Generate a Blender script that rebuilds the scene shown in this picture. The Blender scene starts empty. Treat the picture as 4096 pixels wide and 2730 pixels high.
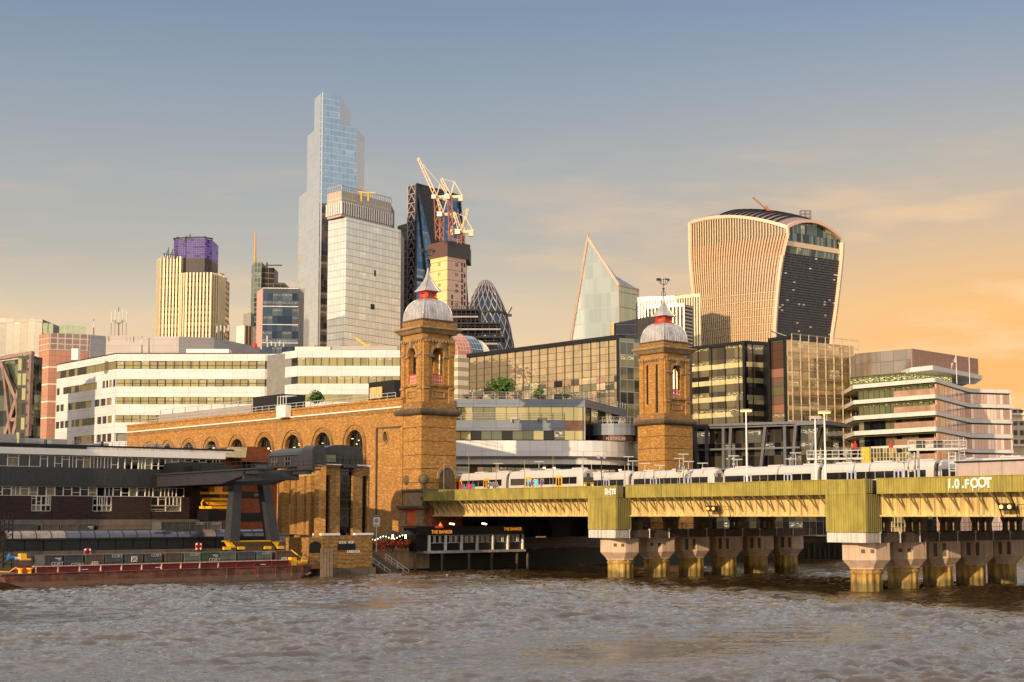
import bpy, math, random
from mathutils import Vector, Matrix
from mathutils.geometry import tessellate_polygon
R = random.Random(7)
SC = bpy.context.scene
COL = SC.collection
# ------------------------------------------------------------------ camera
FPX, CX, CY, HZ, CH = 6400.0, 2048.0, 1365.0, 2065.0, 8.2
TILT = math.atan((HZ - CY) / FPX)
cd = bpy.data.cameras.new('camera'); cam = bpy.data.objects.new('camera', cd); COL.objects.link(cam)
cam.location = (0, 0, CH); cam.rotation_euler = (math.pi/2 + TILT, 0, 0)
cd.sensor_width = 36; cd.lens = FPX/4096*36; cd.clip_start = 1; cd.clip_end = 20000
SC.camera = cam
SC.view_settings.view_transform = 'Standard'; SC.view_settings.look = 'None'
SC.view_settings.exposure = 0.0; SC.view_settings.gamma = 1
def lin(c):
    return tuple(((x/255)/12.92 if x <= 10 else ((x/255+0.055)/1.055)**2.4) for x in c)
def rgba(c): return (*lin(c), 1)
# ------------------------------------------------------------------ sun and sky
SUN = Vector((-0.58, -0.815, 0)).normalized()
SEL = math.radians(14)
sd = bpy.data.lights.new('sun', 'SUN'); sun = bpy.data.objects.new('sun', sd); COL.objects.link(sun)
sd.energy = 5.0; sd.angle = math.radians(0.6); sd.color = (1.0, 0.78, 0.50)
sv = Vector((SUN.x*math.cos(SEL), SUN.y*math.cos(SEL), math.sin(SEL)))
sun.rotation_euler = sv.to_track_quat('Z', 'Y').to_euler(); sun.location = (-60, -60, 60)
W = bpy.data.worlds.new('World'); SC.world = W; W.use_nodes = True
def build_world():
    nt = W.node_tree; N = nt.nodes; L = nt.links; N.clear()
    def nd(t, **k):
        n = N.new(t)
        for a, b in k.items(): setattr(n, a, b)
        return n
    def mth(op, a, b=None, c=None, clamp=False):
        n = nd('ShaderNodeMath', operation=op, use_clamp=clamp)
        for i, v in enumerate((a, b, c)):
            if v is None: continue
            if isinstance(v, (int, float)): n.inputs[i].default_value = v
            else: L.new(v, n.inputs[i])
        return n.outputs[0]
    def mix(f, a, b, bt='MIX'):
        n = nd('ShaderNodeMixRGB', blend_type=bt)
        for i, v in enumerate((f, a, b)):
            if isinstance(v, (int, float)): n.inputs[i].default_value = v
            elif isinstance(v, tuple): n.inputs[i].default_value = v
            else: L.new(v, n.inputs[i])
        return n.outputs[0]
    tc = nd('ShaderNodeTexCoord'); sp = nd('ShaderNodeSeparateXYZ'); L.new(tc.outputs['Generated'], sp.inputs[0])
    x, y, z = sp.outputs
    def ramp(stops):
        r = nd('ShaderNodeValToRGB'); e = r.color_ramp.elements
        while len(e) < len(stops): e.new(0.5)
        for i, (p, c) in enumerate(stops): e[i].position = p; e[i].color = rgba(c)
        L.new(z, r.inputs[0]); return r.outputs[0]
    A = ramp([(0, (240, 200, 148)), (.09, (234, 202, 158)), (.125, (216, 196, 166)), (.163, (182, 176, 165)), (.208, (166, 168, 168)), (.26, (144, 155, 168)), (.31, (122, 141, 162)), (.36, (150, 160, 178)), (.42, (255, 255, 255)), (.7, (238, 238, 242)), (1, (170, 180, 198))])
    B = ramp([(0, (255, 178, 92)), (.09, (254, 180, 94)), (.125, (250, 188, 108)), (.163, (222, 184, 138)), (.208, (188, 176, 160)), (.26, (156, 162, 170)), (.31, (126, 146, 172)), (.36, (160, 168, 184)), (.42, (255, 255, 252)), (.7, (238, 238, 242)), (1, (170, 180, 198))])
    hl = mth('SQRT', mth('ADD', mth('MULTIPLY', x, x), mth('MULTIPLY', y, y)))
    hx = mth('DIVIDE', x, hl); hy = mth('DIVIDE', y, hl)
    az = mth('ARCTAN2', hx, hy)
    fr = nd('ShaderNodeMapRange', interpolation_type='SMOOTHSTEP'); L.new(az, fr.inputs[0])
    fr.inputs[1].default_value = math.radians(-4); fr.inputs[2].default_value = math.radians(19)
    back = nd('ShaderNodeMapRange', interpolation_type='SMOOTHSTEP'); L.new(hy, back.inputs[0])
    back.inputs[1].default_value = -.3; back.inputs[2].default_value = .5
    col = mix(mth('MULTIPLY', fr.outputs[0], back.outputs[0]), A, B)
    # thin streaky cloud
    mp = nd('ShaderNodeMapping'); L.new(tc.outputs['Generated'], mp.inputs[0]); mp.inputs['Scale'].default_value = (5, 5, 26)
    mp.inputs['Rotation'].default_value = (0, .05, 0)
    nz = nd('ShaderNodeTexNoise'); L.new(mp.outputs[0], nz.inputs[0]); nz.inputs['Scale'].default_value = 1.4; nz.inputs['Detail'].default_value = 7; nz.inputs['Roughness'].default_value = .55
    cr = nd('ShaderNodeValToRGB'); L.new(nz.outputs[0], cr.inputs[0]); cr.color_ramp.elements[0].position = .50; cr.color_ramp.elements[1].position = .64
    low = nd('ShaderNodeMapRange'); L.new(z, low.inputs[0]); low.inputs[1].default_value = .24; low.inputs[2].default_value = .13
    cf = mth('MULTIPLY', mth('MULTIPLY', cr.outputs[0], low.outputs[0]), mth('ADD', mth('MULTIPLY', fr.outputs[0], .6), .3))
    col = mix(cf, col, rgba((255, 206, 150)))
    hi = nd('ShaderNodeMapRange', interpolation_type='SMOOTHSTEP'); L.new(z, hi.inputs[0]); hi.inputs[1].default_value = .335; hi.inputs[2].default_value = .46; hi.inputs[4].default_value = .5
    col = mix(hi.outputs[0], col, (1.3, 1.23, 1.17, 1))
    # bright western sky around the low sun
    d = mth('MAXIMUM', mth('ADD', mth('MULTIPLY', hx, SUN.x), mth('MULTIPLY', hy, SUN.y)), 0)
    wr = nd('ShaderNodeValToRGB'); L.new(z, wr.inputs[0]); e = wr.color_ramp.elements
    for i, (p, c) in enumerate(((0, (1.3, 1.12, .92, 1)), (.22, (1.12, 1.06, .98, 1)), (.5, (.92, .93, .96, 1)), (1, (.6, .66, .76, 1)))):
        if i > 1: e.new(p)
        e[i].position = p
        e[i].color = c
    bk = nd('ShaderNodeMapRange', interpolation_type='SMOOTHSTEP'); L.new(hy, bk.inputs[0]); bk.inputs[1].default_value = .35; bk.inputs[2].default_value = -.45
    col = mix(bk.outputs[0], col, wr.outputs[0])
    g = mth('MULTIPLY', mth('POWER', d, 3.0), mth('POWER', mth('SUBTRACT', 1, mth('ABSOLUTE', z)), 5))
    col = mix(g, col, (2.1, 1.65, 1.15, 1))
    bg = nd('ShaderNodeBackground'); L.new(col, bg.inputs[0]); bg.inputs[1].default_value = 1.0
    sky = nd('ShaderNodeTexSky', sky_type='NISHITA', sun_disc=False, sun_elevation=SEL, sun_rotation=math.atan2(SUN.x, SUN.y))
    b2 = nd('ShaderNodeBackground'); L.new(sky.outputs[0], b2.inputs[0]); b2.inputs[1].default_value = .012
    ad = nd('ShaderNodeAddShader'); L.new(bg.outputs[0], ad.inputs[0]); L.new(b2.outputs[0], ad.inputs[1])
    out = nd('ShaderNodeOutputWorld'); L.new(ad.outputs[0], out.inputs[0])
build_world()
# ------------------------------------------------------------------ geometry helpers
_F = Vector((0, math.cos(TILT), math.sin(TILT))); _U = Vector((0, -math.sin(TILT), math.cos(TILT)))
def ray(X, Y):
    d = _F*FPX + Vector((1, 0, 0))*(X-CX) + _U*(CY-Y)
    return d/d.y
def V(X, Y, D):                       # point seen at photo pixel X, Y at distance D
    r = ray(X, Y); return Vector((r.x*D, D, CH + r.z*D))
def PZ(X, Y, z):                      # point seen at X, Y at height z
    r = ray(X, Y); t = (z-CH)/r.z; return Vector((r.x*t, t, z))
def xy(p): return Vector((p[0], p[1]))
class Fac:                            # a vertical plane; s runs from a to b, o points out of it toward the viewer
    def __init__(f, a, b, flip=False):
        f.a = xy(a); f.b = xy(b); f.L = (f.b-f.a).length; f.u = (f.b-f.a)/f.L
        n = Vector((f.u.y, -f.u.x))
        if n.dot(-(f.a+f.b)) < 0: n = -n
        f.n = -n if flip else n
    def at(f, s, z, o=0):
        p = f.a + f.u*s + f.n*o; return Vector((p.x, p.y, z))
    def px(f, X, Y, o=0):
        r = ray(X, Y); d = Vector((r.x, r.y)); a = f.a + f.n*o
        t = a.dot(f.n)/d.dot(f.n); h = d*t
        return (h-a).dot(f.u), CH + r.z*t
def s2(X, f, Y=1900, o=0): return f.px(X, Y, o)[0]
class MB:
    def __init__(m, org=None): m.v = []; m.f = []; m.org = org; m.uv = {}
    def face(m, pts, uv=None):
        i = len(m.v); m.v += [Vector(p) for p in pts]; m.f.append(tuple(range(i, i+len(pts))))
        if uv: m.uv[len(m.f)-1] = uv
    def hexa(m, p):                   # p: bottom 4 then top 4 (same winding)
        i = len(m.v); m.v += [Vector(q) for q in p]
        for q in ((0,3,2,1),(4,5,6,7),(0,1,5,4),(1,2,6,5),(2,3,7,6),(3,0,4,7)): m.f.append(tuple(i+k for k in q))
    def box(m, x0, x1, y0, y1, z0, z1):
        m.hexa([(x0,y0,z0),(x1,y0,z0),(x1,y1,z0),(x0,y1,z0),(x0,y0,z1),(x1,y0,z1),(x1,y1,z1),(x0,y1,z1)]); return m
    def pan(m, f, s0, s1, z0, z1, o0, o1):
        m.hexa([f.at(s0,z0,o1), f.at(s1,z0,o1), f.at(s1,z0,o0), f.at(s0,z0,o0), f.at(s0,z1,o1), f.at(s1,z1,o1), f.at(s1,z1,o0), f.at(s0,z1,o0)]); return m
    def prism(m, pts, z0, z1, caps=True):    # z1 may be a list per corner
        n = len(pts); a = sum(pts[i][0]*pts[(i+1)%n][1]-pts[(i+1)%n][0]*pts[i][1] for i in range(n))
        if a < 0:
            pts = list(pts)[::-1]
            if isinstance(z1, (list, tuple)): z1 = list(z1)[::-1]
        zt = z1 if isinstance(z1, (list, tuple)) else [z1]*n
        zb = z0 if isinstance(z0, (list, tuple)) else [z0]*n
        i = len(m.v)
        m.v += [Vector((p[0], p[1], zb[k])) for k, p in enumerate(pts)] + [Vector((p[0], p[1], zt[k])) for k, p in enumerate(pts)]
        for k in range(n): j = (k+1) % n; m.f.append((i+k, i+j, i+n+j, i+n+k))
        if caps: m.f.append(tuple(i+n+k for k in range(n))); m.f.append(tuple(i+k for k in reversed(range(n))))
        return m
    def bar(m, p0, p1, w, h=None, up=Vector((0,0,1))):
        p0 = Vector(p0); p1 = Vector(p1); h = w if h is None else h
        d = (p1-p0).normalized()
        if abs(d.dot(up)) > .98: up = Vector((.6, .8, 0))
        a = d.cross(up).normalized()*w/2; b = a.cross(d).normalized()*h/2
        m.hexa([p0-a-b, p0+a-b, p0+a+b, p0-a+b, p1-a-b, p1+a-b, p1+a+b, p1-a+b]); return m
    def cyl(m, p0, p1, r0, r1=None, n=8, caps=True, rot=0):
        p0 = Vector(p0); p1 = Vector(p1); r1 = r0 if r1 is None else r1
        d = (p1-p0).normalized(); up = Vector((0,0,1)) if abs(d.z) < .98 else Vector((1,0,0))
        a = (up.cross(d)).normalized(); b = d.cross(a); i = len(m.v)
        for p, r in ((p0, r0), (p1, r1)):
            for k in range(n):
                t = rot + 2*math.pi*k/n; m.v.append(p + a*math.cos(t)*r + b*math.sin(t)*r)
        for k in range(n): j = (k+1) % n; m.f.append((i+k, i+j, i+n+j, i+n+k))
        if caps: m.f.append(tuple(i+n+k for k in range(n))); m.f.append(tuple(i+k for k in reversed(range(n))))
        return m
    def tube(m, pts, r, n=5):
        for a, b in zip(pts, pts[1:]): m.cyl(a, b, r, n=n)
        return m
    def loft(m, rings, cap0=True, cap1=True, close=True):
        i = len(m.v); n = len(rings[0])
        for r in rings: m.v += [Vector(p) for p in r]
        for k in range(len(rings)-1):
            for q in range(n if close else n-1):
                j = (q+1) % n; m.f.append((i+k*n+q, i+k*n+j, i+(k+1)*n+j, i+(k+1)*n+q))
        if close and cap0: m.f.append(tuple(i+q for q in reversed(range(n))))
        if close and cap1: m.f.append(tuple(i+(len(rings)-1)*n+q for q in range(n)))
        return m
    def lathe(m, c, prof, n=16, rot=0):
        return m.loft([[(c[0]+r*math.cos(rot+2*math.pi*k/n), c[1]+r*math.sin(rot+2*math.pi*k/n), z) for k in range(n)] for r, z in prof])
    def plate(m, f, outer, holes, o0, o1):   # plate on facade plane with real holes
        loops = [outer]+list(holes); flat = [p for l in loops for p in l]
        tris = tessellate_polygon([[Vector((p[0], p[1], 0)) for p in l] for l in loops])
        for t in tris:
            for o in (o0, o1): m.face([f.at(flat[k][0], flat[k][1], o) for k in t])
        for l in loops:
            for k in range(len(l)):
                a = l[k]; b = l[(k+1) % len(l)]
                m.face([f.at(a[0],a[1],o0), f.at(b[0],b[1],o0), f.at(b[0],b[1],o1), f.at(a[0],a[1],o1)])
        return m
    def build(m, name, mat, parent=None, smooth=False, local=False):
        off = Vector((0,0,0))
        if parent is None and not local:
            xs = [v.x for v in m.v]; ys = [v.y for v in m.v]; off = Vector(((min(xs)+max(xs))/2, (min(ys)+max(ys))/2, min(v.z for v in m.v)))
        elif parent is not None and not local:
            p = parent
            while p is not None: off += p.location; p = p.parent
        me = bpy.data.meshes.new(name); me.from_pydata([v-off for v in m.v], [], m.f)
        uvl = me.uv_layers.new(name='UVMap'); org = Vector(m.org) if m.org is not None else off
        me.update()
        data = []
        for p in me.polygons:
            nrm = p.normal
            ex = m.uv.get(p.index)
            if ex:
                for q in ex: data += [q[0], q[1]]
                continue
            if abs(nrm.z) < .75:
                t = Vector((-nrm.y, nrm.x, 0))
                t = t.normalized() if t.length > 1e-6 else Vector((1,0,0))
                for li in p.loop_indices:
                    q = m.v[me.loops[li].vertex_index]-org; data += [q.dot(t), q.z]
            else:
                for li in p.loop_indices:
                    q = m.v[me.loops[li].vertex_index]-org; data += [q.x, q.y]
        uvl.data.foreach_set('uv', data)
        if smooth:
            for p in me.polygons: p.use_smooth = True
        me.materials.append(mat)
        o = bpy.data.objects.new(name, me); COL.objects.link(o)
        if parent is not None: o.parent = parent
        elif not local: o.location = off
        return o
def thing(name, label, cat, loc=(0,0,0), rz=0, group=None):
    o = bpy.data.objects.new(name, None); COL.objects.link(o); o.location = loc; o.rotation_euler = (0,0,rz)
    o['label'] = label; o['category'] = cat
    if group: o['group'] = group
    return o
def tag(o, label, cat, group=None):
    o['label'] = label; o['category'] = cat
    if group: o['group'] = group
    return o
def struct(o, kind='structure', label=None, cat=None):
    o['kind'] = kind
    if label: o['label'] = label
    if cat: o['category'] = cat
    return o
def dup(root, loc, rz=None, label=None, group=None):
    def cp(o, par):
        c = o.copy(); COL.objects.link(c); c.parent = par
        for ch in list(o.children): cp(ch, c)
        return c
    r = cp(root, None); r.location = loc
    if rz is not None: r.rotation_euler = (0,0,rz)
    if label: r['label'] = label
    if group: r['group'] = group
    return r
def base(*pts):
    return Vector((sum(p[0] for p in pts)/len(pts), sum(p[1] for p in pts)/len(pts), 5.0))
def back(a, b, d):                    # two points d behind the line a-b (away from the viewer)
    f = Fac(a, b); return xy(b)-f.n*d, xy(a)-f.n*d
# ------------------------------------------------------------------ materials
class NT:
    def __init__(s, name):
        s.m = bpy.data.materials.new(name); s.m.use_nodes = True; s.t = s.m.node_tree; s.N = s.t.nodes; s.L = s.t.links
        s.b = s.N['Principled BSDF']
        s.uv = s.N.new('ShaderNodeTexCoord').outputs['UV']
        s.ob = s.uv.node.outputs['Object']
    def set(s, sock, v):
        if isinstance(v, bpy.types.NodeSocket): s.L.new(v, sock)
        elif isinstance(v, tuple) and len(v) == 3 and sock.type == 'RGBA': sock.default_value = (*v, 1)
        else: sock.default_value = v
    def math(s, op, a, b=None, c=None, clamp=False):
        n = s.N.new('ShaderNodeMath'); n.operation = op; n.use_clamp = clamp
        for i, v in enumerate((a, b, c)):
            if v is not None: s.set(n.inputs[i], v)
        return n.outputs[0]
    def mix(s, f, a, b, bt='MIX'):
        n = s.N.new('ShaderNodeMixRGB'); n.blend_type = bt
        s.set(n.inputs[0], f); s.set(n.inputs[1], a); s.set(n.inputs[2], b); return n.outputs[0]
    def map(s, vec, scale=(1,1,1), loc=(0,0,0)):
        n = s.N.new('ShaderNodeMapping'); s.L.new(vec, n.inputs[0]); n.inputs['Scale'].default_value = scale; n.inputs['Location'].default_value = loc; return n.outputs[0]
    def noise(s, vec, scale=1, detail=4, rough=.55, dist=0):
        n = s.N.new('ShaderNodeTexNoise'); s.L.new(vec, n.inputs[0]); n.inputs['Scale'].default_value = scale; n.inputs['Detail'].default_value = detail; n.inputs['Roughness'].default_value = rough; n.inputs['Distortion'].default_value = dist; return n.outputs[0]
    def ramp(s, f, stops, const=False):
        n = s.N.new('ShaderNodeValToRGB'); s.L.new(f, n.inputs[0]); r = n.color_ramp
        if const: r.interpolation = 'CONSTANT'
        while len(r.elements) < len(stops): r.elements.new(.5)
        for i, (p, c) in enumerate(stops): r.elements[i].position = p; r.elements[i].color = (*c, 1) if len(c) == 3 else c
        return n.outputs[0]
    def sep(s, v):
        n = s.N.new('ShaderNodeSeparateXYZ'); s.L.new(v, n.inputs[0]); return n.outputs
    def comb(s, x, y, z=0):
        n = s.N.new('ShaderNodeCombineXYZ')
        for i, v in enumerate((x, y, z)): s.set(n.inputs[i], v)
        return n.outputs[0]
    def white(s, v):
        n = s.N.new('ShaderNodeTexWhiteNoise'); n.noise_dimensions = '3D'; s.L.new(v, n.inputs[0]); return n.outputs[0]
    def bump(s, h, strength=.3, dist=.1):
        n = s.N.new('ShaderNodeBump'); s.L.new(h, n.inputs['Height']); n.inputs['Strength'].default_value = strength; n.inputs['Distance'].default_value = dist; s.L.new(n.outputs[0], s.b.inputs['Normal'])
    def out(s, col=None, rough=None, metal=None, spec=None, em=None, es=None):
        for k, v in (('Base Color', col), ('Roughness', rough), ('Metallic', metal), ('Specular IOR Level', spec), ('Emission Color', em), ('Emission Strength', es)):
            if v is not None: s.set(s.b.inputs[k], v)
        return s.m
def plain(name, col, rough=.7, metal=0, var=.18, sc=.8, bump=0, streak=0, dirt=None, spec=None):
    """paint, stone or metal with soft wear; streak: vertical rain streaks"""
    t = NT(name); c = lin(col) if max(col) > 1 else col
    a = t.noise(t.map(t.ob, (sc, sc, sc)), 1, 6)
    dk = tuple(x*(1-var) for x in c); lt = tuple(min(1, x*(1+var)) for x in c)
    k = t.ramp(a, [(.3, dk), (.7, lt)])
    if streak:
        st = t.noise(t.map(t.ob, (2.2, 2.2, .12)), 1.3, 5, .6)
        k = t.mix(t.math('MULTIPLY', t.ramp(st, [(.45, (0,0,0)), (.7, (1,1,1))]), streak), k, dirt or tuple(x*.35 for x in c))
    if bump: t.bump(t.noise(t.map(t.ob, (6*sc, 6*sc, 6*sc)), 1, 5), bump, .05)
    return t.out(k, rough, metal, spec)
def brick(name, c1, c2, mortar=None, bw=.6, bh=.2, stain=.5, cs=1.0, patch=.5):
    t = NT(name); c1 = lin(c1); c2 = lin(c2); mo = lin(mortar) if mortar else tuple(x*.45 for x in c1)
    n = t.N.new('ShaderNodeTexBrick'); t.L.new(t.uv, n.inputs[0]); n.inputs['Scale'].default_value = 1
    n.inputs['Brick Width'].default_value = bw; n.inputs['Row Height'].default_value = bh; n.inputs['Mortar Size'].default_value = .025; n.inputs['Mortar Smooth'].default_value = .4
    t.set(n.inputs['Color1'], c1); t.set(n.inputs['Color2'], c2); t.set(n.inputs['Mortar'], mo)
    a = t.noise(t.map(t.ob, (.35, .35, .5)), 1, 7, .65)
    b = t.noise(t.map(t.uv, (1.3, 3.2, 1)), 1, 4, .75)
    k = t.mix(t.math('MULTIPLY', t.ramp(b, [(.44, (0,0,0)), (.58, (1,1,1))]), patch), n.outputs[0], tuple(x*.42 for x in c2))
    k = t.mix(t.math('MULTIPLY', t.ramp(a, [(.42, (0,0,0)), (.68, (1,1,1))]), stain), k, tuple(x*.38 for x in c1))
    st = t.noise(t.map(t.ob, (1.3, 1.3, .07)), 1, 5, .6)
    k = t.mix(t.math('MULTIPLY', t.ramp(st, [(.5, (0,0,0)), (.75, (1,1,1))]), .45), k, tuple(x*.3 for x in c1))
    t.bump(b, .5, .05)
    return t.out(k, .85)
def grid(name, w, h, mw, mh, cols, line, rough=.12, metal=.55, lit=0, litc=(1, .78, .35), ls=2.0, spand=None, sf=.3, bump=.25, bs=.25, lr=.5, off=(0,0), rv=0.0, lamp=True, stag=0, floors=None, fcol=None, fh=.0):
    """curtain wall: cells w x h (metres) with mullions, cell colour variation, spandrels and lit ceilings"""
    t = NT(name); u, v, _ = t.sep(t.uv)
    cu = t.math('DIVIDE', t.math('ADD', u, off[0]), w); cv = t.math('DIVIDE', t.math('ADD', v, off[1]), h)
    iu = t.math('FLOOR', cu); iv = t.math('FLOOR', cv)
    fu = t.math('SUBTRACT', cu, iu); fv = t.math('SUBTRACT', cv, iv)
    r1 = t.white(t.comb(iu, iv, .37)); r2 = t.white(t.comb(t.math('FLOOR', t.math('DIVIDE', iu, 2)), iv, 3.7))
    n = len(cols)
    k = t.ramp(r1, [(i/n, lin(c)) for i, c in enumerate(cols)], True)
    sm = None
    if spand:
        sm = t.math('LESS_THAN', fv, sf); k = t.mix(sm, k, lin(spand))
    ln = t.math('MAXIMUM', t.math('LESS_THAN', fu, mw/w), t.math('LESS_THAN', fv, mh/h))
    k2 = t.mix(ln, k, lin(line))
    g = t.math('SUBTRACT', 1, ln)
    ro = t.math('ADD', t.math('MULTIPLY', ln, lr-rough), rough)
    if rv: ro = t.math('ADD', ro, t.math('MULTIPLY', t.math('MULTIPLY', r1, rv), g))
    me = t.math('MULTIPLY', g, metal)
    es = None; em = None
    if lit:
        on = t.math('LESS_THAN', r2, lit)
        if lamp:
            hi = t.math('MULTIPLY', t.math('GREATER_THAN', fv, .62), t.math('LESS_THAN', fv, .9))
            da = t.noise(t.map(t.uv, (1.3, 9, 1)), 1, 2)
            pat = t.math('GREATER_THAN', da, .58)
            pat = t.math('ADD', t.math('MULTIPLY', t.math('MULTIPLY', hi, pat), 1.0), .10)
        else: pat = 1.0
        es = t.math('MULTIPLY', t.math('MULTIPLY', t.math('MULTIPLY', on, pat), g), ls*.6)
        if sm is not None: es = t.math('MULTIPLY', es, t.math('SUBTRACT', 1, sm))
        em = litc
    if bump:
        t.bump(t.math('ADD', t.noise(t.map(t.uv, (bs, bs, 1)), 1, 2), t.math('MULTIPLY', r1, .25)), bump, .25)
    return t.out(k2, ro, me, None, em, es)
def emis(name, col, s):
    t = NT(name); return t.out((.1,.1,.1), .5, 0, None, lin(col), s)
def text_mesh(body, size, name, mat, origin, udir, vdir, parent=None, extr=.02, bold=.0, shear=0, align='LEFT', local=False):
    c = bpy.data.curves.new('t', 'FONT'); c.body = body; c.size = size; c.extrude = extr; c.offset = bold; c.shear = shear; c.align_x = align
    o = bpy.data.objects.new('t', c); COL.objects.link(o)
    dg = bpy.context.evaluated_depsgraph_get(); me = bpy.data.meshes.new_from_object(o.evaluated_get(dg))
    bpy.data.objects.remove(o); u = Vector(udir).normalized(); v = Vector(vdir).normalized(); w = u.cross(v)
    m = MB(); org = Vector(origin)
    m.v = [org + u*p.co.x + v*p.co.y + w*p.co.z for p in me.vertices]; m.f = [tuple(p.vertices) for p in me.polygons]
    bpy.data.meshes.remove(me)
    return m.build(name, mat, parent, local=local)
M = {}
def mats():
    M['stock'] = brick('yellow_stock_brick', (206, 152, 76), (166, 112, 50), stain=.55, patch=.6)
    M['stock_dark'] = brick('sooty_stock_brick', (184, 138, 76), (148, 104, 54), stain=.6, patch=.8)
    M['stock_warm'] = brick('warm_stock_brick', (206, 150, 78), (164, 110, 52), stain=.5, patch=.6)
    M['brown'] = brick('dark_brown_brick', (66, 42, 34), (46, 30, 26), stain=.4)
    M['red'] = brick('red_orange_brick', (170, 92, 48), (150, 78, 40), stain=.3, patch=.25)
    M['orange'] = plain('orange_render', (206, 96, 38), .8, var=.15)
    M['stone'] = plain('weathered_stone', (150, 122, 88), .85, var=.3, sc=.7, streak=.6, bump=.4)
    M['soot'] = plain('sooty_stone', (92, 74, 56), .9, var=.35, sc=.7, streak=.6, bump=.4)
    M['lead'] = plain('dome_lead', (186, 180, 178), .4, .35, var=.22, sc=.5, streak=.45, dirt=(.08,.075,.07))
    M['redpaint'] = plain('red_paint', (190, 38, 26), .5)
    M['pinkpaint'] = plain('pale_red_paint', (200, 130, 112), .6)
    M['white'] = plain('white_paint', (220, 212, 204), .5, var=.06)
    M['cream'] = plain('cream_cladding', (226, 206, 186), .5, var=.05, sc=.15, streak=.08)
    M['grey'] = plain('grey_metal_cladding', (120, 122, 128), .4, .3, var=.06)
    M['lgrey'] = plain('pale_grey_metal', (168, 164, 160), .45, .1, var=.08)
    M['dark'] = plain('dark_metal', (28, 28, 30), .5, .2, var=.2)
    M['black'] = plain('black_paint', (9, 9, 10), .5, var=.3)
    M['steel'] = plain('slate_grey_steel', (50, 49, 53), .55, .1, var=.15, streak=.4)
    M['green'] = plain('moss_green_sheet', (156, 140, 66), .6, var=.22, sc=.5, streak=.55, dirt=lin((78, 76, 36)))
    M['greend'] = plain('dark_green_sheet', (124, 114, 54), .6, var=.14, sc=.25, streak=.35, dirt=lin((60, 58, 30)))
    M['yellowp'] = plain('cream_yellow_paint', (206, 178, 116), .6, var=.16, sc=.5, streak=.7, dirt=lin((118, 84, 42)))
    M['yellowd'] = plain('dull_ochre_paint', (150, 126, 76), .6, var=.2, streak=.3)
    M['conc'] = plain('pier_concrete', (198, 168, 144), .85, var=.16, sc=.4, streak=.5, bump=.3)
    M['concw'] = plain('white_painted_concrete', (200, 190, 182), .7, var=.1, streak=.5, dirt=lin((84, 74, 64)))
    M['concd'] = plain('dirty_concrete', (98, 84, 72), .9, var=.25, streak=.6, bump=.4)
    M['wood'] = plain('old_timber', (96, 80, 66), .9, var=.35, sc=2, streak=.7, bump=.5)
    M['yel'] = plain('yellow_paint', (232, 172, 30), .5, var=.12)
    M['blue'] = plain('blue_paint', (28, 96, 150), .5)
    M['mar'] = plain('maroon_paint', (106, 18, 20), .55, var=.2, sc=1, streak=.35)
    M['glassd'] = plain('dark_glass', (8, 9, 10), .08, .0, var=.2, spec=.45)
    M['glassg'] = plain('coated_glass', (134, 126, 92), .1, .7, var=.25, sc=.3)
    M['concbeam'] = plain('brown_concrete', (112, 98, 84), .85, var=.15, streak=.4)
    M['ground'] = plain('paving', (96, 90, 82), .9, var=.2)
    M['roofg'] = plain('roof_membrane', (120, 116, 112), .8, var=.15)
    M['crane'] = plain('crane_steel_cream', (222, 190, 150), .55, var=.15)
    M['lampglow'] = emis('lamp_glow', (255, 214, 150), 6)
    M['sodium'] = emis('sodium_lamp', (255, 170, 60), 9)
    M['amber'] = emis('amber_signal', (255, 120, 20), 8)
    # rusty hull
    t = NT('rusty_hull'); a = t.noise(t.map(t.ob, (.5, .5, 1.2)), 1, 8, .7); b = t.noise(t.map(t.ob, (1.6, 1.6, .25)), 1, 6, .7)
    k = t.ramp(a, [(.3, lin((62, 36, 28))), (.5, lin((88, 54, 42))), (.62, lin((112, 78, 58))), (.75, lin((128, 60, 34)))])
    k = t.mix(t.math('MULTIPLY', t.ramp(b, [(.5, (0,0,0)), (.66, (1,1,1))]), .7), k, lin((146, 66, 34)))
    z = t.sep(t.ob)[2]
    lowm = t.math('MULTIPLY', t.math('LESS_THAN', t.math('ADD', z, t.math('MULTIPLY', a, .5)), .95), .55)
    k = t.mix(lowm, k, lin((122, 98, 78)))
    t.bump(a, .4, .05); M['rust'] = t.out(k, .85)
    # stained yellow pier shaft; weed near the tide line
    t = NT('yellow_pier_steel'); a = t.noise(t.map(t.ob, (1.5, 1.5, .3)), 1, 7, .65); z = t.sep(t.ob)[2]
    k = t.ramp(a, [(.35, lin((186, 160, 92))), (.52, lin((166, 132, 62))), (.66, lin((120, 82, 34))), (.8, lin((70, 52, 30)))])
    f = t.math('SUBTRACT', 1, t.math('DIVIDE', t.math('ADD', z, t.math('MULTIPLY', a, -1.6)), .55), None, True)
    M['shaft'] = t.out(t.mix(t.math('MULTIPLY', f, .7), k, lin((70, 62, 26))), .7)
    # river wall
    t = NT('river_wall_stone'); n = t.N.new('ShaderNodeTexBrick'); t.L.new(t.uv, n.inputs[0]); n.inputs['Scale'].default_value = 1
    n.inputs['Brick Width'].default_value = 1.6; n.inputs['Row Height'].default_value = .55; n.inputs['Mortar Size'].default_value = .03
    t.set(n.inputs['Color1'], lin((126, 110, 94))); t.set(n.inputs['Color2'], lin((104, 90, 76))); t.set(n.inputs['Mortar'], lin((50, 42, 36)))
    a = t.noise(t.map(t.ob, (.6, .6, .6)), 1, 7, .6); v = t.sep(t.uv)[1]
    wet = t.math('LESS_THAN', t.math('ADD', v, t.math('MULTIPLY', a, 1.2)), 3.6)
    k = t.mix(t.math('MULTIPLY', a, .6), n.outputs[0], lin((60, 52, 44)))
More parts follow.
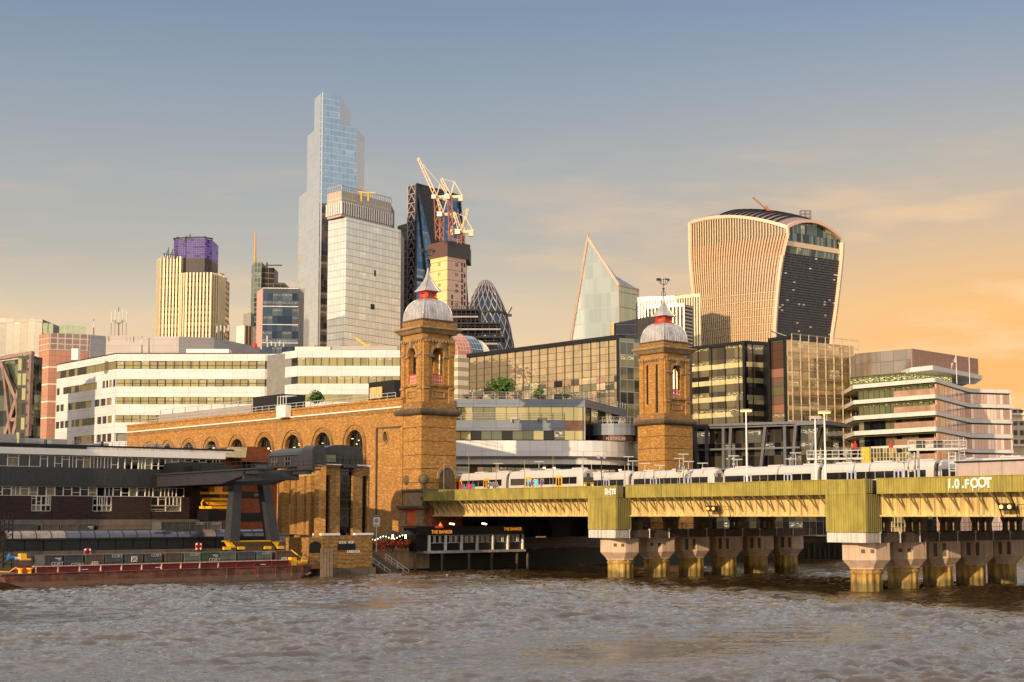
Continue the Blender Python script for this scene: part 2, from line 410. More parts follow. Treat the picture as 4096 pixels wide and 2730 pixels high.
    k = t.mix(t.math('MULTIPLY', wet, .85), k, lin((34, 36, 20))); t.bump(a, .5, .1)
    M['rwall'] = t.out(k, .85)
    # ribbed cladding panel lines for the white office building
    def panel(name, c, w, h, lw=.05, dk=.45, off=(0,0), rough=.45):
        t = NT(name); u, v, _ = t.sep(t.uv)
        fu = t.math('FRACT', t.math('DIVIDE', t.math('ADD', u, off[0]), w)); fv = t.math('FRACT', t.math('DIVIDE', t.math('ADD', v, off[1]), h))
        ln = t.math('MAXIMUM', t.math('LESS_THAN', fu, lw/w), t.math('LESS_THAN', fv, lw/h))
        a = t.noise(t.map(t.ob, (.3, .3, .3)), 1, 5); c = lin(c)
        r = t.white(t.comb(t.math('FLOOR', t.math('DIVIDE', t.math('ADD', u, off[0]), w)), t.math('FLOOR', t.math('DIVIDE', t.math('ADD', v, off[1]), h)), 1))
        k = t.ramp(t.math('ADD', t.math('MULTIPLY', a, .7), t.math('MULTIPLY', r, .3)), [(.3, tuple(x*.9 for x in c)), (.7, tuple(min(1, x*1.07) for x in c))])
        return t.out(t.mix(ln, k, tuple(x*dk for x in c)), rough)
    M['panel'] = panel
    M['cp'] = panel('cream_panels', (210, 200, 196), 3.4, 1.6)
    M['gp'] = panel('grey_panels', (118, 122, 132), 4.2, 1.5, .06, .35, rough=.35)
    M['wp'] = panel('white_panels', (216, 210, 204), 2.9, 3.3, .05, .45)
    M['pinkst'] = panel('pink_granite', (180, 128, 104), 1.5, 1.5, .07, .5, rough=.6)
    M['plant'] = panel('plant_screen', (168, 156, 150), 6, 1.6, .08, .7)
    M['plantd'] = panel('dark_plant_screen', (132, 126, 126), 8, 1.0, .08, .7)
    # white office glass: beige reflection
    M['og'] = grid('beige_office_glass', 1.65, 2.2, .01, .01, [(150, 140, 96), (138, 128, 92), (160, 146, 100)], (40, 40, 30), .06, .62, bump=.12, bs=.3)
    M['lit_room'] = grid('lit_office_glass', 1.4, 3.0, .05, .06, [(50, 46, 38), (36, 34, 30), (66, 60, 44)], (26, 24, 22), .1, .2, lit=.75, litc=(1, .72, .22), ls=3.2, bump=.1)
    # leaves
    for nm, c in (('leaf', (58, 92, 22)), ('leafl', (94, 124, 34))):
        t = NT(nm); g = t.N.new('ShaderNodeObjectInfo'); a = t.noise(t.map(t.ob, (1.5, 1.5, 1.5)), 1, 3)
        c = lin(c); M[nm] = t.out(t.ramp(a, [(.3, tuple(x*.35 for x in c)), (.7, tuple(x*1.2 for x in c))]), .6)
mats()
import numpy as np
# ------------------------------------------------------------------ river, ground, river wall
QO = Vector((-12.5, 247)); QN = Vector((.72, .694)).normalized()
def Q(s, o=0):                        # along the quay; o positive toward the river
    n = Vector((QN.y, -QN.x)); p = QO + QN*s + n*o; return p
def river():
    rng = np.random.default_rng(5)
    ys = 62*np.exp(np.linspace(0, math.log(340/62), 900)); aa = np.linspace(-.62, .62, 900)
    Y, A = np.meshgrid(ys, aa, indexing='ij'); X = A*Y
    Z = np.zeros_like(X)
    lo = np.zeros_like(X)
    for k in range(10):
        wl = rng.uniform(14, 60); th = rng.uniform(0, 6.28); lo += np.sin((X*math.cos(th)+Y*math.sin(th))*6.283/wl + rng.uniform(0, 6.28))
    lo = 1 + .16*lo
    for k in range(72):
        wl = .9*(9/.9)**rng.uniform(0, 1)**1.1; th = rng.normal(1.72, .34) ; ph = rng.uniform(0, 6.28)
        kx, ky = math.cos(th)*6.283/wl, math.sin(th)*6.283/wl
        wob = .9*np.sin((X*ky - Y*kx)*.23 + rng.uniform(0, 6.28)) + .7*np.sin((X+Y)*.31/wl**.5 + rng.uniform(0, 6.28))
        s = np.sin(X*kx + Y*ky + ph + wob)
        Z += .0092*wl**.80*(1-2*np.abs(s)**.8 + .3*s)
    Z = (Z-Z.mean())*lo*.82
    rough = np.minimum(1, np.maximum(.25, (330-Y)/150)); Z *= rough
    nr, nc = X.shape; v = np.stack([X, Y, Z], -1).reshape(-1, 3)
    i = (np.arange(nr-1)[:, None]*nc + np.arange(nc-1)[None]).reshape(-1)
    f = np.stack([i, i+1, i+nc+1, i+nc], -1)
    big = np.array([(-4000, -300, -.75), (4000, -300, -.75), (4000, 5000, -.75), (-4000, 5000, -.75)])
    v = np.concatenate([v, big]); nb = len(v)-4; f = np.concatenate([f, [[nb, nb+1, nb+2, nb+3]]])
    me = bpy.data.meshes.new('river'); me.vertices.add(len(v)); me.vertices.foreach_set('co', v.astype(np.float32).ravel())
    me.loops.add(f.size); me.loops.foreach_set('vertex_index', f.astype(np.int32).ravel())
    me.polygons.add(len(f)); me.polygons.foreach_set('loop_start', np.arange(0, f.size, 4, dtype=np.int32)); me.polygons.foreach_set('loop_total', np.full(len(f), 4, dtype=np.int32))
    me.polygons.foreach_set('use_smooth', np.ones(len(f), bool)); me.update(calc_edges=True)
    t = NT('silty_river_water')
    a = t.noise(t.map(t.ob, (1.0, 2.0, 1)), 1, 7, .68, .5); b = t.noise(t.map(t.ob, (.05, .09, 1)), 1, 3)
    c = t.noise(t.map(t.ob, (3.5, 8, 1)), 1, 3, .6)
    t.bump(t.math('ADD', a, t.math('MULTIPLY', c, .3)), .6, .14)
    k = t.ramp(b, [(.3, lin((50, 37, 21))), (.7, lin((68, 52, 32)))])
    me.materials.append(t.out(k, .05, 0, .9)); t.b.inputs['IOR'].default_value = 1.6
    o = bpy.data.objects.new('river', me); COL.objects.link(o); struct(o)
river()
def ground():
    a = Q(-1500, -3); b = Q(2500, -3)
    m = MB(); far = [(b.x-500, 6000), (a.x-4000, 6000)]
    m.prism([a, b, *far], 3.0, 4.6); struct(m.build('ground', M['ground']))
    m = MB(); m.prism([Q(-170, 0), Q(300, 0), Q(300, -9), Q(-170, -9)], -2, 3.0)
    f = Fac(Q(-170, 0), Q(300, 0)); z = 4.1
    m.org = f.at(0, 0, 0); m.pan(f, 92, 470, 3.0, z, -.6, 0)
    o = m.build('river_wall', M['rwall']); tag(o, 'dark stone river wall running along the north bank below the buildings', 'river wall')
    # the far stone embankment seen under the bridge, with timber fender piles
    k = 0
    for X in (3225, 3249, 3270, 3292, 3306, 3330, 3350):
        s = f.px(X, 2190)[0]; m = MB(); p = f.at(s, 0, .45); top = 2.0 + (.9 if k % 3 == 1 else 0)
        m.cyl((p.x, p.y, -1), (p.x, p.y, top), .28, .24, 7)
        tag(m.build('fender_pile', M['wood']), 'dark timber fender pile against the far embankment wall, ' + ['nearest the left pier', 'second from left', 'tall third one', 'fourth from left', 'fifth from left', 'tall sixth one', 'rightmost one'][k], 'pile', 'fender piles on the far embankment'); k += 1
ground()
# ------------------------------------------------------------------ railway bridge
BP = PZ(2483, 2316, 0); BP2 = PZ(3468, 2370, 0)
BO = xy(BP)*(1 + 1.75/BP.length); BO2 = xy(BP2)*(1 + 1.75/BP2.length)
BE = (BO2-BO).normalized(); SP = (BO2-BO).length; BN = Vector((.716, .698)).normalized()
BQ = Vector((-BE.y, BE.x));  BQ = BQ if BQ.y > 0 else -BQ
def B(s, o, z):                       # bridge frame: s along the deck toward the river, o across it away from the viewer
    p = BO + BE*s + BN*o; return Vector((p.x, p.y, z))
class BF(Fac):                        # facade parallel to the deck at offset o
    def __init__(f, o, s0=-60, s1=120):
        a = B(s0, o, 0); b = B(s1, o, 0); super().__init__(a, b); f.s0 = s0
    def sx(f, X, Y=2000): return f.px(X, Y)[0] + f.s0
    def P(f, s, z, o=0): return f.at(s-f.s0, z, o)
ZT, ZB, ZG = 12.15, 10.55, 8.2
def corr(m, f, s0, s1, z0, z1, d=.10, per=.36, th=.08):
    """vertically corrugated sheet between s0 and s1"""
    n = max(2, int((s1-s0)/per)); pr = []
    for i in range(n):
        a = s0+(s1-s0)*i/n; w = (s1-s0)/n
        pr += [(a, 0), (a+w*.38, 0), (a+w*.5, d), (a+w*.88, d)]
    pr.append((s1, 0)); fr = [f.P(s, z0, o) for s, o in pr]; bk = [f.P(s, z0, -th) for s, o in pr]
    up = Vector((0, 0, z1-z0))
    for a, b in zip(fr, fr[1:]): m.face([a, b, b+up, a+up])
    m.face([fr[0], bk[0], bk[0]+up, fr[0]+up]); m.face([fr[-1], bk[-1], bk[-1]+up, fr[-1]+up])
    m.face([bk[0], bk[-1], bk[-1]+up, bk[0]+up]); 
    for a, b, c, d2 in zip(fr, fr[1:], bk, bk[1:]): m.face([a+up, b+up, d2+up, c+up]); m.face([a, b, d2, c])
def bridge():
    root = thing('railway_bridge', 'green and cream steel railway bridge on rows of concrete headed yellow columns', 'bridge', B(0, 18, 0))
    ft = BF(-2.5); fg = BF(-.7); fb = BF(-3.6)
    sL = ft.sx(1692, 2000); sR = SP + 34
    gL = fg.sx(1726, 2040)
    bx = [(fb.sx(2357, 2050), fb.sx(2465, 2050)), (fb.sx(3309, 2050), fb.sx(3464, 2050))]
    # girder webs: bottom flange, top flange, web, stiffeners
    for a, b in ((gL, bx[0][0]+.2), (bx[0][1]-.2, bx[1][0]+.2), (bx[1][1]-.2, sR)):
        m = MB(); m.pan(fg_, a-fg_.s0, b-fg_.s0, ZG+.12, ZB, -.05, 0) if False else None
        m.hexa([fg.P(a,ZG+.1,.0), fg.P(b,ZG+.1,.0), fg.P(b,ZG+.1,-.08), fg.P(a,ZG+.1,-.08), fg.P(a,ZB+.05,.0), fg.P(b,ZB+.05,.0), fg.P(b,ZB+.05,-.08), fg.P(a,ZB+.05,-.08)])
        m.hexa([fg.P(a,ZG-.06,.35), fg.P(b,ZG-.06,.35), fg.P(b,ZG-.06,-.3), fg.P(a,ZG-.06,-.3), fg.P(a,ZG+.1,.35), fg.P(b,ZG+.1,.35), fg.P(b,ZG+.1,-.3), fg.P(a,ZG+.1,-.3)])
        n = int((b-a)/.95)
        for i in range(n+1):
            s = a+(b-a)*i/n; w = .05 if i % 2 else .10; o = .06 if i % 2 else .16
            m.hexa([fg.P(s-w/2,ZG+.1,o), fg.P(s+w/2,ZG+.1,o), fg.P(s+w/2,ZG+.1,0), fg.P(s-w/2,ZG+.1,0), fg.P(s-w/2,ZB,o), fg.P(s+w/2,ZB,o), fg.P(s+w/2,ZB,0), fg.P(s-w/2,ZB,0)])
        # riveted plates
        for i in range(int((b-a)/3.7)):
            s = a + 1.2 + i*3.7; m.hexa([fg.P(s,ZG+.3,.03), fg.P(s+1.4,ZG+.3,.03), fg.P(s+1.4,ZG+.3,0), fg.P(s,ZG+.3,0), fg.P(s,ZG+1.5,.03), fg.P(s+1.4,ZG+1.5,.03), fg.P(s+1.4,ZG+1.5,0), fg.P(s,ZG+1.5,0)])
        m.build('girder', M['yellowp'], root)
        n = int(round((b-a)/1.88))
        for i in range(n+1):
            s = a + .2 + (b-a-.4)*i/n
            mm = MB(); mm.bar(fg.P(s, ZB-.02, 1.75), fg.P(s, ZG+.62, .05), .12, .16); mm.bar(fg.P(s, ZG+.5, .1), fg.P(s, ZG+.68, .1), .2, .16)
            mm.build('strut', M['yellowd'], root)
    m = MB()                            # deck and inner girders (dark beneath)
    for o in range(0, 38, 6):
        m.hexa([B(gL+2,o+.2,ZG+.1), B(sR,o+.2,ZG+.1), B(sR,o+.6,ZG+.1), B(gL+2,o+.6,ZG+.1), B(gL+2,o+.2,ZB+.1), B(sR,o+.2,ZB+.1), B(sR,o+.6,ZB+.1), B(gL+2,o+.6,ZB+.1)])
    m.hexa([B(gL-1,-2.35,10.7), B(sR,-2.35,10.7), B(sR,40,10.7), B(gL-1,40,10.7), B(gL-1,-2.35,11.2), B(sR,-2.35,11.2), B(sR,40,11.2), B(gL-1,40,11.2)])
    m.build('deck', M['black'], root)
    # green corrugated parapet
    for a, b in ((sL, bx[0][0]), (bx[0][1]+.8, bx[1][0]), (bx[1][1]+.8, sR)):
        m = MB(); corr(m, ft, a, b, ZB, ZT)
        m.hexa([ft.P(a,ZT,.14), ft.P(b,ZT,.14), ft.P(b,ZT,-.12), ft.P(a,ZT,-.12), ft.P(a,ZT+.07,.14), ft.P(b,ZT+.07,.14), ft.P(b,ZT+.07,-.12), ft.P(a,ZT+.07,-.12)])
        m.build('parapet', M['green'], root)
    # pier enclosures
    for (a, b), s0 in zip(bx, (0, SP)):
        m = MB(); corr(m, fb, a, b, ZG-1.75+.0, ZB-.02); corr(m, fb, a, b, ZB+.06, ZT)
        o = m.build('pier_enclosure', M['green'], root)
        p0 = fb.P(b, 0); 
        for s, od in ((b, 1), (a, -1)):
            m = MB()
            A = fb.P(s, 0, 0); Bq = A + Vector((BN.x, BN.y, 0))*2.9
            f2 = Fac(A, Bq, flip=False)
            if (Vector((BE.x, BE.y)).dot(f2.n) > 0) != (od > 0): f2.n = -f2.n
            class W2: s0 = 0
            w = W2(); w.P = lambda s_, z, o=0, f2=f2: f2.at(s_, z, o)
            corr(m, w, 0, 2.9, ZG-1.75, ZB-.02); corr(m, w, 0, 1.3, ZB+.06, ZT)
            m.build('side_panel', M['greend'], o)
        m = MB(); m.hexa([fb.P(a-.1,ZB-.02,.15), fb.P(b+.1,ZB-.02,.15), fb.P(b+.1,ZB-.02,-.1), fb.P(a-.1,ZB-.02,-.1), fb.P(a-.1,ZB+.06,.15), fb.P(b+.1,ZB+.06,.15), fb.P(b+.1,ZB+.06,-.1), fb.P(a-.1,ZB+.06,-.1)])
        for s in (b-.06, a+.06):
            m.hexa([fb.P(s-.16,ZG-1.7,.14), fb.P(s+.12,ZG-1.7,.14), fb.P(s+.12,ZG-1.7,-.1), fb.P(s-.16,ZG-1.7,-.1), fb.P(s-.16,ZT+.04,.14), fb.P(s+.12,ZT+.04,.14), fb.P(s+.12,ZT+.04,-.1), fb.P(s-.16,ZT+.04,-.1)])
        m.build('corner_trim', M['green'], o)
        m = MB(); m.box(0,0,0,0,0,0) if False else None
        m.hexa([B(a+.1,-3.5,ZG-1.7), B(b-.1,-3.5,ZG-1.7), B(b-.1,-.6,ZG-1.7), B(a+.1,-.6,ZG-1.7), B(a+.1,-3.5,ZT-.1), B(b-.1,-3.5,ZT-.1), B(b-.1,-.6,ZT-.1), B(a+.1,-.6,ZT-.1)])
        m.build('pier_core', M['black'], root)
        # crosshead beam along the row
        z0, z1 = 5.35, 6.40
        m = MB(); m.hexa([B(a,-3.75,z0), B(b,-3.75,z0), B(b,-.9,z0), B(a,-.9,z0), B(a,-3.75,z1), B(b,-3.75,z1), B(b,-.9,z1), B(a,-.9,z1)])
        for s in ((a*2+b)/3,): m.hexa([B(s-.04,-3.79,z0), B(s+.04,-3.79,z0), B(s+.04,-3.75,z0), B(s-.04,-3.75,z0), B(s-.04,-3.79,z1), B(s+.04,-3.79,z1), B(s+.04,-3.75,z1), B(s-.04,-3.75,z1)])
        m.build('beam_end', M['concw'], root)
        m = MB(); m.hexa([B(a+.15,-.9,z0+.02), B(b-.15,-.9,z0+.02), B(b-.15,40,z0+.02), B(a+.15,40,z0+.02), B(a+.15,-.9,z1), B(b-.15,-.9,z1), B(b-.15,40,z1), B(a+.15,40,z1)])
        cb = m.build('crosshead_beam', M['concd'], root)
        for o in range(-1, 40, 4): m = MB(); m.cyl(B(b-.02,o,5.3), B(b-.02,o,6.3), .07, n=6); m.cyl(B(b-.02,o,6.3), B(b-.02,o,6.5), .16, n=6); m.build('drain_pipe', M['concw'], cb)
        m = MB()
        for o in range(1, 40, 3): m.bar(B(b-.3,o,z1), B(b-.3,o,z1+1.05), .05)
        for z in (.55, 1.05): m.bar(B(b-.3,.2,z1+z), B(b-.3,39,z1+z), .04)
        m.build('handrail', M['concd'], cb)
        for i in range(6):
            c = B(s0, i*7.35, 0)
            if s0 > 0 and i > 4: continue
            m = MB(); n = 26; rings = []
            for z, r in ((-1.5, 1.72), (2.62, 1.72)):
                rings.append([(c.x+math.cos(6.2832*k/(n*2))*(r if k % 4 in (0, 1) else r-.10), c.y+math.sin(6.2832*k/(n*2))*(r if k % 4 in (0, 1) else r-.10), z) for k in range(n*2)])
            m.loft(rings); zz = 2.1 if i < 2 else 1.2
            if i < 2: m.lathe((c.x, c.y), [(1.78, zz-.12), (1.80, zz), (1.80, zz+.12), (1.76, zz+.2)], 26)
            col = m.build('column', M['shaft'], root)
            r8 = math.atan2(BE.y, BE.x) + math.pi/8
            m = MB(); m.lathe((c.x, c.y), [(1.9, 2.45), (1.95, 2.6), (2.75, 3.45), (2.75, 5.34)], 8, r8)
            hd = m.build('column_head', M['conc'], col)
            m = MB(); nn = Vector((-.2, -1)).normalized()
            # two square bearing pockets or ladders of pockets in the head, on the facet that faces the river bank
            fr = Fac(xy(c) + Vector((math.cos(r8+math.pi/8*13.0), math.sin(r8+math.pi/8*13.0)))*2.545, xy(c)+Vector((math.cos(r8+math.pi/8*13), math.sin(r8+math.pi/8*13)))*2.545+Vector((1,0)))
            ang = None; best = -9
            for k in range(8):
                a_ = r8 + math.pi/8 + k*math.pi/4; d = Vector((math.cos(a_), math.sin(a_)))
                if -d.dot(Vector((c.x, c.y)).normalized()) > best: best = -d.dot(Vector((c.x, c.y)).normalized()); ang = a_
            d = Vector((math.cos(ang), math.sin(ang))); tt = Vector((-d.y, d.x)); p = xy(c)+d*2.541
            fr = Fac(p-tt, p+tt)
            for s in (.45, 1.45):
                m = MB()
                if i < 2: m.pan(fr, s, s+.42, 4.2, 4.62, 0, .03)
                else:
                    m.pan(fr, s, s+.42, 3.6, 5.1, 0, .025)
                m.build('bearing_pocket', M['concd'], hd)
        for i in range(5):                  # old cast columns left on the piers behind
            for j in range(3):
                c = B(s0-1.3+j*1.1, 3.2+i*7.35, 0); m = MB(); m.lathe((c.x, c.y), [(.42, 6.4), (.36, 6.6), (.34, 7.4), (.5, 7.7), (.6, 8.1)], 8)
                m.build('iron_column', M['yellowd'], root)
    # navigation lights on the girder
    for X, mat in ((2880, 'amber'), (4062, 'sodium')):
        s = fg.sx(X, 2040); f = fg
        m = MB(); o0 = 1.2
        def bb(s0, s1, z0, z1, a, b): m.hexa([f.P(s0,z0,b), f.P(s1,z0,b), f.P(s1,z0,a), f.P(s0,z0,a), f.P(s0,z1,b), f.P(s1,z1,b), f.P(s1,z1,a), f.P(s0,z1,a)])
        for q in (-.95, .95): m.bar(f.P(s+q, 8.0, .8), f.P(s+q, ZB, 1.9), .07)
        m.bar(f.P(s-.95, 8.05, .8), f.P(s+.95, 8.05, .8), .06)
        bb(s-.85, s+.85, 8.75, 9.45, 1.0, 1.45)
        for q in (1.2, 3.0): m.bar(f.P(s+q, 8.1, .9), f.P(s+q, 9.3, 1.2), .05)
        m.bar(f.P(s+1.2, 8.1, .9), f.P(s+3.0, 8.1, .9), .05); m.bar(f.P(s+1.2, 9.3, 1.2), f.P(s+3.0, 9.3, 1.2), .05)
        r_ = m.build('navigation_light_frame', M['dark'], root)
        for q in (-.5, .5):
            m = MB(); m.cyl(f.P(s+q, 9.1, 1.46), f.P(s+q, 9.1, 1.56), .17, n=12); m.build('lamp', M[mat], r_)
    # writing on the parapet
    f = ft; s = f.sx(3792, 1950); u = Vector((BE.x, BE.y, 0)); up = Vector((0,0,1))
    RS = random.Random(8)
    def spray(f, s, z, word, h, o, step):
        for i, ch in enumerate(word):
            a = RS.uniform(-.09, .09); zz = z+RS.uniform(-.07, .07); U = (u+up*a)
            text_mesh(ch, h*RS.uniform(.92, 1.08), 'graffiti_letter', M['white'], f.P(s, zz, o), U, up-u*a, root, .02, .05)
            for q in range(2 if ch not in '.FEHT' else 0):
                x = s+RS.uniform(.1, step*.6); m = MB(); m.bar(f.P(x, zz-RS.uniform(.12, .4), o+.01), f.P(x, zz+.1, o+.01), .05, .02); m.build('paint_drip', M['white'], root)
            s += step*{'.': .42, '1': .75, 'I': .55, 'F': .92}.get(ch, 1.06)
    spray(f, s, 11.05, '1.0.FOOT', 1.3, .14, .86)
    f = fb; s = f.sx(2423, 1950)
    spray(f, s, 11.05, 'SHITE', .95, .15, .52)
    # masonry abutment at the bank end of the bridge
    ab = thing('bridge_abutment', 'stone and orange brick bridge abutment with balustrade and stone balls beside the left tower', 'abutment', B(gL-4, 2, 0))
    f = BF(-1.6); sx = lambda X, Y=2050: f.sx(X, Y)
    def pier(name, X0, X1, z0, z1, o0, o1, mat, par=ab):
        m = MB(); a, b = sx(X0), sx(X1)
        m.hexa([f.P(a,z0,o1), f.P(b,z0,o1), f.P(b,z0,o0), f.P(a,z0,o0), f.P(a,z1,o1), f.P(b,z1,o1), f.P(b,z1,o0), f.P(a,z1,o0)])
        return m.build(name, M[mat], par)
    pier('pier_wall', 1618, 1672, 1.5, 9.4, -6, 0, 'orange'); pier('pier_wall', 1672, 1718, 1.5, 9.4, -6, -.4, 'red')
    k = 0
    for X0, X1 in ((1611, 1624), (1669, 1697)):
        for i in range(9):
            d = 3 if i % 2 else 0; z = 3.9+i*.62
            pier('quoin', X0-(0 if X0 > 1650 else 0), X1-(d if X0 > 1650 else 0)+(d if X0 < 1650 else 0), z, z+.58, -.5, .16, 'stone')
    pier('string_course', 1608, 1700, 6.6, 6.9, -.6, .3, 'stone'); pier('cornice', 1598, 1712, 9.4, 9.8, -5, .7, 'soot')
    pier('pedestal', 1614, 1690, 9.8, 12.1, -4, .1, 'stone'); pier('pedestal_cap', 1610, 1715, 12.1, 12.5, -4, .35, 'soot')
    for X in (1624, 1684):
        p = f.P(sx(X), 0, -.4); m = MB(); r = .85; zc = 14.0
        m.lathe((p.x, p.y), [(.4, 12.5), (.3, 12.9), (.35, 13.2)] + [(r*math.sin(t), zc-r*math.cos(t)) for t in [i*math.pi/10 for i in range(2, 10)]] + [(.02, zc+r)], 14)
        m.build('stone_ball', M['soot'], ab, True)
bridge()
# ------------------------------------------------------------------ the two brick towers of the station
def arch_pts(s0, s1, z0, zs, n=10):
    r = (s1-s0)/2; c = (s0+s1)/2
    return [(s0, z0), (s1, z0)] + [(c+r*math.cos(math.pi*k/n), zs+r*math.sin(math.pi*k/n)) for k in range(n+1)]
def tower(corner, D, side, label, solid_left, X0c, Zpx, arch_base):
    c = xy(V(corner, 1637, D)); uL = -BE; uR = BN
    o = c.copy(); root = thing('brick_tower', label, 'tower', (c.x, c.y, 4.6))
    fL = Fac(c, c+uL*side); fR = Fac(c, c+uR*side)
    k = D/256.0
    z = lambda Y: V(corner, Y, D).z
    def sq(e, z0, z1, name, mat, par=root, z_=None):
        a = c - uL*e - uR*e; s = side+2*e
        m = MB((c.x, c.y, 0)); m.prism([a, a+uR*s, a+uR*s+uL*s, a+uL*s], z0, z1); return m.build(name, M[mat], par)
    zl0, zl1 = Zpx['ledge']; 
    # rusticated base courses
    n = 9; zb = 4.6; zt = zl0
    for i in range(n):
        a = zb+(zt-zb)*i/n; b = zb+(zt-zb)*(i+1)/n
        sq(0, a+.10 if i else a, b, 'brick_course', 'stock')
        if i: sq(-.10, a, a+.10, 'joint', 'soot')
    # rounded ledge
    m = MB(); cc = c + (uL+uR)*side/2; H = side/2
    def ring(e, zz): 
        q = [(-1,-1),(1,-1),(1,1),(-1,1)]; return [(*(cc + uR*(H+e)*a + uL*(H+e)*b), zz) for a, b in q]
    m.loft([ring(0, zl0-.25), ring(.35, zl0-.1), ring(.62, zl0+.1), ring(.72, (zl0+zl1)/2), ring(.6, zl1-.15), ring(.2, zl1)]); m.build('stone_ledge', M['soot'], root)
    zp = Zpx['plinth']; zi = Zpx['impost']; zc0, zc1 = Zpx['cornice']; za = Zpx['attic']; ze = Zpx['entab']
    sq(.02, zl1-.1, zp, 'plinth', 'stock_dark'); 
    e = -.45; s_ = side+2*e
    # belfry walls with real arched openings
    th = .9; zpn = Zpx['panel']; zsill = Zpx['sill']; zspr = Zpx['spring']
    c2 = c - (uL+uR)*e; 
    corners = [c2, c2+uR*s_, c2+uR*s_+uL*s_, c2+uL*s_]
    faces = [(corners[0], corners[3], 'L'), (corners[0], corners[1], 'R'), (corners[2], corners[1], 'Lb'), (corners[2], corners[3], 'Rb')]
    for a, b, nm in faces:
        out = (a+b)/2 - cc; f = Fac(a, b)
        if f.n.dot(out) < 0: f.n = -f.n
        w = s_; half = w*.19; mid = w/2
        holes = []
        has = not (solid_left and nm in ('L',))
        if has: holes.append(arch_pts(mid-half, mid+half, zsill, zspr))
        inset = th*.999 if nm in ('Lb', 'Rb') else 0
        lo, hi = (0, w) if nm in ('L', 'Rb') else (th, w-th)
        m = MB((c.x, c.y, 0)); m.plate(f, [(lo, zp), (hi, zp), (hi, zc0), (lo, zc0)], holes, -th, -.02)
        wl = m.build('belfry_wall', M['stock' if nm in ('L', 'Lb') else 'stock'], root)
        if nm in ('Lb', 'Rb'): continue
        m = MB((c.x, c.y, 0))
        pw = w*.17
        for s0 in (0, w-pw):
            if solid_left and nm == 'L': continue
            m = MB((c.x, c.y, 0)); m.pan(f, s0+(.0 if s0 == 0 else 0), s0+pw, zp, ze, -.02, .28); p_ = m.build('corner_pilaster', M['stock'], wl)
            for zz in (zi, zpn): mm = MB(); mm.pan(f, s0-.02, s0+pw+.06, zz-.14, zz+.16, .28, .46); mm.build('pilaster_band', M['stone'], p_) if False else mm.build('pilaster_band', M['stone'], wl)
        if has:
            n = 12; ra, rb = half+.08, half+.62
            m = MB(); 
            for k_ in range(n):
                t0, t1 = math.pi*k_/n, math.pi*(k_+1)/n
                P = lambda r, t, o_: f.at(mid+r*math.cos(t), zspr+r*math.sin(t), o_)
                m.hexa([P(ra,t0,.22), P(rb,t0,.22), P(rb,t0,-.02), P(ra,t0,-.02), P(ra,t1,.22), P(rb,t1,.22), P(rb,t1,-.02), P(ra,t1,-.02)])
            m.build('arch_ring', M['stone'], wl)
            m = MB(); m.pan(f, mid-.38, mid+.38, zspr+half-.1, ze-.05, -.02, .5); m.build('keystone', M['stone'], wl)
            for q in (-1, 1): m = MB(); m.pan(f, mid+q*(half+.35)-.5, mid+q*(half+.35)+.5, zspr-.35, zspr, -.02, .3); m.build('impost_block', M['stone'], wl)
            # balustrade
            hb = (zspr-zsill)*.34
            m = MB(); m.pan(f, mid-half, mid+half, zsill+hb-.16, zsill+hb, -.42, -.2); m.build('balcony_rail', M['redpaint'], wl)
            m = MB(); m.pan(f, mid-half, mid+half, zsill, zsill+.16, -.42, -.2); m.build('balcony_rail', M['pinkpaint'], wl)
            nb = 6
            for q in range(nb):
                s0 = mid-half + 2*half*(q+.5)/nb; m = MB(); p = f.at(s0, 0, -.31); m.lathe((p.x, p.y), [(.09, zsill+.16), (.2, zsill+.45), (.09, zsill+hb*.55), (.18, zsill+hb*.75), (.1, zsill+hb-.16)], 6); m.build('baluster', M['pinkpaint'], wl)
            m = MB()
            for a_, b_, c_, d_ in ((mid-w*.21, mid+w*.21, zpn-1.55, zpn-1.42), (mid-w*.21, mid+w*.21, zpn-.55, zpn-.42), (mid-w*.21, mid-w*.21+.13, zpn-1.42, zpn-.55), (mid+w*.21-.13, mid+w*.21, zpn-1.42, zpn-.55)): m.pan(f, a_, b_, c_, d_, -.02, .16)
            m.build('panel_frame', M['stone'], wl)
            m = MB(); m.pan(f, .3, w-.3, zsill-.45, zsill-.12, -.02, .34); m.build('sill_course', M['stock_dark'], wl)
        else:
            for X0, z0, z1, ww in ((w*.30, zp+.2, zspr+1.2, .55), (w*.70, zsill-1.2, zspr+1.2, .55), (w*.5, zp+.1, zp+2.6, .5)):
                m = MB(); fr = arch_pts(X0-ww/2, X0+ww/2, z0, z1); i0 = len(m.v)
                m.face([f.at(a_, b_, .012) for a_, b_ in fr]); m.build('slot_window', M['black'], wl)
            for s0 in (0, w-pw): m = MB((c.x, c.y, 0)); m.pan(f, s0, s0+pw, zp, ze, -.02, .28); m.build('corner_pilaster', M['stock'], wl)
            m = MB((c.x, c.y, 0)); m.pan(f, w*.36, w*.64, zp, zspr, -.02, .14); m.build('middle_pilaster', M['stock'], wl)
    sq(-1.4, zp-.3, zp+.2, 'belfry_floor', 'soot')
    sq(-1.35, zc0-.5, zc0, 'belfry_ceiling', 'soot')
    m = MB(); 
    sq(e+.30, ze, ze+.34, 'architrave', 'stone')
    m = MB()
    for f in (fL, fR):
        for q in range(9): 
            s0 = side*.12+side*.76*q/8; m.pan(f, s0-.13, s0+.13, ze-.3, ze, -.15, .1)
    m.build('dentils', M['stone'], root)
    m = MB(); m.loft([ring(-.1, zc0-.05), ring(.1, zc0+.1), ring(.45, zc0+.5), ring(.8, zc1-.28), ring(.8, zc1), ring(-.2, zc1+.02)]); m.build('cornice', M['stone'], root)
    sq(e+.05, zc1-.05, za, 'attic', 'stock_dark'); sq(e+.2, za-.22, za, 'attic_cap', 'soot')
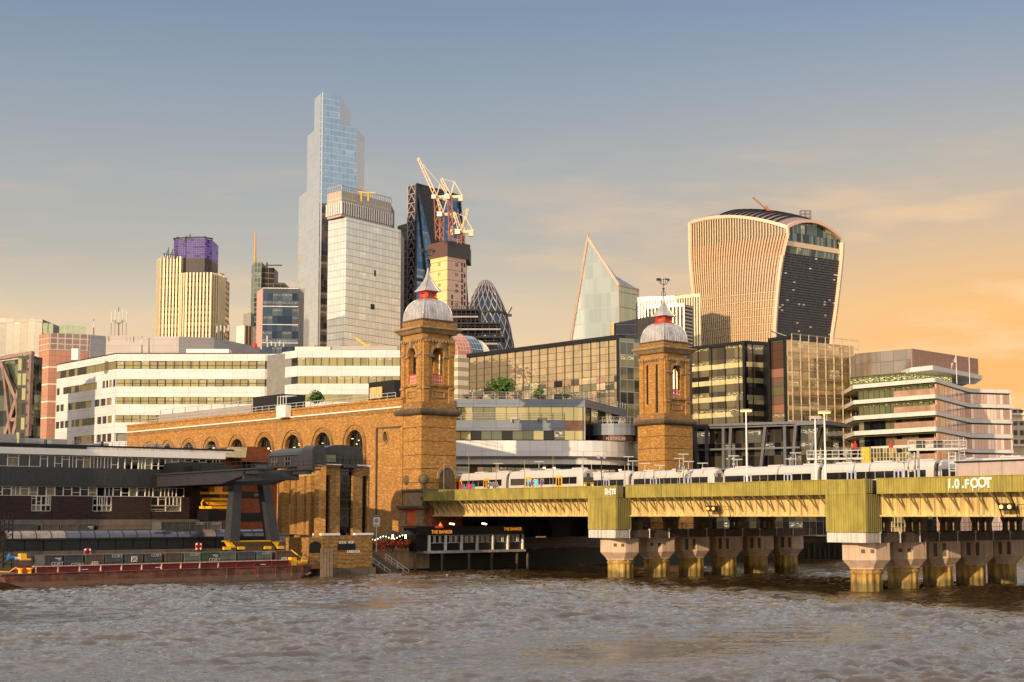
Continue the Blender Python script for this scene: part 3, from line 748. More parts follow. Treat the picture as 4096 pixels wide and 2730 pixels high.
    # square dome with curved sides and standing seams
    zd0, zd1 = za, Zpx['dome']; Hd = side/2 + e - .1; Hh = zd1-zd0; hl = Zpx['hl']
    prof = [(hl + (Hd-hl)*math.cos(t), zd0 + Hh*math.sin(t)**.92) for t in [math.pi/2*i/10 for i in range(11)]]
    def ringr(r, zz): return [(*(cc + uR*r*a + uL*r*b), zz) for a, b in ((-1,-1),(1,-1),(1,1),(-1,1))]
    m = MB(); m.loft([ringr(r, zz) for r, zz in prof]); dm = m.build('dome', M['lead'], root)
    for ax in (0, 1):
        for sg in (-1, 1):
            m = MB()
            for q in range(-5, 6):
                fx = q/5.5
                pts = []
                for r, zz in prof:
                    a_, b_ = (fx*Hd, sg*r) if ax == 0 else (sg*r, fx*Hd)
                    if abs(fx*Hd) > r + .02: break
                    pts.append(Vector((*(cc+uR*a_+uL*b_), zz)))
                for p, q2 in zip(pts, pts[1:]): m.bar(p, q2, .09, .12)
            m.build('standing_seams', M['lead'], dm)
    m = MB()
    for a_, b_ in ((-1,-1),(1,-1),(1,1),(-1,1)):
        m = MB(); pts = [Vector((*(cc+uR*r*a_+uL*r*b_), zz)) for r, zz in prof]
        for p, q2 in zip(pts, pts[1:]): m.bar(p, q2, .16, .16)
        m.build('hip_roll', M['lead'], dm)
    # red lantern
    zl_, zs_ = zd1, Zpx['spire0']; r = hl
    m = MB(); m.loft([ringr(r+.25, zl_-.1), ringr(r+.25, zl_+.22)]); m.loft([ringr(r+.05, zl_+.22), ringr(r+.05, zl_+.34)]); m.loft([ringr(r+.1, zs_-.3), ringr(r+.2, zs_)])
    for a_, b_ in ((-1,-1),(1,-1),(1,1),(-1,1)):
        p = cc+uR*r*a_*.88+uL*r*b_*.88; h2 = .24; m.prism([p+Vector((-h2,-h2)), p+Vector((h2,-h2)), p+Vector((h2,h2)), p+Vector((-h2,h2))], zl_+.2, zs_-.2)
    ln = m.build('lantern', M['redpaint'], root)
    m = MB(); m.loft([ringr(r*.82, zl_+.2), ringr(r*.82, zs_-.1)]); m.build('louvre', M['yellowd'], ln)
    zt = Zpx['tip']; n = 9
    sp = [(r+.75, zs_), (r+.72, zs_+.1)] + [((r+.5)*(1-t)**2.2*.92+.09+.25*(1-t), zs_+.1+(zt-zs_-.1)*t) for t in [i/n for i in range(1, n+1)]]
    m = MB(); m.loft([ringr(q, zz) for q, zz in sp]); spr = m.build('spire', M['lead'], root)
    m = MB()
    for ax in (0, 1):
        for sg in (-1, 1):
            for q in (-1, -.66, -.33, 0, .33, .66, 1):
                pts = [Vector((*(cc+(uR*q*rr+uL*sg*rr if ax == 0 else uR*sg*rr+uL*q*rr)), zz)) for rr, zz in sp]
                for p, q2 in zip(pts, pts[1:]): m.bar(p, q2, .07, .09)
    m.build('spire_seams', M['lead'], spr)
    # weather vane
    zf = Zpx['vane']; m = MB(); C = (cc.x, cc.y)
    P = lambda dx, zz: Vector((cc.x+dx, cc.y, zz))
    h = zf-zt
    m.cyl(P(0, zt-.3), P(0, zf), .09, .05, 6)
    for q in range(4):
        a_ = math.pi/2*q; pts = [Vector((cc.x+math.cos(a_)*rr, cc.y+math.sin(a_)*rr, zt+h*t)) for rr, t in ((.1,-.02),(.42,.10),(.38,.2),(.06,.3))]
        m.tube(pts, .045, 4)
    m.lathe(C, [(.05, zt+h*.34), (.3, zt+h*.4), (.05, zt+h*.46)], 8)
    for q in range(4):
        a_ = math.pi/2*q+.4; d = Vector((math.cos(a_), math.sin(a_), 0))
        m.tube([P(0, zt+h*.62), P(0, zt+h*.62)+d*.6+Vector((0,0,.15)), P(0, zt+h*.62)+d*.95+Vector((0,0,.65))], .05, 4)
    v = m.build('weather_vane', M['dark'], root)
    m = MB(); zz = zf-.35; m.bar(P(-1.2, zz), P(1.1, zz), .08); m.bar(P(-1.3, zz), P(-.5, zz+.05), .07, .5); m.cyl(P(.8, zz), P(1.25, zz), .2, .01, 5)
    m.build('vane_arrow', M['dark'], v)
    for i, ch in enumerate('NESW'):
        a_ = math.pi/2*i+.4; d = Vector((math.cos(a_), math.sin(a_), 0)); text_mesh(ch, .6, 'vane_letter', M['dark'], P(0, zt+h*.62)+d*.95+Vector((-.2,0,.7)), (1,0,0), (0,0,1), v, .03, .03)
    if arch_base:
        w = side
        m = MB(); a_ = arch_pts(w*.50, w*.98*.98, 11.0, 14.2) ; m.face([fR.at(p, q, .03) for p, q in a_]); m.build('blind_arch', M['soot'], root)
        m = MB(); rr = (w*.98*.98-w*.5)/2; mid = w*.5+rr; n = 12
        P2 = lambda r_, t, o_: fR.at(mid+r_*math.cos(t), 14.2+r_*math.sin(t), o_)
        for k_ in range(n):
            t0, t1 = math.pi*k_/n, math.pi*(k_+1)/n; m.hexa([P2(rr,t0,.16), P2(rr+.5,t0,.16), P2(rr+.5,t0,0), P2(rr,t0,0), P2(rr,t1,.16), P2(rr+.5,t1,.16), P2(rr+.5,t1,0), P2(rr,t1,0)])
        m.build('arch_ring', M['stone'], root)
    return root, cc
def zz_(X, D, d):
    return {k: (tuple(V(X, y, D).z for y in v) if isinstance(v, tuple) else V(X, v, D).z) for k, v in d.items()}
T1D, T2D = 256, 287
Z1 = zz_(1686, T1D, dict(ledge=(1654, 1632), plinth=1606, panel=1548, sill=1530, spring=1415, impost=1414, entab=1356, cornice=(1328, 1304), attic=1270, dome=1181, spire0=1149, tip=1050, vane=972)); Z1['hl'] = 1.05
Z2 = zz_(2657, T2D, dict(ledge=(1694, 1674), plinth=1652, panel=1602, sill=1586, spring=1484, impost=1484, entab=1432, cornice=(1408, 1384), attic=1358, dome=1281, spire0=1252, tip=1168, vane=1092)); Z2['hl'] = 1.15
t1, T1C = tower(1686, T1D, 7.55, 'left of two yellow brick towers with a lead dome, red lantern and spire', False, 0, Z1, True)
t2, T2C = tower(2657, T2D, 7.85, 'right of two yellow brick towers, with narrow slots in its left side', True, 0, Z2, False)
# ------------------------------------------------------------------ long station side wall with arches
def station_wall():
    A = xy(V(1590, 1635, 262)); 
    zc = V(1590, 1633, 262).z
    Bp = PZ(508, 1733, zc); Bp = xy(Bp)
    f = Fac(A, Bp); root = thing('station_wall', 'long yellow brick station side wall with a row of round arched windows', 'wall', base(A, Bp))
    zt = V(1590, 1598, 262).z; zb = 5.0; L = f.L
    arches = []
    for X, Yt, hw in ((1419, 1720, 34), (1291, 1731, 31), (1171, 1740, 29), (1058, 1749, 26), (949, 1757, 24), (846, 1764, 22), (755, 1771, 20), (672, 1778, 18), (596, 1785, 16)):
        s, z = f.px(X, Yt); sa = f.px(X+hw, Yt)[0]; sb = f.px(X-hw, Yt)[0]; arches.append((min(sa, sb), max(sa, sb), z))
    r0 = (arches[0][1]-arches[0][0])/2; zt0 = sum(a[2] for a in arches[:5])/5
    holes = []
    for a, b, z in arches:
        c = (a+b)/2; holes.append((c-r0, c+r0, zt0-r0))
    ps, pz = f.px(1542, 1750); pr = .75
    porth = [(ps+pr*.8*math.cos(6.2832*k/16), pz+pr*1.25*math.sin(6.2832*k/16)) for k in range(16)]
    m = MB(f.at(0,0,0)); m.plate(f, [(-1.5, zb), (L, zb), (L, zt), (-1.5, zt)], [arch_pts(a, b, 10.4, zs, 14) for a, b, zs in holes] + [porth], -1.0, 0)
    wall = m.build('wall', M['stock_warm'], root)
    m = MB(); m.pan(f, -1.5, L+.1, zt-.1, zt+.25, -.5, .18); m.build('coping', M['stock_warm'], root)
    m = MB(); m.pan(f, -1.4, L+.1, zc, zc+.22, 0, .3); m.build('string_course', M['white'], root)
    m = MB(f.at(0,0,0)); m.pan(f, -1.4, L+.1, zc-.6, zc-.01, 0, .12); m.build('brick_frieze', M['stock_dark'], root)
    for a, b, zs in holes:
        c = (a+b)/2; n = 14; m = MB()
        for rr, wd, o1 in ((r0+.02, .5, .10), (r0+.85, .12, .2)):
            P2 = lambda r_, t, o_: f.at(c+r_*math.cos(t), zs+r_*math.sin(t), o_)
            for k_ in range(n):
                t0, t1_ = math.pi*k_/n, math.pi*(k_+1)/n; m.hexa([P2(rr,t0,o1), P2(rr+wd,t0,o1), P2(rr+wd,t0,-.02), P2(rr,t0,-.02), P2(rr,t1_,o1), P2(rr+wd,t1_,o1), P2(rr+wd,t1_,-.02), P2(rr,t1_,-.02)])
            for q in (-1, 1):
                x0, x1 = sorted((c+q*rr, c+q*(rr+wd))); m.pan(f, x0, x1, 12.0, zs, -.02, o1)
        m.build('arch_ring', M['stock_dark'], root)
        m = MB(); m.face([f.at(p, q, -.7) for p, q in arch_pts(a, b, 10.4, zs, 14)]); g = m.build('arched_window', M['glassd'], root)
        m = MB()
        for q in (-.33, .0, .33): m.pan(f, c+q*r0*1.0-.05, c+q*r0*1.0+.05, 10.4, zs+r0*.9, -.7, -.6)
        m.pan(f, a, b, zs-.5, zs-.4, -.7, -.58); m.build('glazing_bars', M['steel'], g)
        m = MB(); rr_ = random.Random(int(a*10))
        for q in range(3): s0 = a+.5+rr_.random()*(b-a-1.6); z0 = zs+rr_.random()*r0*.5; m.pan(f, s0, s0+.6, z0, z0+.07, -.74, -.69)
        m.build('ceiling_light', M['lampglow'], g)
    m = MB(); m.face([f.at(p, q, -.5) for p, q in porth]); m.build('round_window', M['glassd'], root)
    m = MB(); n = 20
    for k_ in range(n):
        t0, t1_ = 6.2832*k_/n, 6.2832*(k_+1)/n; P2 = lambda w_, t, o_: f.at(ps+(pr*.8+w_)*math.cos(t), pz+(pr*1.25+w_)*math.sin(t), o_)
        m.hexa([P2(0,t0,.15), P2(.22,t0,.15), P2(.22,t0,-.02), P2(0,t0,-.02), P2(0,t1_,.15), P2(.22,t1_,.15), P2(.22,t1_,-.02), P2(0,t1_,-.02)])
    m.build('round_window_ring', M['stone'], root)
    s0, z0 = f.px(1512, 1712); m = MB(); m.pan(f, s0, s0+.25, 8, z0, 0, .3); m.pan(f, -1, s0+.25, z0-.2, z0+.05, 0, .25); m.build('rainwater_pipe', M['soot'], root)
    # railing above
    m = MB(); n = 40
    for i in range(n+1): s = 2+(L-4)*i/n; m.bar(f.at(s, zt+.2, -1.0), f.at(s, zt+1.3, -1.0), .09)
    for h in (.75, 1.3): m.bar(f.at(2, zt+h, -1.0), f.at(L-2, zt+h, -1.0), .09)
    m.build('railing', M['lgrey'], root)
    m = MB(); m.prism([f.at(22,0,-1), f.at(L,0,-1), f.at(L,0,-14), f.at(22,0,-14)], 14, zt-.3); m.build('roof', M['roofg'], root)
    s, z = f.px(1150, 1650); m = MB(); m.pan(f, s-1.6, s+1.6, z-1.0, z+1.2, .2, 1.4); pl = thing('access_cradle', 'white steel access cradle on the brick station wall parapet', 'cradle', f.at(s, z-1, .8))
    m.build('cabin', M['white'], pl)
    for q in (-1.5, -.5, .5, 1.5): m = MB(); m.bar(f.at(s+q, z+1.2, 1.2), f.at(s+q, z+2.9, 1.2), .1); m.bar(f.at(s+q, z+2.9, 1.2), f.at(s+q, z+2.9, -1), .08); m.build('post', M['white'], pl)
    # louvred plant enclosure on the station roof, seen at left
    s1, z1 = f.px(1008, 1610, -6); s0, z0 = f.px(637, 1700, -6)
    e = thing('louvred_plant_screen', 'long horizontal slatted screen on the roof behind the brick wall', 'screen', f.at((s0+s1)/2, zt, -6))
    zt2 = f.px(1008, 1622, -6)[1]
    for i in range(9):
        m = MB(); z = zt+.1+(zt2-zt)*i/9; m.hexa([f.at(s1,z,-5.9), f.at(s0,z,-5.9), f.at(s0,z+.05,-6.1), f.at(s1,z+.05,-6.1), f.at(s1,z+.22,-5.8), f.at(s0,z+.22,-5.8), f.at(s0,z+.27,-6.0), f.at(s1,z+.27,-6.0)]); m.build('slat', M['plant'], e)
    for i in range(8):
        s = s1+(s0-s1)*i/7; m = MB(); m.bar(f.at(s, zt-.3, -6.2), f.at(s, zt2+1.1, -6.2), .15); m.build('post', M['lgrey'], e)
    m = MB(); m.bar(f.at(s1, zt2+1.1, -6.2), f.at(s0, zt2+1.1, -6.2), .1); m.bar(f.at(s1, zt2+.6, -6.2), f.at(s0, zt2+.6, -6.2), .07); m.build('top_rail', M['lgrey'], e)
    def dbox(X0, X1, Yt, o, label, mat, nm='plant_room'):
        a, z = f.px(X0, Yt, o); b, _ = f.px(X1, Yt, o); m = MB(); m.pan(f, min(a, b), max(a, b), zt-.4, z, o-5, o); 
        r_ = m.build(nm, M[mat]); tag(r_, label, 'plant room'); return r_
    dbox(1012, 1130, 1590, -5, 'dark rooftop plant room with a small lit vent behind the slatted screen', 'black')
    dbox(1475, 1578, 1532, -9, 'dark rooftop box with yellow panels beside the left tower', 'black')
    a, z = f.px(1483, 1548, -8.9); b, _ = f.px(1530, 1548, -8.9)
    m = MB(); m.pan(f, min(a, b), max(a, b), z-2.2, z-.2, -8.9, -8.7); tag(m.build('lit_panel', M['yellowp']), 'cream panelled hatch on the dark rooftop box beside the left tower', 'hatch')
    return f, zt
SW, SWT = station_wall()
# ------------------------------------------------------------------ wharf building, left
WF = None
def wharf():
    global WF
    a = xy(V(-60, 1802, 212)); zf = V(0, 1802, 214).z
    b = xy(PZ(1000, 1829, zf)); f = Fac(a, b); WF = f; L = f.L
    root = thing('wharf_building', 'low dark brick waste wharf building with white framed strip windows', 'building', base(a, b))
    S = lambda X, Y=1950: f.px(X, Y)[0]
    Z = lambda Y, X=400: f.px(X, Y)[1]
    s0, s1 = 0, S(885)
    o = -.001
    m = MB(f.at(0,0,0)); m.pan(f, s0, S(885), 4.0, Z(1795), -14, -.6); m.build('inner_wall', M['brown'], root)
    # brick lower wall with three tall window bays left open
    bays = [(128, 210), (373, 452), (605, 730)]
    edges = [-60]+[x for q in bays for x in q]+[760]
    for i in range(0, len(edges), 2):
        m = MB(f.at(0,0,0)); m.pan(f, S(edges[i]), S(edges[i+1]), Z(2078), Z(1986), -.6, 0); m.build('brick_wall', M['brown'], root)
    for x0, x1 in bays: m = MB(f.at(0,0,0)); m.pan(f, S(x0)+.003, S(x1)-.003, Z(2078), Z(2046)-.1, -.6, -.05); m.build('brick_wall', M['brown'], root)
    m = MB(); m.pan(f, s0, S(800), Z(2104), Z(2079), -.6, .25); m.build('concrete_beam', M['concbeam'], root)
    m = MB(); m.pan(f, S(395), S(665), Z(2120), Z(2104), -.6, .2); m.build('concrete_lintel', M['concbeam'], root)
    for x0, x1 in ((390, 425), (620, 650)): m = MB(); m.pan(f, S(x0), S(x1), 4, Z(2120), -.6, .2); m.build('concrete_column', M['concbeam'], root)
    m = MB(); m.pan(f, S(425), S(620), 4, Z(2120), -.59, -.5); dk = m.build('loading_bay', M['black'], root)
    for x0, x1, y0, y1 in ((490, 545, 2128, 2136), (470, 490, 2127, 2130), (548, 560, 2128, 2140)): m = MB(); m.pan(f, S(x0), S(x1), Z(y1), Z(y0), -.5, -.45); m.build('bay_light', M['lampglow'], dk)
    # mid strip window
    def strip(x0, x1, yb, yt, n, nm='window', tall=None):
        for i in range(n):
            a_ = S(x0)+(S(x1)-S(x0))*i/n; b_ = S(x0)+(S(x1)-S(x0))*(i+1)/n
            m = MB(); m.pan(f, a_+.04, b_-.04, Z(yb), Z(yt), -.5, -.35)
            lit = R.random()
            w = m.build(nm, M['glassd'] if lit > .16 else M['dimroom'], root)
            m = MB(); t = .055
            m.pan(f, a_, a_+t, Z(yb), Z(yt), -.35, -.18); m.pan(f, b_-t, b_, Z(yb), Z(yt), -.35, -.18); m.pan(f, a_+t, b_-t, Z(yt)-t, Z(yt), -.35, -.18); m.pan(f, a_+t, b_-t, Z(yb), Z(yb)+t, -.35, -.18)
            h = Z(yt)-Z(yb)
            k = R.random()
            if k < .45: zz = Z(yb)+h*(.35 if k < .2 else .7); m.pan(f, a_+t, b_-t, zz, zz+t, -.35, -.19)
            elif k < .75: m.pan(f, (a_+b_)/2-.03, (a_+b_)/2+.03, Z(yb)+t, Z(yt)-t, -.35, -.2)
            m.build('window_frame', M['white'], w)
    M['dimroom'] = plain('dim_room', (120, 108, 84), .4, var=.4, sc=1.5)
    M['pale_blind'] = plain('pale_blind_glass', (176, 148, 128), .15, .3, var=.15, sc=.6)
    strip(-60, 740, 1986, 1949, 24)
    for x0, x1 in bays: strip(x0+2, x1-2, 2022, 1987, 4, 'tall_window'); strip(x0+2, x1-2, 2046, 2023, 2, 'low_window')
    # black tiled spandrel
    m = MB(f.at(0,0,0)); m.pan(f, s0, S(745), Z(1948), Z(1874), -.5, .35)
    t = NT('black_tile'); a_ = t.noise(t.map(t.uv, (3, .5, 1)), 1, 6, .7); b_ = t.noise(t.map(t.uv, (.5, 6, 1)), 1, 5, .7)
    k = t.mix(t.math('MULTIPLY', t.ramp(a_, [(.5, (0,0,0)), (.7, (1,1,1))]), .5), lin((38, 38, 38)), lin((74, 72, 66)))
    k = t.mix(t.math('MULTIPLY', t.ramp(b_, [(.55, (0,0,0)), (.7, (1,1,1))]), .35), k, lin((80, 76, 66))); M['btile'] = t.out(k, .5)
    m.build('black_spandrel', M['btile'], root)
    # upper strip windows: wide panes and fixed panes
    strip(-60, 160, 1873, 1826, 5, 'office_window'); strip(160, 740, 1876, 1828, 21, 'office_window'); strip(742, 880, 1846, 1828, 5, 'office_window')
    m = MB(); m.pan(f, S(742), S(885), Z(1950), Z(1847), -.55, 0); m.build('brick_wall', M['brown'], root)
    m = MB(); m.pan(f, s0, S(893), Z(1825), Z(1800), -.6, .5); m.build('white_fascia', M['white'], root)
    m = MB(); m.pan(f, S(340), S(920), Z(1800)+.003, Z(1791), -.8, .4); m.build('concrete_upstand', M['concw'], root)
    m = MB(); m.pan(f, s0, S(930), Z(1790), Z(1783), -12, .3); m.build('roof', M['black'], root)
    m = MB(); m.pan(f, s0, S(340), Z(1800)+.003, Z(1790)-.003, -.8, .1); m.build('dark_upstand', M['black'], root)
    m = MB()
    for i in range(36): s = S(-40)+(S(890)-S(-40))*i/35; m.bar(f.at(s, Z(1784), -1.2), f.at(s, Z(1766), -1.2), .05)
    for y in (1766, 1774): m.bar(f.at(S(-40), Z(y), -1.2), f.at(S(890), Z(y), -1.2), .05)
    m.build('roof_railing', M['lgrey'], root)
    for i, (x0, x1, yt, d, mt, lb) in enumerate(((-60, 165, 1738, 8, 'plant', 'long grey corrugated rooftop box at the far left of the wharf roof'), (150, 320, 1757, 4, 'lgrey', 'low pale metal rooftop duct on the left of the wharf roof'), (205, 240, 1766, 2.5, 'white', 'small white rooftop unit on the wharf roof, left of the domed vent'), (430, 468, 1770, 2.5, 'lgrey', 'pale boxy rooftop vent in the middle of the wharf roof'), (650, 690, 1770, 2.5, 'lgrey', 'pale rooftop air unit near the right end of the wharf roof'))):
        m = MB(); m.pan(f, S(x0, 1780), S(x1, 1780), Z(1784), Z(yt), -d-2, -d)
        tag(m.build('rooftop_unit', M[mt]), lb, 'rooftop unit')
    for X in (197, 425, 646): m = MB(); m.cyl(f.at(S(X), Z(1784), -1.6), f.at(S(X), Z(1764), -1.6), .2, n=8); tag(m.build('roof_vent_pipe', M['black']), {197: 'leftmost black vent pipe', 425: 'middle black vent pipe', 646: 'rightmost black vent pipe'}[X]+' standing on the wharf roof', 'vent pipe', 'vent pipes on the wharf roof')
    for i in range(9): 
        s, z = f.px(300+i*52, 1857 if False else 1950); 
    # sloping orange brick stair tower at the right end
    g = xy(V(820, 1850, 246)), xy(V(1090, 1850, 256)); f2 = Fac(*g); zq = lambda Y, X=950: f2.px(X, Y)[1]; sq = lambda X, Y=1850: f2.px(X, Y)[0]
    r2 = thing('orange_brick_block', 'orange brick block with a sloping roof behind the gantry crane', 'building', base(*g))
    m = MB(f2.at(0,0,0)); prof = [(sq(870), 5), (sq(1110), 5), (sq(1110), zq(1815)), (sq(1085), zq(1810)), (sq(1062), zq(1785)), (sq(988), zq(1785)), (sq(940), zq(1828)), (sq(870), zq(1830))]
    n = len(prof); fr = [f2.at(p, q, 0) for p, q in prof]; bk = [f2.at(p, q, -8) for p, q in prof]
    m.face(fr); m.face(bk[::-1])
    for i in range(n): j = (i+1) % n; m.face([fr[i], bk[i], bk[j], fr[j]])
    m.build('brick_wall', M['red'], r2)
    m = MB(); m.face([f2.at(sq(880), zq(1828), .3), f2.at(sq(945), zq(1828), .3), f2.at(sq(982), zq(1790), .02), f2.at(sq(918), zq(1790), .02)]); 
    m.hexa([f2.at(sq(876),zq(1834),2.6), f2.at(sq(940),zq(1834),2.6), f2.at(sq(940),zq(1834),.01), f2.at(sq(876),zq(1834),.01), f2.at(sq(912),zq(1790),.6), f2.at(sq(978),zq(1790),.6), f2.at(sq(978),zq(1790),.01), f2.at(sq(912),zq(1790),.01)])
    m.build('sloping_roof_light', M['yellowp'], r2)
    for y0, y1 in ((1966, 1994), (2052, 2088)): m = MB(); m.pan(f2, sq(910), sq(1062), zq(y1), zq(y0), 0, .03); w = m.build('strip_window', M['black'], r2)
    m = MB(); m.pan(f2, sq(1018), sq(1035), zq(1986), zq(1974), .03, .05); m.build('lit_window', M['dimroom'], r2)
    m = MB(); m.pan(f2, sq(925), sq(1085), zq(1850), zq(1838), 0, 2.6); m.build('brick_parapet', M['red'], r2)
    m = MB(); m.hexa([f2.at(sq(960),zq(1872),4), f2.at(sq(1110),zq(1872),4), f2.at(sq(1110),zq(1872),.02), f2.at(sq(960),zq(1872),.02), f2.at(sq(980),zq(1846),1.8), f2.at(sq(1100),zq(1846),1.8), f2.at(sq(1100),zq(1846),.02), f2.at(sq(980),zq(1846),.02)]); m.build('glazed_lean_to', M['steel'], r2)
wharf()
# ------------------------------------------------------------------ brick pier block with curved dark roofs
def pump():
    A = xy(V(1275, 1990, 222)); f = Fac(A, A+QN*9.2); fl = Fac(A, A + (xy(V(1112, 1990, 246))-A).normalized()*21)
    root = thing('brick_pier_building', 'yellow brick riverside block of tall piers with dark slot windows and curved grey roofs', 'building', base(A, f.b))
    zt = V(1275, 1864, 222).z; S = lambda X, Y=1990: f.px(X, Y)[0]; Z = lambda Y, X=1370: f.px(X, Y)[1]
    SL = lambda X, Y=1990: fl.px(X, Y)[0]; sr = S(1478)
    z0 = Z(2142)
    m = MB(); m.prism([f.at(.4,0,-.5), f.at(sr-.4,0,-.5), f.at(sr-.4,0,-8), fl.at(20,0,-.6), fl.at(.5,0,-.6)], 2, zt-.3); m.build('dark_core', M['glassd'], root)
    for x0, x1 in ((1275, 1290), (1320, 1360), (1412, 1449), (1470, 1478)):
        m = MB(f.at(0,0,0)); m.pan(f, S(x0), S(x1), z0, zt, -1.0, 0); m.build('brick_pier', M['stock_dark'], root)
    for x0, x1 in ((1290.2, 1319.8), (1449.2, 1469.8)):
        m = MB(f.at(0,0,0)); m.pan(f, S(x0), S(x1), Z(1902), zt, -.8, -.06); m.build('brick_lintel', M['stock_dark'], root)
    for x0, x1 in ((1272, 1362), (1410, 1480)): m = MB(); m.pan(f, S(x0), S(x1), zt, zt+.28, -1.1, .15); m.build('white_coping', M['white'], root)
    for i, y in enumerate((1905, 1935, 1962, 2000, 2035, 2070, 2105)):
        for x0, x1 in ((1362, 1411), (1291, 1319)):
            m = MB(); 
            a_, b_ = S(x0)+.15, S(x1)-.15
            m.pan(f, a_, b_, Z(y+26), Z(y), -.5, -.42); w = m.build('slot_window', M['glassd'], root)
            m = MB(); m.pan(f, a_, b_, Z(y+1.5), Z(y-1.5), -.42, -.3); m.pan(f, (a_+b_)/2-.05, (a_+b_)/2+.05, Z(y+26), Z(y), -.42, -.34)
            for q in (1/3, 2/3): m.pan(f, a_+(b_-a_)*q-.03, a_+(b_-a_)*q+.03, Z(y+26), Z(y), -.42, -.36)
            m.build('window_frame', M['steel'], w)
    for q in (1112, 1164, 1191, 1226, 1249): pass
    for x0, x1 in ((1112, 1132), (1161, 1179), (1189, 1216), (1225, 1242)):
        m = MB(fl.at(0,0,0)); m.pan(fl, SL(x1), SL(x0), z0, zt-1.2, -1.0, 0); m.build('brick_pier', M['stock'], root)
    m = MB(fl.at(0,0,0)); m.pan(fl, SL(1269), 0, z0, zt, -1, 0); m.build('brick_pier', M['stock'], root)
    m = MB(); m.pan(fl, SL(1240), SL(1060), zt-1.2, zt-.1, -1, .02); m.build('concrete_band', M['yellowp'], root)
    # base: banded brick with segmental arch
    zb = 1.2; n = 8
    s0, s1 = S(1283), sr
    for i in range(n):
        za, zb_ = 1.0+(z0-1.0)*i/n, 1.0+(z0-1.0)*(i+1)/n
        m = MB(f.at(0,0,0)); m.pan(f, s0, s1+.2, za+.05, zb_, -6, .5); m.build('brick_course', M['stock_dark'], root)
        m = MB(); m.pan(f, s0+.05, s1+.15, za, za+.05, -6, .42); m.build('joint', M['soot'], root)
    m = MB(); m.pan(f, S(1278), S(1352), z0, z0+.3, -1.5, .6); m.pan(f, S(1413), s1+.3, z0+.001, z0+.3, -1.5, .6); m.build('white_ledge', M['white'], root)
    m = MB(); c = (S(1343)+S(1415))/2; hw = (S(1415)-S(1343))/2; zz = Z(2202)
    m.face([f.at(c-hw, zz, .52), f.at(c+hw, zz, .52)] + [f.at(c+hw*math.cos(math.pi*k/10), zz+.7+.55*math.sin(math.pi*k/10), .52) for k in range(11)]); m.build('arched_opening', M['black'], root)
    m = MB(); m.pan(f, S(1232), S(1282), 1, Z(2150), -5, .3); m.build('side_wall', M['stock_dark'], root)
    m = MB(); c = S(1258); m.face([f.at(c-1.0, Z(2210), .32), f.at(c+1.0, Z(2210), .32)] + [f.at(c+1.0*math.cos(math.pi*k/10), Z(2180)+.5*math.sin(math.pi*k/10), .32) for k in range(11)]); m.build('arched_opening', M['black'], root)
    m = MB(); m.pan(f, S(1280), s1+.6, -1, 1.0, -6, .8); m.build('concrete_footing', M['concd'], root)
    u = Vector((f.u.x, f.u.y, 0))
    text_mesh('SABEUOK', .55, 'graffiti_lettering', M['white'], f.at(S(1381), Z(2213), .52), u, (0,0,1), root, .01, .01)
    text_mesh('ZOOK  MOB', .45, 'graffiti_lettering', M['white'], f.at(S(1349), Z(2175), .52), u, (0,0,1), root, .01, .01)
    # curved roofs
    def vault(sA, sB, o0, o1, zb, h, name, n=10, fac=f, ends=True, glaz=None):
        rings = []
        for o in (o1, o0):
            rings.append([fac.at(sA, zb-2.2, o)] + [fac.at((sA+sB)/2-(sB-sA)/2*math.cos(math.pi*k/n), zb+h*math.sin(math.pi*k/n), o) for k in range(n+1)] + [fac.at(sB, zb-2.2, o)])
        m = MB(); m.loft(rings); return m.build(name, M['steel'], root)
    zr = Z(1814)
    v = vault(S(1290), S(1456), -6, -.3, zr, Z(1780)-zr, 'curved_roof')
    for x0, x1 in ((1305, 1346), (1352, 1372), (1378, 1400), (1404, 1422), (1427, 1447)):
        m = MB(); m.pan(f, S(x0), S(x1), Z(1858 if x0 > 1350 else 1850), Z(1822), -.3, -.24); m.build('window', M['glassd'] if x0 > 1320 else M['dimroom'], v)
    m = MB(); m.pan(f, S(1285), S(1462), Z(1864), Z(1862), -.5, .6); m.build('balcony_floor', M['steel'], root)
    m = MB()
    for i in range(15): s = S(1275)+(S(1475)-S(1275))*i/14; m.bar(f.at(s, zt, .1), f.at(s, zt+1.0, .1), .04)
    m.bar(f.at(S(1275), zt+1, .1), f.at(S(1475), zt+1, .1), .05); m.build('balcony_rail', M['dark'], root)
    m = MB(); m.pan(f, S(1364), S(1412), Z(1872), Z(1858), -.4, .9); m.pan(f, S(1364), S(1412), Z(1886), Z(1884), -.4, .9); m.build('balcony', M['steel'], root)
    # left wing, seen along its side
    fw = Fac(xy(V(1075, 1850, 240)), xy(V(1247, 1850, 229)))
    sw = lambda X: fw.px(X, 1850)[0]; zw = lambda Y, X=1160: fw.px(X, Y)[1]
    m = MB(); m.prism([fw.at(0,0,0), fw.at(fw.L,0,0), fw.at(fw.L,0,-7), fw.at(0,0,-7)], zw(1868), zw(1822, 1160))
    rings = []
    for s in (0, fw.L):
        rings.append([fw.at(s, zw(1822), .25)] + [fw.at(s, zw(1822)+1.25*math.sin(math.pi*k/8), -3.4+3.6*math.cos(math.pi*k/8)) for k in range(9)])
    m.loft(rings); lw = m.build('side_wing', M['steel'], root)
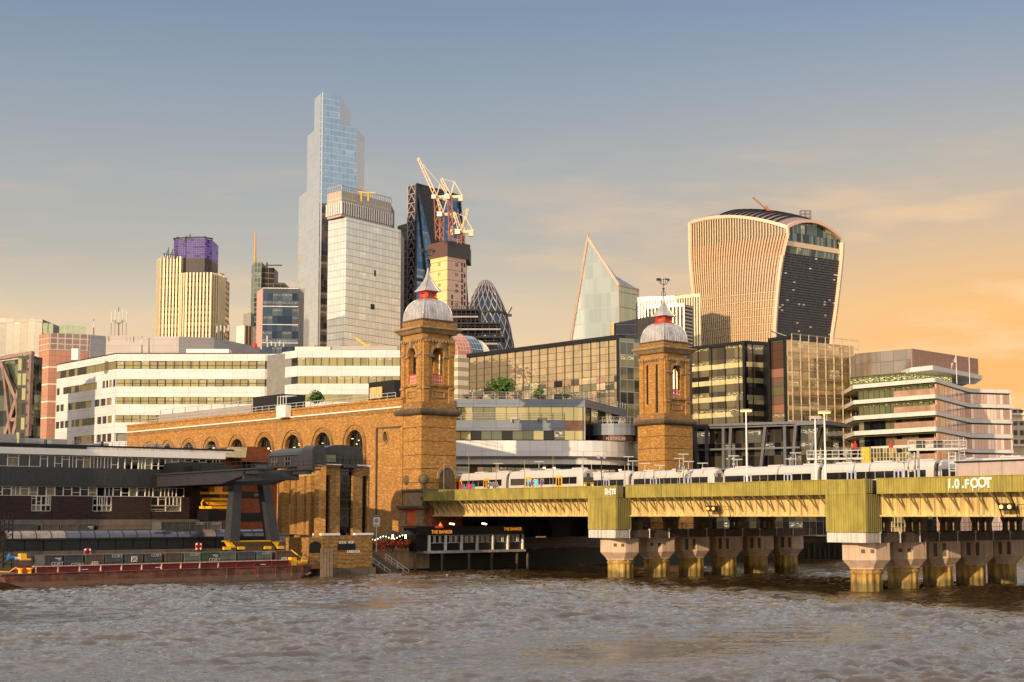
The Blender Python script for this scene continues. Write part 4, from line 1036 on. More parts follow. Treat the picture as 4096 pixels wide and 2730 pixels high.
    for X in (1100, 1153, 1207, 1262 if False else 1238):
        m = MB(); m.pan(fw, sw(X)-.8, sw(X)+.8, zw(1860), zw(1829), 0, .06); w = m.build('window', M['glassd'], lw)
        m = MB(); m.pan(fw, sw(X)-.9, sw(X)-.78, zw(1860), zw(1829), .06, .12); m.pan(fw, sw(X)+.78, sw(X)+.9, zw(1860), zw(1829), .06, .12); m.pan(fw, sw(X)-.05, sw(X)+.05, zw(1860), zw(1829), .06, .12); m.pan(fw, sw(X)-.9, sw(X)+.9, zw(1846), zw(1844), .061, .1); m.build('window_frame', M['grey'], w)
    # wing porch arch between
    m = MB(); rings = []
    for o in (-2, .4): rings.append([f.at(S(1240), Z(1862), o)]+[f.at((S(1240)+S(1296))/2-(S(1296)-S(1240))/2*math.cos(math.pi*k/8), Z(1806)+(Z(1784)-Z(1806))*math.sin(math.pi*k/8), o) for k in range(9)]+[f.at(S(1296), Z(1862), o)])
    m.loft(rings[::-1]); pc = m.build('arched_porch', M['steel'], root)
    m = MB(); m.pan(f, S(1252), S(1277), Z(1858), Z(1818), .4, .46); m.build('window', M['glassd'], pc)
pump()
# ------------------------------------------------------------------ office block added out of view at left to keep the wharf in shade
def shade_office():
    a, b = Vector((-122, 152)), Vector((-76, 196)); f = Fac(a, b); r = thing('added_shade_building', 'tall brown stone office block added out of view at left to shade the wharf', 'building', base(a, b))
    m = MB(); m.prism([f.at(0,0,-.3), f.at(f.L,0,-.3), f.at(f.L,0,-22), f.at(0,0,-22)], -1, 40); m.build('building_core', M['concbeam'], r)
    for i in range(9): m = MB(); m.pan(f, 0, f.L, 2+i*4.2, 3.8+i*4.2, -.3, .1); m.build('stone_band', M['concbeam'], r); m = MB(); m.pan(f, .1, f.L-.1, 3.8+i*4.2, 6.2+i*4.2, -.3, -.1); m.build('strip_window', M['glassd'], r)
shade_office()
# ------------------------------------------------------------------ jetty walkway, barge, containers, crane, pub
def jetty():
    a = xy(V(20, 2130, 196)); zt = V(20, 2113, 196).z + 0
    b = xy(PZ(1132, 2107 if False else 2112, zt)) if False else a + QN*46
    f = Fac(a, b); S = lambda X, Y=2130: f.px(X, Y)[0]; Z = lambda Y, X=500: f.px(X, Y)[1]
    r = thing('covered_jetty_walkway', 'long riverside walkway with a curved translucent tube roof over black panels', 'walkway', base(a, b))
    s1 = S(1105); zr = Z(2150); h = Z(2121)-zr
    n = 20
    for i in range(n):
        x0 = s1*i/n; x1 = s1*(i+1)/n-.06; m = MB()
        m.loft([[f.at(x, zr+h*math.sin(math.pi*(k)/8), .9-.9*math.cos(math.pi*k/8)-1.4) for k in range(9)] for x in (x0, x1)], close=False)
        m.loft([[f.at(x, zr-.04+(h-.03)*math.sin(math.pi*(k)/8), .9-.88*math.cos(math.pi*k/8)-1.4) for k in range(9)] for x in (x0, x1)], close=False)
        pn = m.build('roof_panel', M['tubeglass'] if i not in (0, 1, 2, 3, 14, 19) else M['tubepale'], r)
    for i in range(n+1):
        m = MB(); x = s1*i/n-.03
        for k in range(8): m.bar(f.at(x, zr+h*math.sin(math.pi*k/8)+.01, -.5-.92*math.cos(math.pi*k/8)), f.at(x, zr+h*math.sin(math.pi*(k+1)/8)+.01, -.5-.92*math.cos(math.pi*(k+1)/8)), .07)
        m.build('roof_hoop', M['dark'], r)
    for i in range(16):
        m = MB(); m.pan(f, s1*i/16+.05, s1*(i+1)/16-.05, Z(2200), zr-.25, -1.3, .2); m.build('side_panel', M['black'], r)
    m = MB(); m.pan(f, 0, s1, zr-.22, zr-.02, -1.45, .45); m.build('eaves_beam', M['dark'], r)
    m = MB(); m.pan(f, -12, s1+5, 1.6, Z(2200), -7, .3); j = m.build('jetty_deck', M['concd']); tag(j, 'dirty concrete jetty deck under the black panelled walkway', 'jetty')
    m = MB(); i = -11
    while i < s1+4:
        m = MB(); p = f.at(i, 0, -.1); m.cyl((p.x, p.y, -1), (p.x, p.y, 1.6), .3, n=8); m.build('jetty_pile', M['wood'], j) ; i += 4.2
    for X, Y in ((345, 2210), (789, 2187)):
        s, z = f.px(X, Y); lb = thing('lifebuoy', 'red ring lifebuoy, ' + ('left one, above the third container' if X < 500 else 'right one, on the black panels left of the striped bogie'), 'lifebuoy', f.at(s, z, .3), 0, 'lifebuoys on the jetty')
        m = MB(); rr = .44
        rings = [[f.at(s+(rr+.1*math.cos(b_))*math.cos(a_), z+(rr+.1*math.cos(b_))*math.sin(a_), .34+.1*math.sin(b_)) for b_ in [6.2832*j_/8 for j_ in range(8)]] for a_ in [6.2832*k/20 for k in range(21)]]
        m.loft(rings, False, False); m.build('ring', M['redpaint'], lb)
        m = MB(); m.cyl(f.at(s, z, .22), f.at(s, z, .3), .28, n=14); m.build('backboard', M['redpaint'], lb)
        m = MB()
        for k in range(4):
            a_ = k*math.pi/2+.78; p = f.at(s+rr*math.cos(a_), z+rr*math.sin(a_), .34); m.cyl(p-Vector((.1,.0,.06)), p+Vector((.1,0,.06)), .13, n=8)
        m.build('white_band', M['white'], lb)
    # lattice column at far left, and winch
    s, z = f.px(18, 2090); lt = thing('lattice_mooring_tower', 'dark lattice ladder tower at the left end of the jetty', 'tower', f.at(s, 2, 0)); m = MB()
    for a_ in (-.55, .55):
        for b_ in (0, 1.1): m.bar(f.at(s+a_, 2, b_), f.at(s+a_, z+1.2, b_), .12)
    for k in range(9):
        zz = 2.4+k*.6; m.bar(f.at(s-.55, zz, 1.1), f.at(s+.55, zz+.6, 1.1), .07); m.bar(f.at(s-.55, zz, 1.1), f.at(s+.55, zz, 1.1), .07); m.bar(f.at(s-.55, zz, 0), f.at(s-.55, zz+.6, 1.1), .07)
    m.build('lattice_frame', M['black'], lt)
    f3 = Fac(xy(V(0, 2235, 186)), xy(V(0, 2235, 186))+QN*10)
    S3 = lambda X: f3.px(X, 2235)[0]; Z3 = lambda Y: f3.px(60, Y)[1]
    w = thing('deck_winch', 'blue and yellow winch unit on the deck at the left end of the barge', 'winch', f3.at(S3(60), Z3(2245), 0))
    m = MB(); m.cyl(f3.at(S3(30), Z3(2233), 0), f3.at(S3(55), Z3(2233), 0), .28, n=10); m.cyl(f3.at(S3(38), Z3(2233), 0), f3.at(S3(38), Z3(2216), 0), .22, n=10); m.build('motor', M['blue'], w)
    m = MB(); m.cyl(f3.at(S3(55), Z3(2235), 0), f3.at(S3(80), Z3(2235), 0), .2, n=10); m.build('drum', M['white'], w)
    m = MB(); m.pan(f3, S3(78), S3(102), Z3(2240), Z3(2216), -.4, .3); m.pan(f3, S3(78), S3(118), Z3(2242), Z3(2236), -.5, .4); m.build('cabinet', M['yel'], w)
M['tubeglass'] = plain('smoked_tube_glass', (92, 92, 102), .12, .6, var=.2)
M['tubepale'] = plain('fogged_tube_glass', (150, 132, 118), .25, .4, var=.2)
jetty()
def barge():
    z1 = PZ(60, 2357, 0); z2 = PZ(1262, 2312, 0); a = xy(z1); b = xy(z2); f = Fac(a, b); L = f.L
    S = lambda X, Y: f.px(X, Y)[0]; Z = lambda Y, X=600: f.px(X, Y)[1]
    top = f.px(200, 2296)[1]
    root = thing('barge', 'long rusty flat barge with a maroon cargo coaming moored beside the jetty', 'barge', (*((a+b)/2), 0))
    wd = 6.2; m = MB()
    prof = lambda s, o: None
    sl, sr = S(8, 2300), S(1292, 2300)
    outl = []                                    # plan outline at deck and keel
    def ringz(ins, z, nose):
        return [f.at(sl+nose, z, 0), f.at(sr-3.4-nose*.2, z, 0), f.at(sr-1.2-nose*.7, z, -.9-ins), f.at(sr-nose, z, -2.6-ins), f.at(sr-nose, z, -wd+2.6), f.at(sr-1.2, z, -wd+.9), f.at(sr-3.4, z, -wd), f.at(sl+nose, z, -wd)]
    m.loft([ringz(0, -.9, 5.0), ringz(0, .05, 3.0), ringz(0, .75, .6), ringz(0, top, 0)]); hull = m.build('hull', M['rust'], root)
    m = MB(); m.loft([[f.at(*q) for q in ()] or ringz(0, top-.14, -.1), ringz(0, top+.1, -.1)]); m.build('rubbing_strake', M['rust'], hull)
    # vertical fender plates on hull
    for X in (905, 1030, 1100, 1165): 
        s = S(X, 2300); m = MB(); m.pan(f, s, s+.22, .3, top, 0, .1); m.build('hull_rib', M['rust'], hull)
    # maroon coaming with white uprights
    c0, c1 = S(155, 2270), S(1178, 2240); zc = top + .78; inset = -1.0
    m = MB(); m.pan(f, c0, c1, top+.1, zc, inset-.12, inset); m.pan(f, c0, c1, top+.1, zc, -wd+1.2, -wd+1.3)
    m.pan(f, c0+.01, c0+.13, top+.1, zc, -wd+1.3, inset-.12); m.pan(f, c1-.13, c1-.01, top+.1, zc, -wd+1.3, inset-.12); co = m.build('coaming', M['mar'], root)
    m = MB(); m.pan(f, c0-.1, c1+.1, zc, zc+.09, inset-.3, inset+.16); m.build('coaming_rim', M['rimp'], co)
    n = 13
    for i in range(n+1): s = c0+.2+(c1-c0-.4)*i/n; m = MB(); m.pan(f, s-.06, s+.06, top+.12, zc, inset, inset+.15); m.build('coaming_post', M['rimp'] if i < 10 else M['mar'], co)
    m = MB(); m.pan(f, c0+.2, c1-.2, top-.6, top+.12, -wd+1.4, inset-.2); m.build('hold_floor', M['black'], root)
    for X in (345, 640, 1195 if False else 1060): 
        s = S(X, 2275); m = MB(); m.pan(f, s, s+.9, top+.3, top+.38, inset, inset+.03); m.build('draught_mark', M['white'], co)
    for X in (100, 137): s = S(X, 2285); m = MB(); p = f.at(s, 0, -1.0); m.lathe((p.x, p.y), [(.3, top+.1), (.22, top+.2), (.22, top+.5), (.34, top+.55), (.34, top+.68)], 10); m.build('bollard', M['yel'], root)
    s = S(1185, 2250); m = MB(); m.pan(f, s, s+.9, top+.12, top+1.15, -1.8, -1.0); m.build('yellow_locker', M['yel'], root)
    m = MB(); R2 = random.Random(3)
    for k in range(7):
        s = S(1215, 2260)+R2.uniform(-1, 1); pts = [f.at(s+.9*math.cos(t)+R2.uniform(-.2,.2), top+.25+R2.random()*.5, -1.5+.5*math.sin(t)) for t in [i*.9 for i in range(8)]]; m.tube(pts, .06, 4)
    m.build('rope_coil', M['yel'], root)
    m = MB(); m.tube([f.at(S(0,2285)-4, top+1.0, -2), f.at(S(20,2290), top+.35, -1.6), f.at(S(60,2290), top+.3, -1.2), f.at(S(85,2275), top+.75, -1.2), f.at(S(100,2275), top+.55, -1)], .07, 5); tag(m.build('mooring_rope', M['yel']), 'yellow mooring rope at the left end of the barge', 'rope')
    m = MB(); m.tube([f.at(S(1240,2260), top+.3, -1.2), f.at(S(1255,2240), top+1.0, -2.5), f.at(S(1262,2205), 3.6, -5)], .08, 5); tag(m.build('mooring_rope', M['yel']), 'yellow mooring rope leading up to the quay at the right end of the barge', 'rope')
    # containers in the hold
    cols = dict(g=(74, 76, 74), d=(62, 64, 68), b=(88, 76, 62), n=(66, 78, 62), l=(104, 106, 98))
    for k_, c in cols.items(): M['c_'+k_] = plain('container_paint_'+k_, c, .6, var=.2, sc=1.2, streak=.45, dirt=lin((70, 44, 30)))
    fc = Fac(a-f.n*1.7, b-f.n*1.7)
    xs = [(178, 250, 'd', 'text', 'dark grey waste container with large white lettering, first at the left end of the barge'), (258, 332, 'd', 'textlow', 'dark slate container with low white lettering, second from the left on the barge'), (342, 416, 'b', 'mark', 'rusty brown container with a cream diamond emblem low on it, under the left lifebuoy'), (422, 492, 'g', 'texttop', 'grey ribbed container with white lettering near its top, left of the pale diamond emblem one'), (500, 571, 'g', 'marktop', 'grey green container with a pale diamond emblem high on it'), (580, 648, 'g', 'texttop', 'grey ribbed container with faint lettering, right of the pale diamond emblem one'), (660, 729, 'b', 'rust', 'brown container with orange rust streaks in the middle of the barge'), (737, 803, 'l', 'texttop', 'pale stained grey container with small lettering, right of the rust streaked one'), (810, 877, 'n', 'text', 'dark green container with white lettering at its foot'), (882, 944, 'l', 'plain', 'palest grey ribbed container, right of the dark green one'), (953, 1020, 'g', 'plain', 'plain grey container left of the one below the middle of the striped bogie'), (1027, 1088, 'l', 'texttop', 'grey ribbed container with lettering under the striped crane bogie'), (1104, 1168, 'b', 'mark', 'brown container with a cream diamond emblem, last at the right end of the barge')]
    for i, (x0, x1, c, kind, lb) in enumerate(xs):
        Y = 2222 - (x0-178)*.0185; s0, zt = fc.px(x0, Y); s1, _ = fc.px(x1, Y)
        container(fc, s0, s1, top+.0, zt, 2.4, c, kind, lb, 'containers in the barge')
    # stack on the quay behind
    fq = Fac(xy(V(20, 2100, 207)), xy(V(20, 2100, 207))+QN*60)
    g2 = [(0, 150, 'd', 'ribbed', 'long dark ribbed container standing on the quay at the far left'), (165, 236, 'b', 'mark', 'brown quay container with a cream diamond emblem, left of the two emblem ones'), (240, 310, 'b', 'mark2', 'brown quay container with a low diamond emblem between its neighbours'), (312, 376, 'g', 'text', 'grey brown quay container with large white lettering'), (645, 760, 'g', 'ribbed', 'ribbed grey container on the quay left of the crane legs'), (762, 822, 'g', 'texttop', 'grey quay container with small lettering, beside the ribbed one'), (828, 887, 'l', 'texttop', 'pale stained quay container with lettering near its top'), (892, 925, 'b', 'mark', 'brown quay container with a diamond emblem partly behind the crane leg')]
    for x0, x1, c, kind, lb in g2:
        s0, zt = fq.px(x0, 2097 if x0 < 500 else 2088); s1, _ = fq.px(x1, 2097); container(fq, s0, s1, zt-2.7, zt, 2.4, c, kind, lb, 'containers on the quay')
def container(f, s0, s1, z0, z1, dp, c, kind, lb, grp):
    r = thing('waste_container', lb, 'container', f.at((s0+s1)/2, z0, -dp/2), 0, grp); s1 = max(s1, s0+1.2)
    m = MB(); m.pan(f, s0+.03, s1-.03, z0, z1-.03, -dp, -.06); m.build('body', M['c_'+c], r)
    m = MB(); w = s1-s0
    for q in (s0, s1-.12): m.pan(f, q, q+.12, z0, z1, -.06, .03); m.pan(f, q, q+.12, z0, z1, -dp-.03, -dp+.03)
    m.pan(f, s0+.12, s1-.12, z1-.13, z1, -.06, .03); m.pan(f, s0, s1, z1-.03, z1-.001, -dp, -.061); m.build('corner_frame', M['c_'+c], r)
    m = MB()
    if kind in ('texttop', 'textlow', 'plain'):
        for q in (.28, .55, .8): m.pan(f, s0+.14, s1-.14, z0+(z1-z0)*q, z0+(z1-z0)*q+.1, -.06, .02)
    else:
        n = int(w/.3)
        for i in range(n): q = s0+.14+(w-.28)*i/n; m.pan(f, q, q+.12, z0, z1-.14, -.06, -.01)
    m.build('ribs', M['c_'+c], r)
    u = Vector((f.u.x, f.u.y, 0)); k = .03; 
    if kind == 'text': text_mesh('CORY', w*.25, 'lettering', M['lgrey'], f.at(s0+w*(.38), z0+(z1-z0)*.42, k), u, (0,0,1), r, .01, .01); 
    if kind == 'text' :
        m = MB(); m.pan(f, s0+w*.40, s0+w*.75, z0+(z1-z0)*.33, z0+(z1-z0)*.36, .02, .035); m.pan(f, s0+w*.62, s0+w*.92, z1-.42, z1-.34, -.01, .02); m.pan(f, s0+w*.75, s0+w*.92, z1-.6, z1-.54, -.01, .02); m.build('stencil_marks', M['white'], r)
    if kind == 'textlow': text_mesh('CORY', w*.26, 'lettering', M['lgrey'], f.at(s0+w*.36, z0+(z1-z0)*.32, k), u, (0,0,1), r, .01, .01)
    if kind == 'texttop': text_mesh('CORY', w*.22, 'lettering', M['lgrey'], f.at(s0+w*.36, z1-.42, k), u, (0,0,1), r, .01, .01)
    if kind in ('mark', 'marktop', 'mark2'):
        cz = z0+(z1-z0)*{'mark': .42, 'marktop': .68, 'mark2': .3}[kind]; cx = s0+w*.52; e = .36
        m = MB()
        for (xa, za), (xb, zb) in (((-1,0),(0,.8)), ((0,.8),(1,0)), ((1,0),(0,-.8)), ((0,-.8),(-1,0))): m.bar(f.at(cx+xa*e, cz+za*e, k), f.at(cx+xb*e, cz+zb*e, k), .06, .06)
        for (xa, za), (xb, zb) in (((-1.1,-.9),(1.1,-.9)), ((-1.1,.9),(1.1,.9)), ((-1.1,-.9),(-1.1,.9)), ((1.1,-.9),(1.1,.9)), ((-.35,0),(.35,0)), ((-.2,.2),(.2,.2))): m.bar(f.at(cx+xa*e, cz+za*e, k), f.at(cx+xb*e, cz+zb*e, k), .05, .05)
        m.build('emblem', M['cream'], r)
    if kind in ('ribbed', 'mark', 'mark2', 'text') and z0 > 3: m = MB(); m.pan(f, s0+w*.2, s0+w*.34, z0+.05, z0+.25, .03, .05); m.build('yellow_tag', M['yel'], r)
M['rimp'] = plain('chipped_pink_paint', (206, 168, 150), .7, var=.25, sc=3, streak=.5)
barge()
def gantry():
    zt = V(1100, 1884, 212).z; a = xy(V(1100, 1884, 212)); b = xy(PZ(683, 1908, zt)); d = (b-a).normalized(); n = Vector((-d.y, d.x)); 
    root = thing('gantry_crane', 'dark grey steel gantry crane with splayed legs on a yellow and black striped bogie', 'crane', (a.x, a.y, 4.6))
    P = lambda s, o, z: Vector((*(a+d*s+n*o), z))
    Lb = (b-a).length; f = Fac(a, b); 
    def bx(m, s0, s1, o0, o1, z0, z1, z0b=None): 
        z0b = z0 if z0b is None else z0b
        m.hexa([P(s0,o0,z0), P(s1,o0,z0b), P(s1,o1,z0b), P(s0,o1,z0), P(s0,o0,z1), P(s1,o0,z1), P(s1,o1,z1), P(s0,o1,z1)])
    depth = 1.8
    for o in (0, 6.5):
        sg = 1
        m = MB(); bx(m, 0, Lb, o, o+1.0, zt-depth, zt-.2); bx(m, -7.5, 0, o, o+1.0, zt-.8, zt-.2, zt-depth); bx(m, -11.5, -7.5, o+.1, o+.9, zt-.7, zt-.2)
        bx(m, -12, Lb+1, o-.9, o+1.3, zt-.2, zt); bm = m.build('main_girder', M['steel'], root)
        m = MB()
        for i in range(32): s = -12+(Lb+13)*i/31; m.bar(P(s, o-.85, zt), P(s, o-.85, zt+1.1), .05)
        for h in (.55, 1.1): m.bar(P(-12, o-.85, zt+h), P(Lb+1, o-.85, zt+h), .05)
        m.build('handrail', M['dark'], bm)
    m = MB(); bx(m, Lb-1, Lb, 0, 7.5, zt-2, zt-.3); m.build('cross_beam', M['steel'], root); m = MB(); bx(m, -7.5, -6.8, 0, 7.5, zt-1.4, zt-.3); m.build('cross_beam', M['steel'], root)
    # trolley and cab under the girders
    m = MB(); bx(m, Lb*.42, Lb*.62, .6, 6.6, zt, zt+1.5); bx(m, Lb*.3, Lb*.40, 1, 5.5, zt, zt+1.0); tr = m.build('trolley', M['black'], root)
    # bogie along the quay
    fb = Fac(xy(V(915, 2180, 212.5)), xy(V(915, 2180, 212.5))+QN*16); SB = lambda X, Y=2180: fb.px(X, Y)[0]; ZB_ = lambda Y, X=1000: fb.px(X, Y)[1]
    s0, s1 = SB(912), SB(1120); z0, z1 = ZB_(2190), ZB_(2166)
    m = MB(); m.hexa([fb.at(s0+.6,z0,0), fb.at(s1-.5,z0,0), fb.at(s1-.5,z0,-1), fb.at(s0+.6,z0,-1), fb.at(s0,z1,0), fb.at(s1,z1,0), fb.at(s1,z1,-1), fb.at(s0,z1,-1)]); bg = m.build('bogie_beam', M['yel'], root)
    m = MB(); n_ = 14
    for i in range(n_):
        q = s0+.9+(s1-s0-2.4)*i/(n_-1); m.hexa([fb.at(q+.42,z0+.03,.03), fb.at(q+.80,z0+.03,.03), fb.at(q+.80,z0+.03,0), fb.at(q+.42,z0+.03,0), fb.at(q-.3,z1-.09,.03), fb.at(q+.05,z1-.09,.03), fb.at(q+.05,z1-.09,0), fb.at(q-.3,z1-.09,0)])
    m.build('warning_stripes', M['black'], bg)
    m = MB(); m.pan(fb, s0-.3, s1+.2, z1, z1+.08, -1.1, .1); m.build('top_plate', M['yel'], bg)
    for q in (s0-.7, s0+1.5, s1-2.6, s1-.5):
        m = MB(); m.cyl(fb.at(q+.5, z0-.3, -.7), fb.at(q+.5, z0-.3, -.25), .32, n=12); m.build('wheel', M['dark'], bg)
        m = MB(); m.pan(fb, q, q+1.1, z0-.28, z0+.12, -.2, .15); m.build('wheel_guard', M['yel'], bg)
    # splayed box legs
    def leg(p0, p1, w0, w1, nm='leg'):
        m = MB(); u = Vector((fb.u.x, fb.u.y, 0)); v = Vector((fb.n.x, fb.n.y, 0))
        rr = [[p+u*w*a_+v*w*b_ for a_, b_ in ((-.5,-.5),(.5,-.5),(.5,.5),(-.5,.5))] for p, w in ((p0, w0), (p1, w1))]
        m.loft(rr); return m.build(nm, M['steel'], root)
    sa, sb = SB(937, 2160), SB(1100, 2160)
    leg(fb.at(sa, z1, -.6), fb.at(SB(963, 1945), zt-depth+.05, -1.2), 1.5, 1.25); leg(fb.at(sb, z1, -.6), fb.at(SB(1075, 1945), zt-depth+.05, -1.2), 1.5, 1.25)
    # land side legs
    for o, oo in ((.5, -1.5), (7, 8.5)): leg(P(Lb-2.5, oo, 4.6), P(Lb-2.5, o, zt-1.5), 1.2, 1.2)
    # ladder on the land leg
    m = MB()
    for q in (-.25, .25): m.bar(P(Lb-3.6+q, -1.2, 4.6), P(Lb-3.6+q, .2, zt-1), .05)
    for i in range(20): z = 4.8+i*.4; m.bar(P(Lb-3.85, -1.2+i*.07, z), P(Lb-3.35, -1.2+i*.07, z), .04)
    m.build('ladder', M['dark'], root)
    m = MB(); m.hexa([P(Lb*.52,-.95,zt-.62)]*0 or [P(Lb*.48,-.03,zt-1.0), P(Lb*.54,-.03,zt-1.0), P(Lb*.54,-.001,zt-1.0), P(Lb*.48,-.001,zt-1.0), P(Lb*.48,-.03,zt-.7), P(Lb*.54,-.03,zt-.7), P(Lb*.54,-.001,zt-.7), P(Lb*.48,-.001,zt-.7)])
    m.build('load_plate', M['amberp'], root)
    # yellow container spreader hanging from the trolley
    c = V(868, 2000, 233); fs = Fac(xy(c)-QN*4, xy(c)+QN*4); sp = thing('container_spreader', 'yellow hydraulic lifting spreader hanging below the crane girder', 'spreader', (c.x, c.y, c.z-2))
    SS = lambda X, Y=2000: fs.px(X, Y)[0]; ZS = lambda Y: fs.px(868, Y)[1]
    def yb(x0, x1, y0, y1, o0, o1, nm, mat='yel'): m = MB(); m.pan(fs, SS(x0), SS(x1), ZS(y1), ZS(y0), o0, o1); return m.build(nm, M[mat], sp)
    yb(845, 876, 1948, 1970, -.8, .8, 'hoist_block', 'amberp'); yb(818, 925, 1969, 1978, -1.2, 1.2, 'upper_frame'); yb(826, 912, 1993, 2003, -1.2, 1.2, 'middle_frame'); yb(822, 928, 2026, 2036, -1.6, 1.6, 'lower_frame')
    m = MB(); m.hexa([fs.at(SS(850),ZS(2022),.9), fs.at(SS(890),ZS(2022),.9), fs.at(SS(890),ZS(2022),-.9), fs.at(SS(850),ZS(2022),-.9), fs.at(SS(832),ZS(2008),.9), fs.at(SS(912),ZS(2008),.9), fs.at(SS(912),ZS(2008),-.9), fs.at(SS(832),ZS(2008),-.9)]); m.build('rotator', M['yel'], sp)
    for x in (813, 926):
        m = MB(); g = 1 if x > 850 else -1; m.tube([fs.at(SS(x)-.1*g, ZS(2000), 0), fs.at(SS(x)+.3*g, ZS(2012), 0), fs.at(SS(x)+.1*g, ZS(2034), 0)], .12, 5); m.build('guide_arm', M['yel'], sp)
    for x in (835, 862, 895, 905, 912): m = MB(); m.bar(fs.at(SS(x), ZS(1945), 0), fs.at(SS(x), ZS(2030), 0), .06); m.build('hoist_rope', M['dark'], sp)
    yb(812, 935, 2042, 2082, -1.5, 1.5, 'operator_cab', 'black')
M['amberp'] = plain('orange_paint', (224, 132, 30), .5)
gantry()
# ------------------------------------------------------------------ riverside pub
def pub():
    a = xy(V(1715, 2150, 243)); f = Fac(a, a+QN*30); S = lambda X, Y=2150: f.px(X, Y)[0]; Z = lambda Y, X=1850: f.px(X, Y)[1]
    r = thing('riverside_pub', 'long low black riverside pub with white framed windows under the bridge', 'pub', base(a, f.at(20, 0)))
    s0, s1 = S(1718), S(2092); zt = Z(2112); zf = Z(2202)
    m = MB(); m.pan(f, s0, s1, zf, zt, -6, -.3); m.build('pub_wall', M['black'], r)
    m = MB(); m.pan(f, S(1670), s1, Z(2140)+.0, zt+.25, -.3, .2); m.build('fascia', M['black'], r)
    m = MB(); m.pan(f, S(1670), s0, zf, Z(2140), -5, -.35); m.build('side_bay', M['black'], r)
    m = MB(); n = 6
    for i in range(n+1): q = s0+(s1-s0)*i/n; m = MB(); m.pan(f, q-.12, q+.12, zf, Z(2140), -.3, .12); m.build('white_post', M['white'], r)
    for i in range(n):
        for j in range(3):
            q0 = s0+(s1-s0)*(i+j/3)/n+.16; q1 = s0+(s1-s0)*(i+(j+1)/3)/n-.06; m = MB()
            m.pan(f, q0, q1, Z(2172), Z(2141), -.3, -.26); w = m.build('window', M['glassd'], r); m = MB(); t = .06
            m.pan(f, q0, q0+t, Z(2172), Z(2141), -.26, -.1); m.pan(f, q1-t, q1, Z(2172), Z(2141), -.26, -.1); m.pan(f, q0+t, q1-t, Z(2172), Z(2172)+t, -.26, -.1); m.pan(f, q0+t, q1-t, Z(2141)-t, Z(2141), -.26, -.1); m.build('window_frame', M['white'], w)
    m = MB(); m.pan(f, s0-.6, s1+.3, Z(2212), zf, -6, .35); m.build('floor_edge', M['concw'], r)
    u = Vector((f.u.x, f.u.y, 0)); M['gold'] = emis('gilt_sign', (255, 150, 30), .9)
    text_mesh('THE BANKER', .72, 'sign_lettering', M['gold'], f.at(s0+.2, Z(2134), .2), u, (0,0,1), r, .02, .01)
    text_mesh('THE BANKER', .66, 'sign_lettering', M['gold'], f.at(s1-4.4, Z(2124), .2), u, (0,0,1), r, .02, .0)
    text_mesh("FULLER'S", .42, 'sign_lettering', M['redglow'], f.at(s0+.9, Z(2112), .25), u, (0,0,1), r, .02, .01)
    m = MB(); p = f.at(s0+2.0, Z(2108)+.25, .2); m.lathe((p.x, p.y), [(.25, Z(2108)+.1), (.3, Z(2108)+.3), (.12, Z(2108)+.5), (.02, Z(2108)+.75)], 8); m.build('crest', M['gold'], r)
    for X, Y in ((1795, 2103), (1925, 2103)): m = MB(); m.cyl(f.at(S(X), Z(Y)+.3, .2), f.at(S(X)+.9, Z(Y)+.2, .2), .12, n=8); m.build('wall_light', M['lampglow'], r)
    for i, X in enumerate((1660, 1768, 1876, 1967, 2068, 2110)):
        s = f.px(X, 2230)[0]; m = MB(); p = f.at(s, 0, .0); m.cyl((p.x, p.y, -.6), (p.x, p.y, Z(2213)), .2, n=8); tag(m.build('timber_post', M['concd']), 'pale post standing in the dark foreshore below the pub, number %d counted from the stairs' % (i+1) if False else ('pale foreshore post ' + ['left of the pub, below the flower boxes', 'under the left bay of the pub', 'under the second and third bays of the pub', 'under the fourth bay of the pub', 'under the right end of the pub', 'just beyond the right end of the pub'][i]), 'post', 'posts on the foreshore')
    # terrace, flowers, umbrellas, lights
    g = Fac(xy(V(1480, 2190, 238)), xy(V(1480, 2190, 238))+QN*14); S2 = lambda X: g.px(X, 2190)[0]; Z2 = lambda Y: g.px(1590, Y)[1]
    m = MB(); m.pan(g, S2(1482), S2(1716), .3, Z2(2196), -9, .1); m.pan(g, S2(1548), S2(1716), Z2(2206), Z2(2196)+.1, -1, .3); tag(m.build('terrace', M['stone']), 'stone riverside terrace left of the pub carrying flower boxes', 'terrace')
    RF = random.Random(11)
    M['petal'] = plain('red_petals', (214, 34, 16), .6, var=.3, sc=5); M['petalo'] = plain('orange_petals', (240, 130, 20), .6, var=.3, sc=5)
    nb = 8
    for i in range(nb):
        x0 = S2(1480)+(S2(1712)-S2(1480))*i/nb; x1 = S2(1480)+(S2(1712)-S2(1480))*(i+1)/nb; fl = thing('flower_box', 'trough of red and orange flowers on the terrace, ' + ['at the stairs end', 'second from the stairs', 'third from the stairs', 'fourth from the stairs', 'fourth from the pub', 'third from the pub', 'second from the pub', 'touching the pub'][i], 'flowers', g.at((x0+x1)/2, Z2(2184), .3), 0, 'flower troughs along the pub terrace')
        m = MB(); m.pan(g, x0+.03, x1-.03, Z2(2188), Z2(2179), .0, .5); m.build('trough', M['black'], fl)
        for nm, mt, cnt in (('red_flowers', 'petal', 85), ('orange_flowers', 'petalo', 34), ('leaves', 'leaf', 70)):
            m = MB()
            for k in range(cnt):
                c = g.at(RF.uniform(x0, x1), Z2(2179)+RF.gauss(.12, .3), RF.uniform(.1, .7)); d = RF.uniform(.06, .14); v1 = Vector([RF.gauss(0,1) for _ in 'abc']).normalized(); v2 = v1.cross(Vector([RF.gauss(0,1) for _ in 'abc'])).normalized()
                m.face([c-v1*d, c+v2*d, c+v1*d, c-v2*d])
            m.build(nm, M[mt], fl)
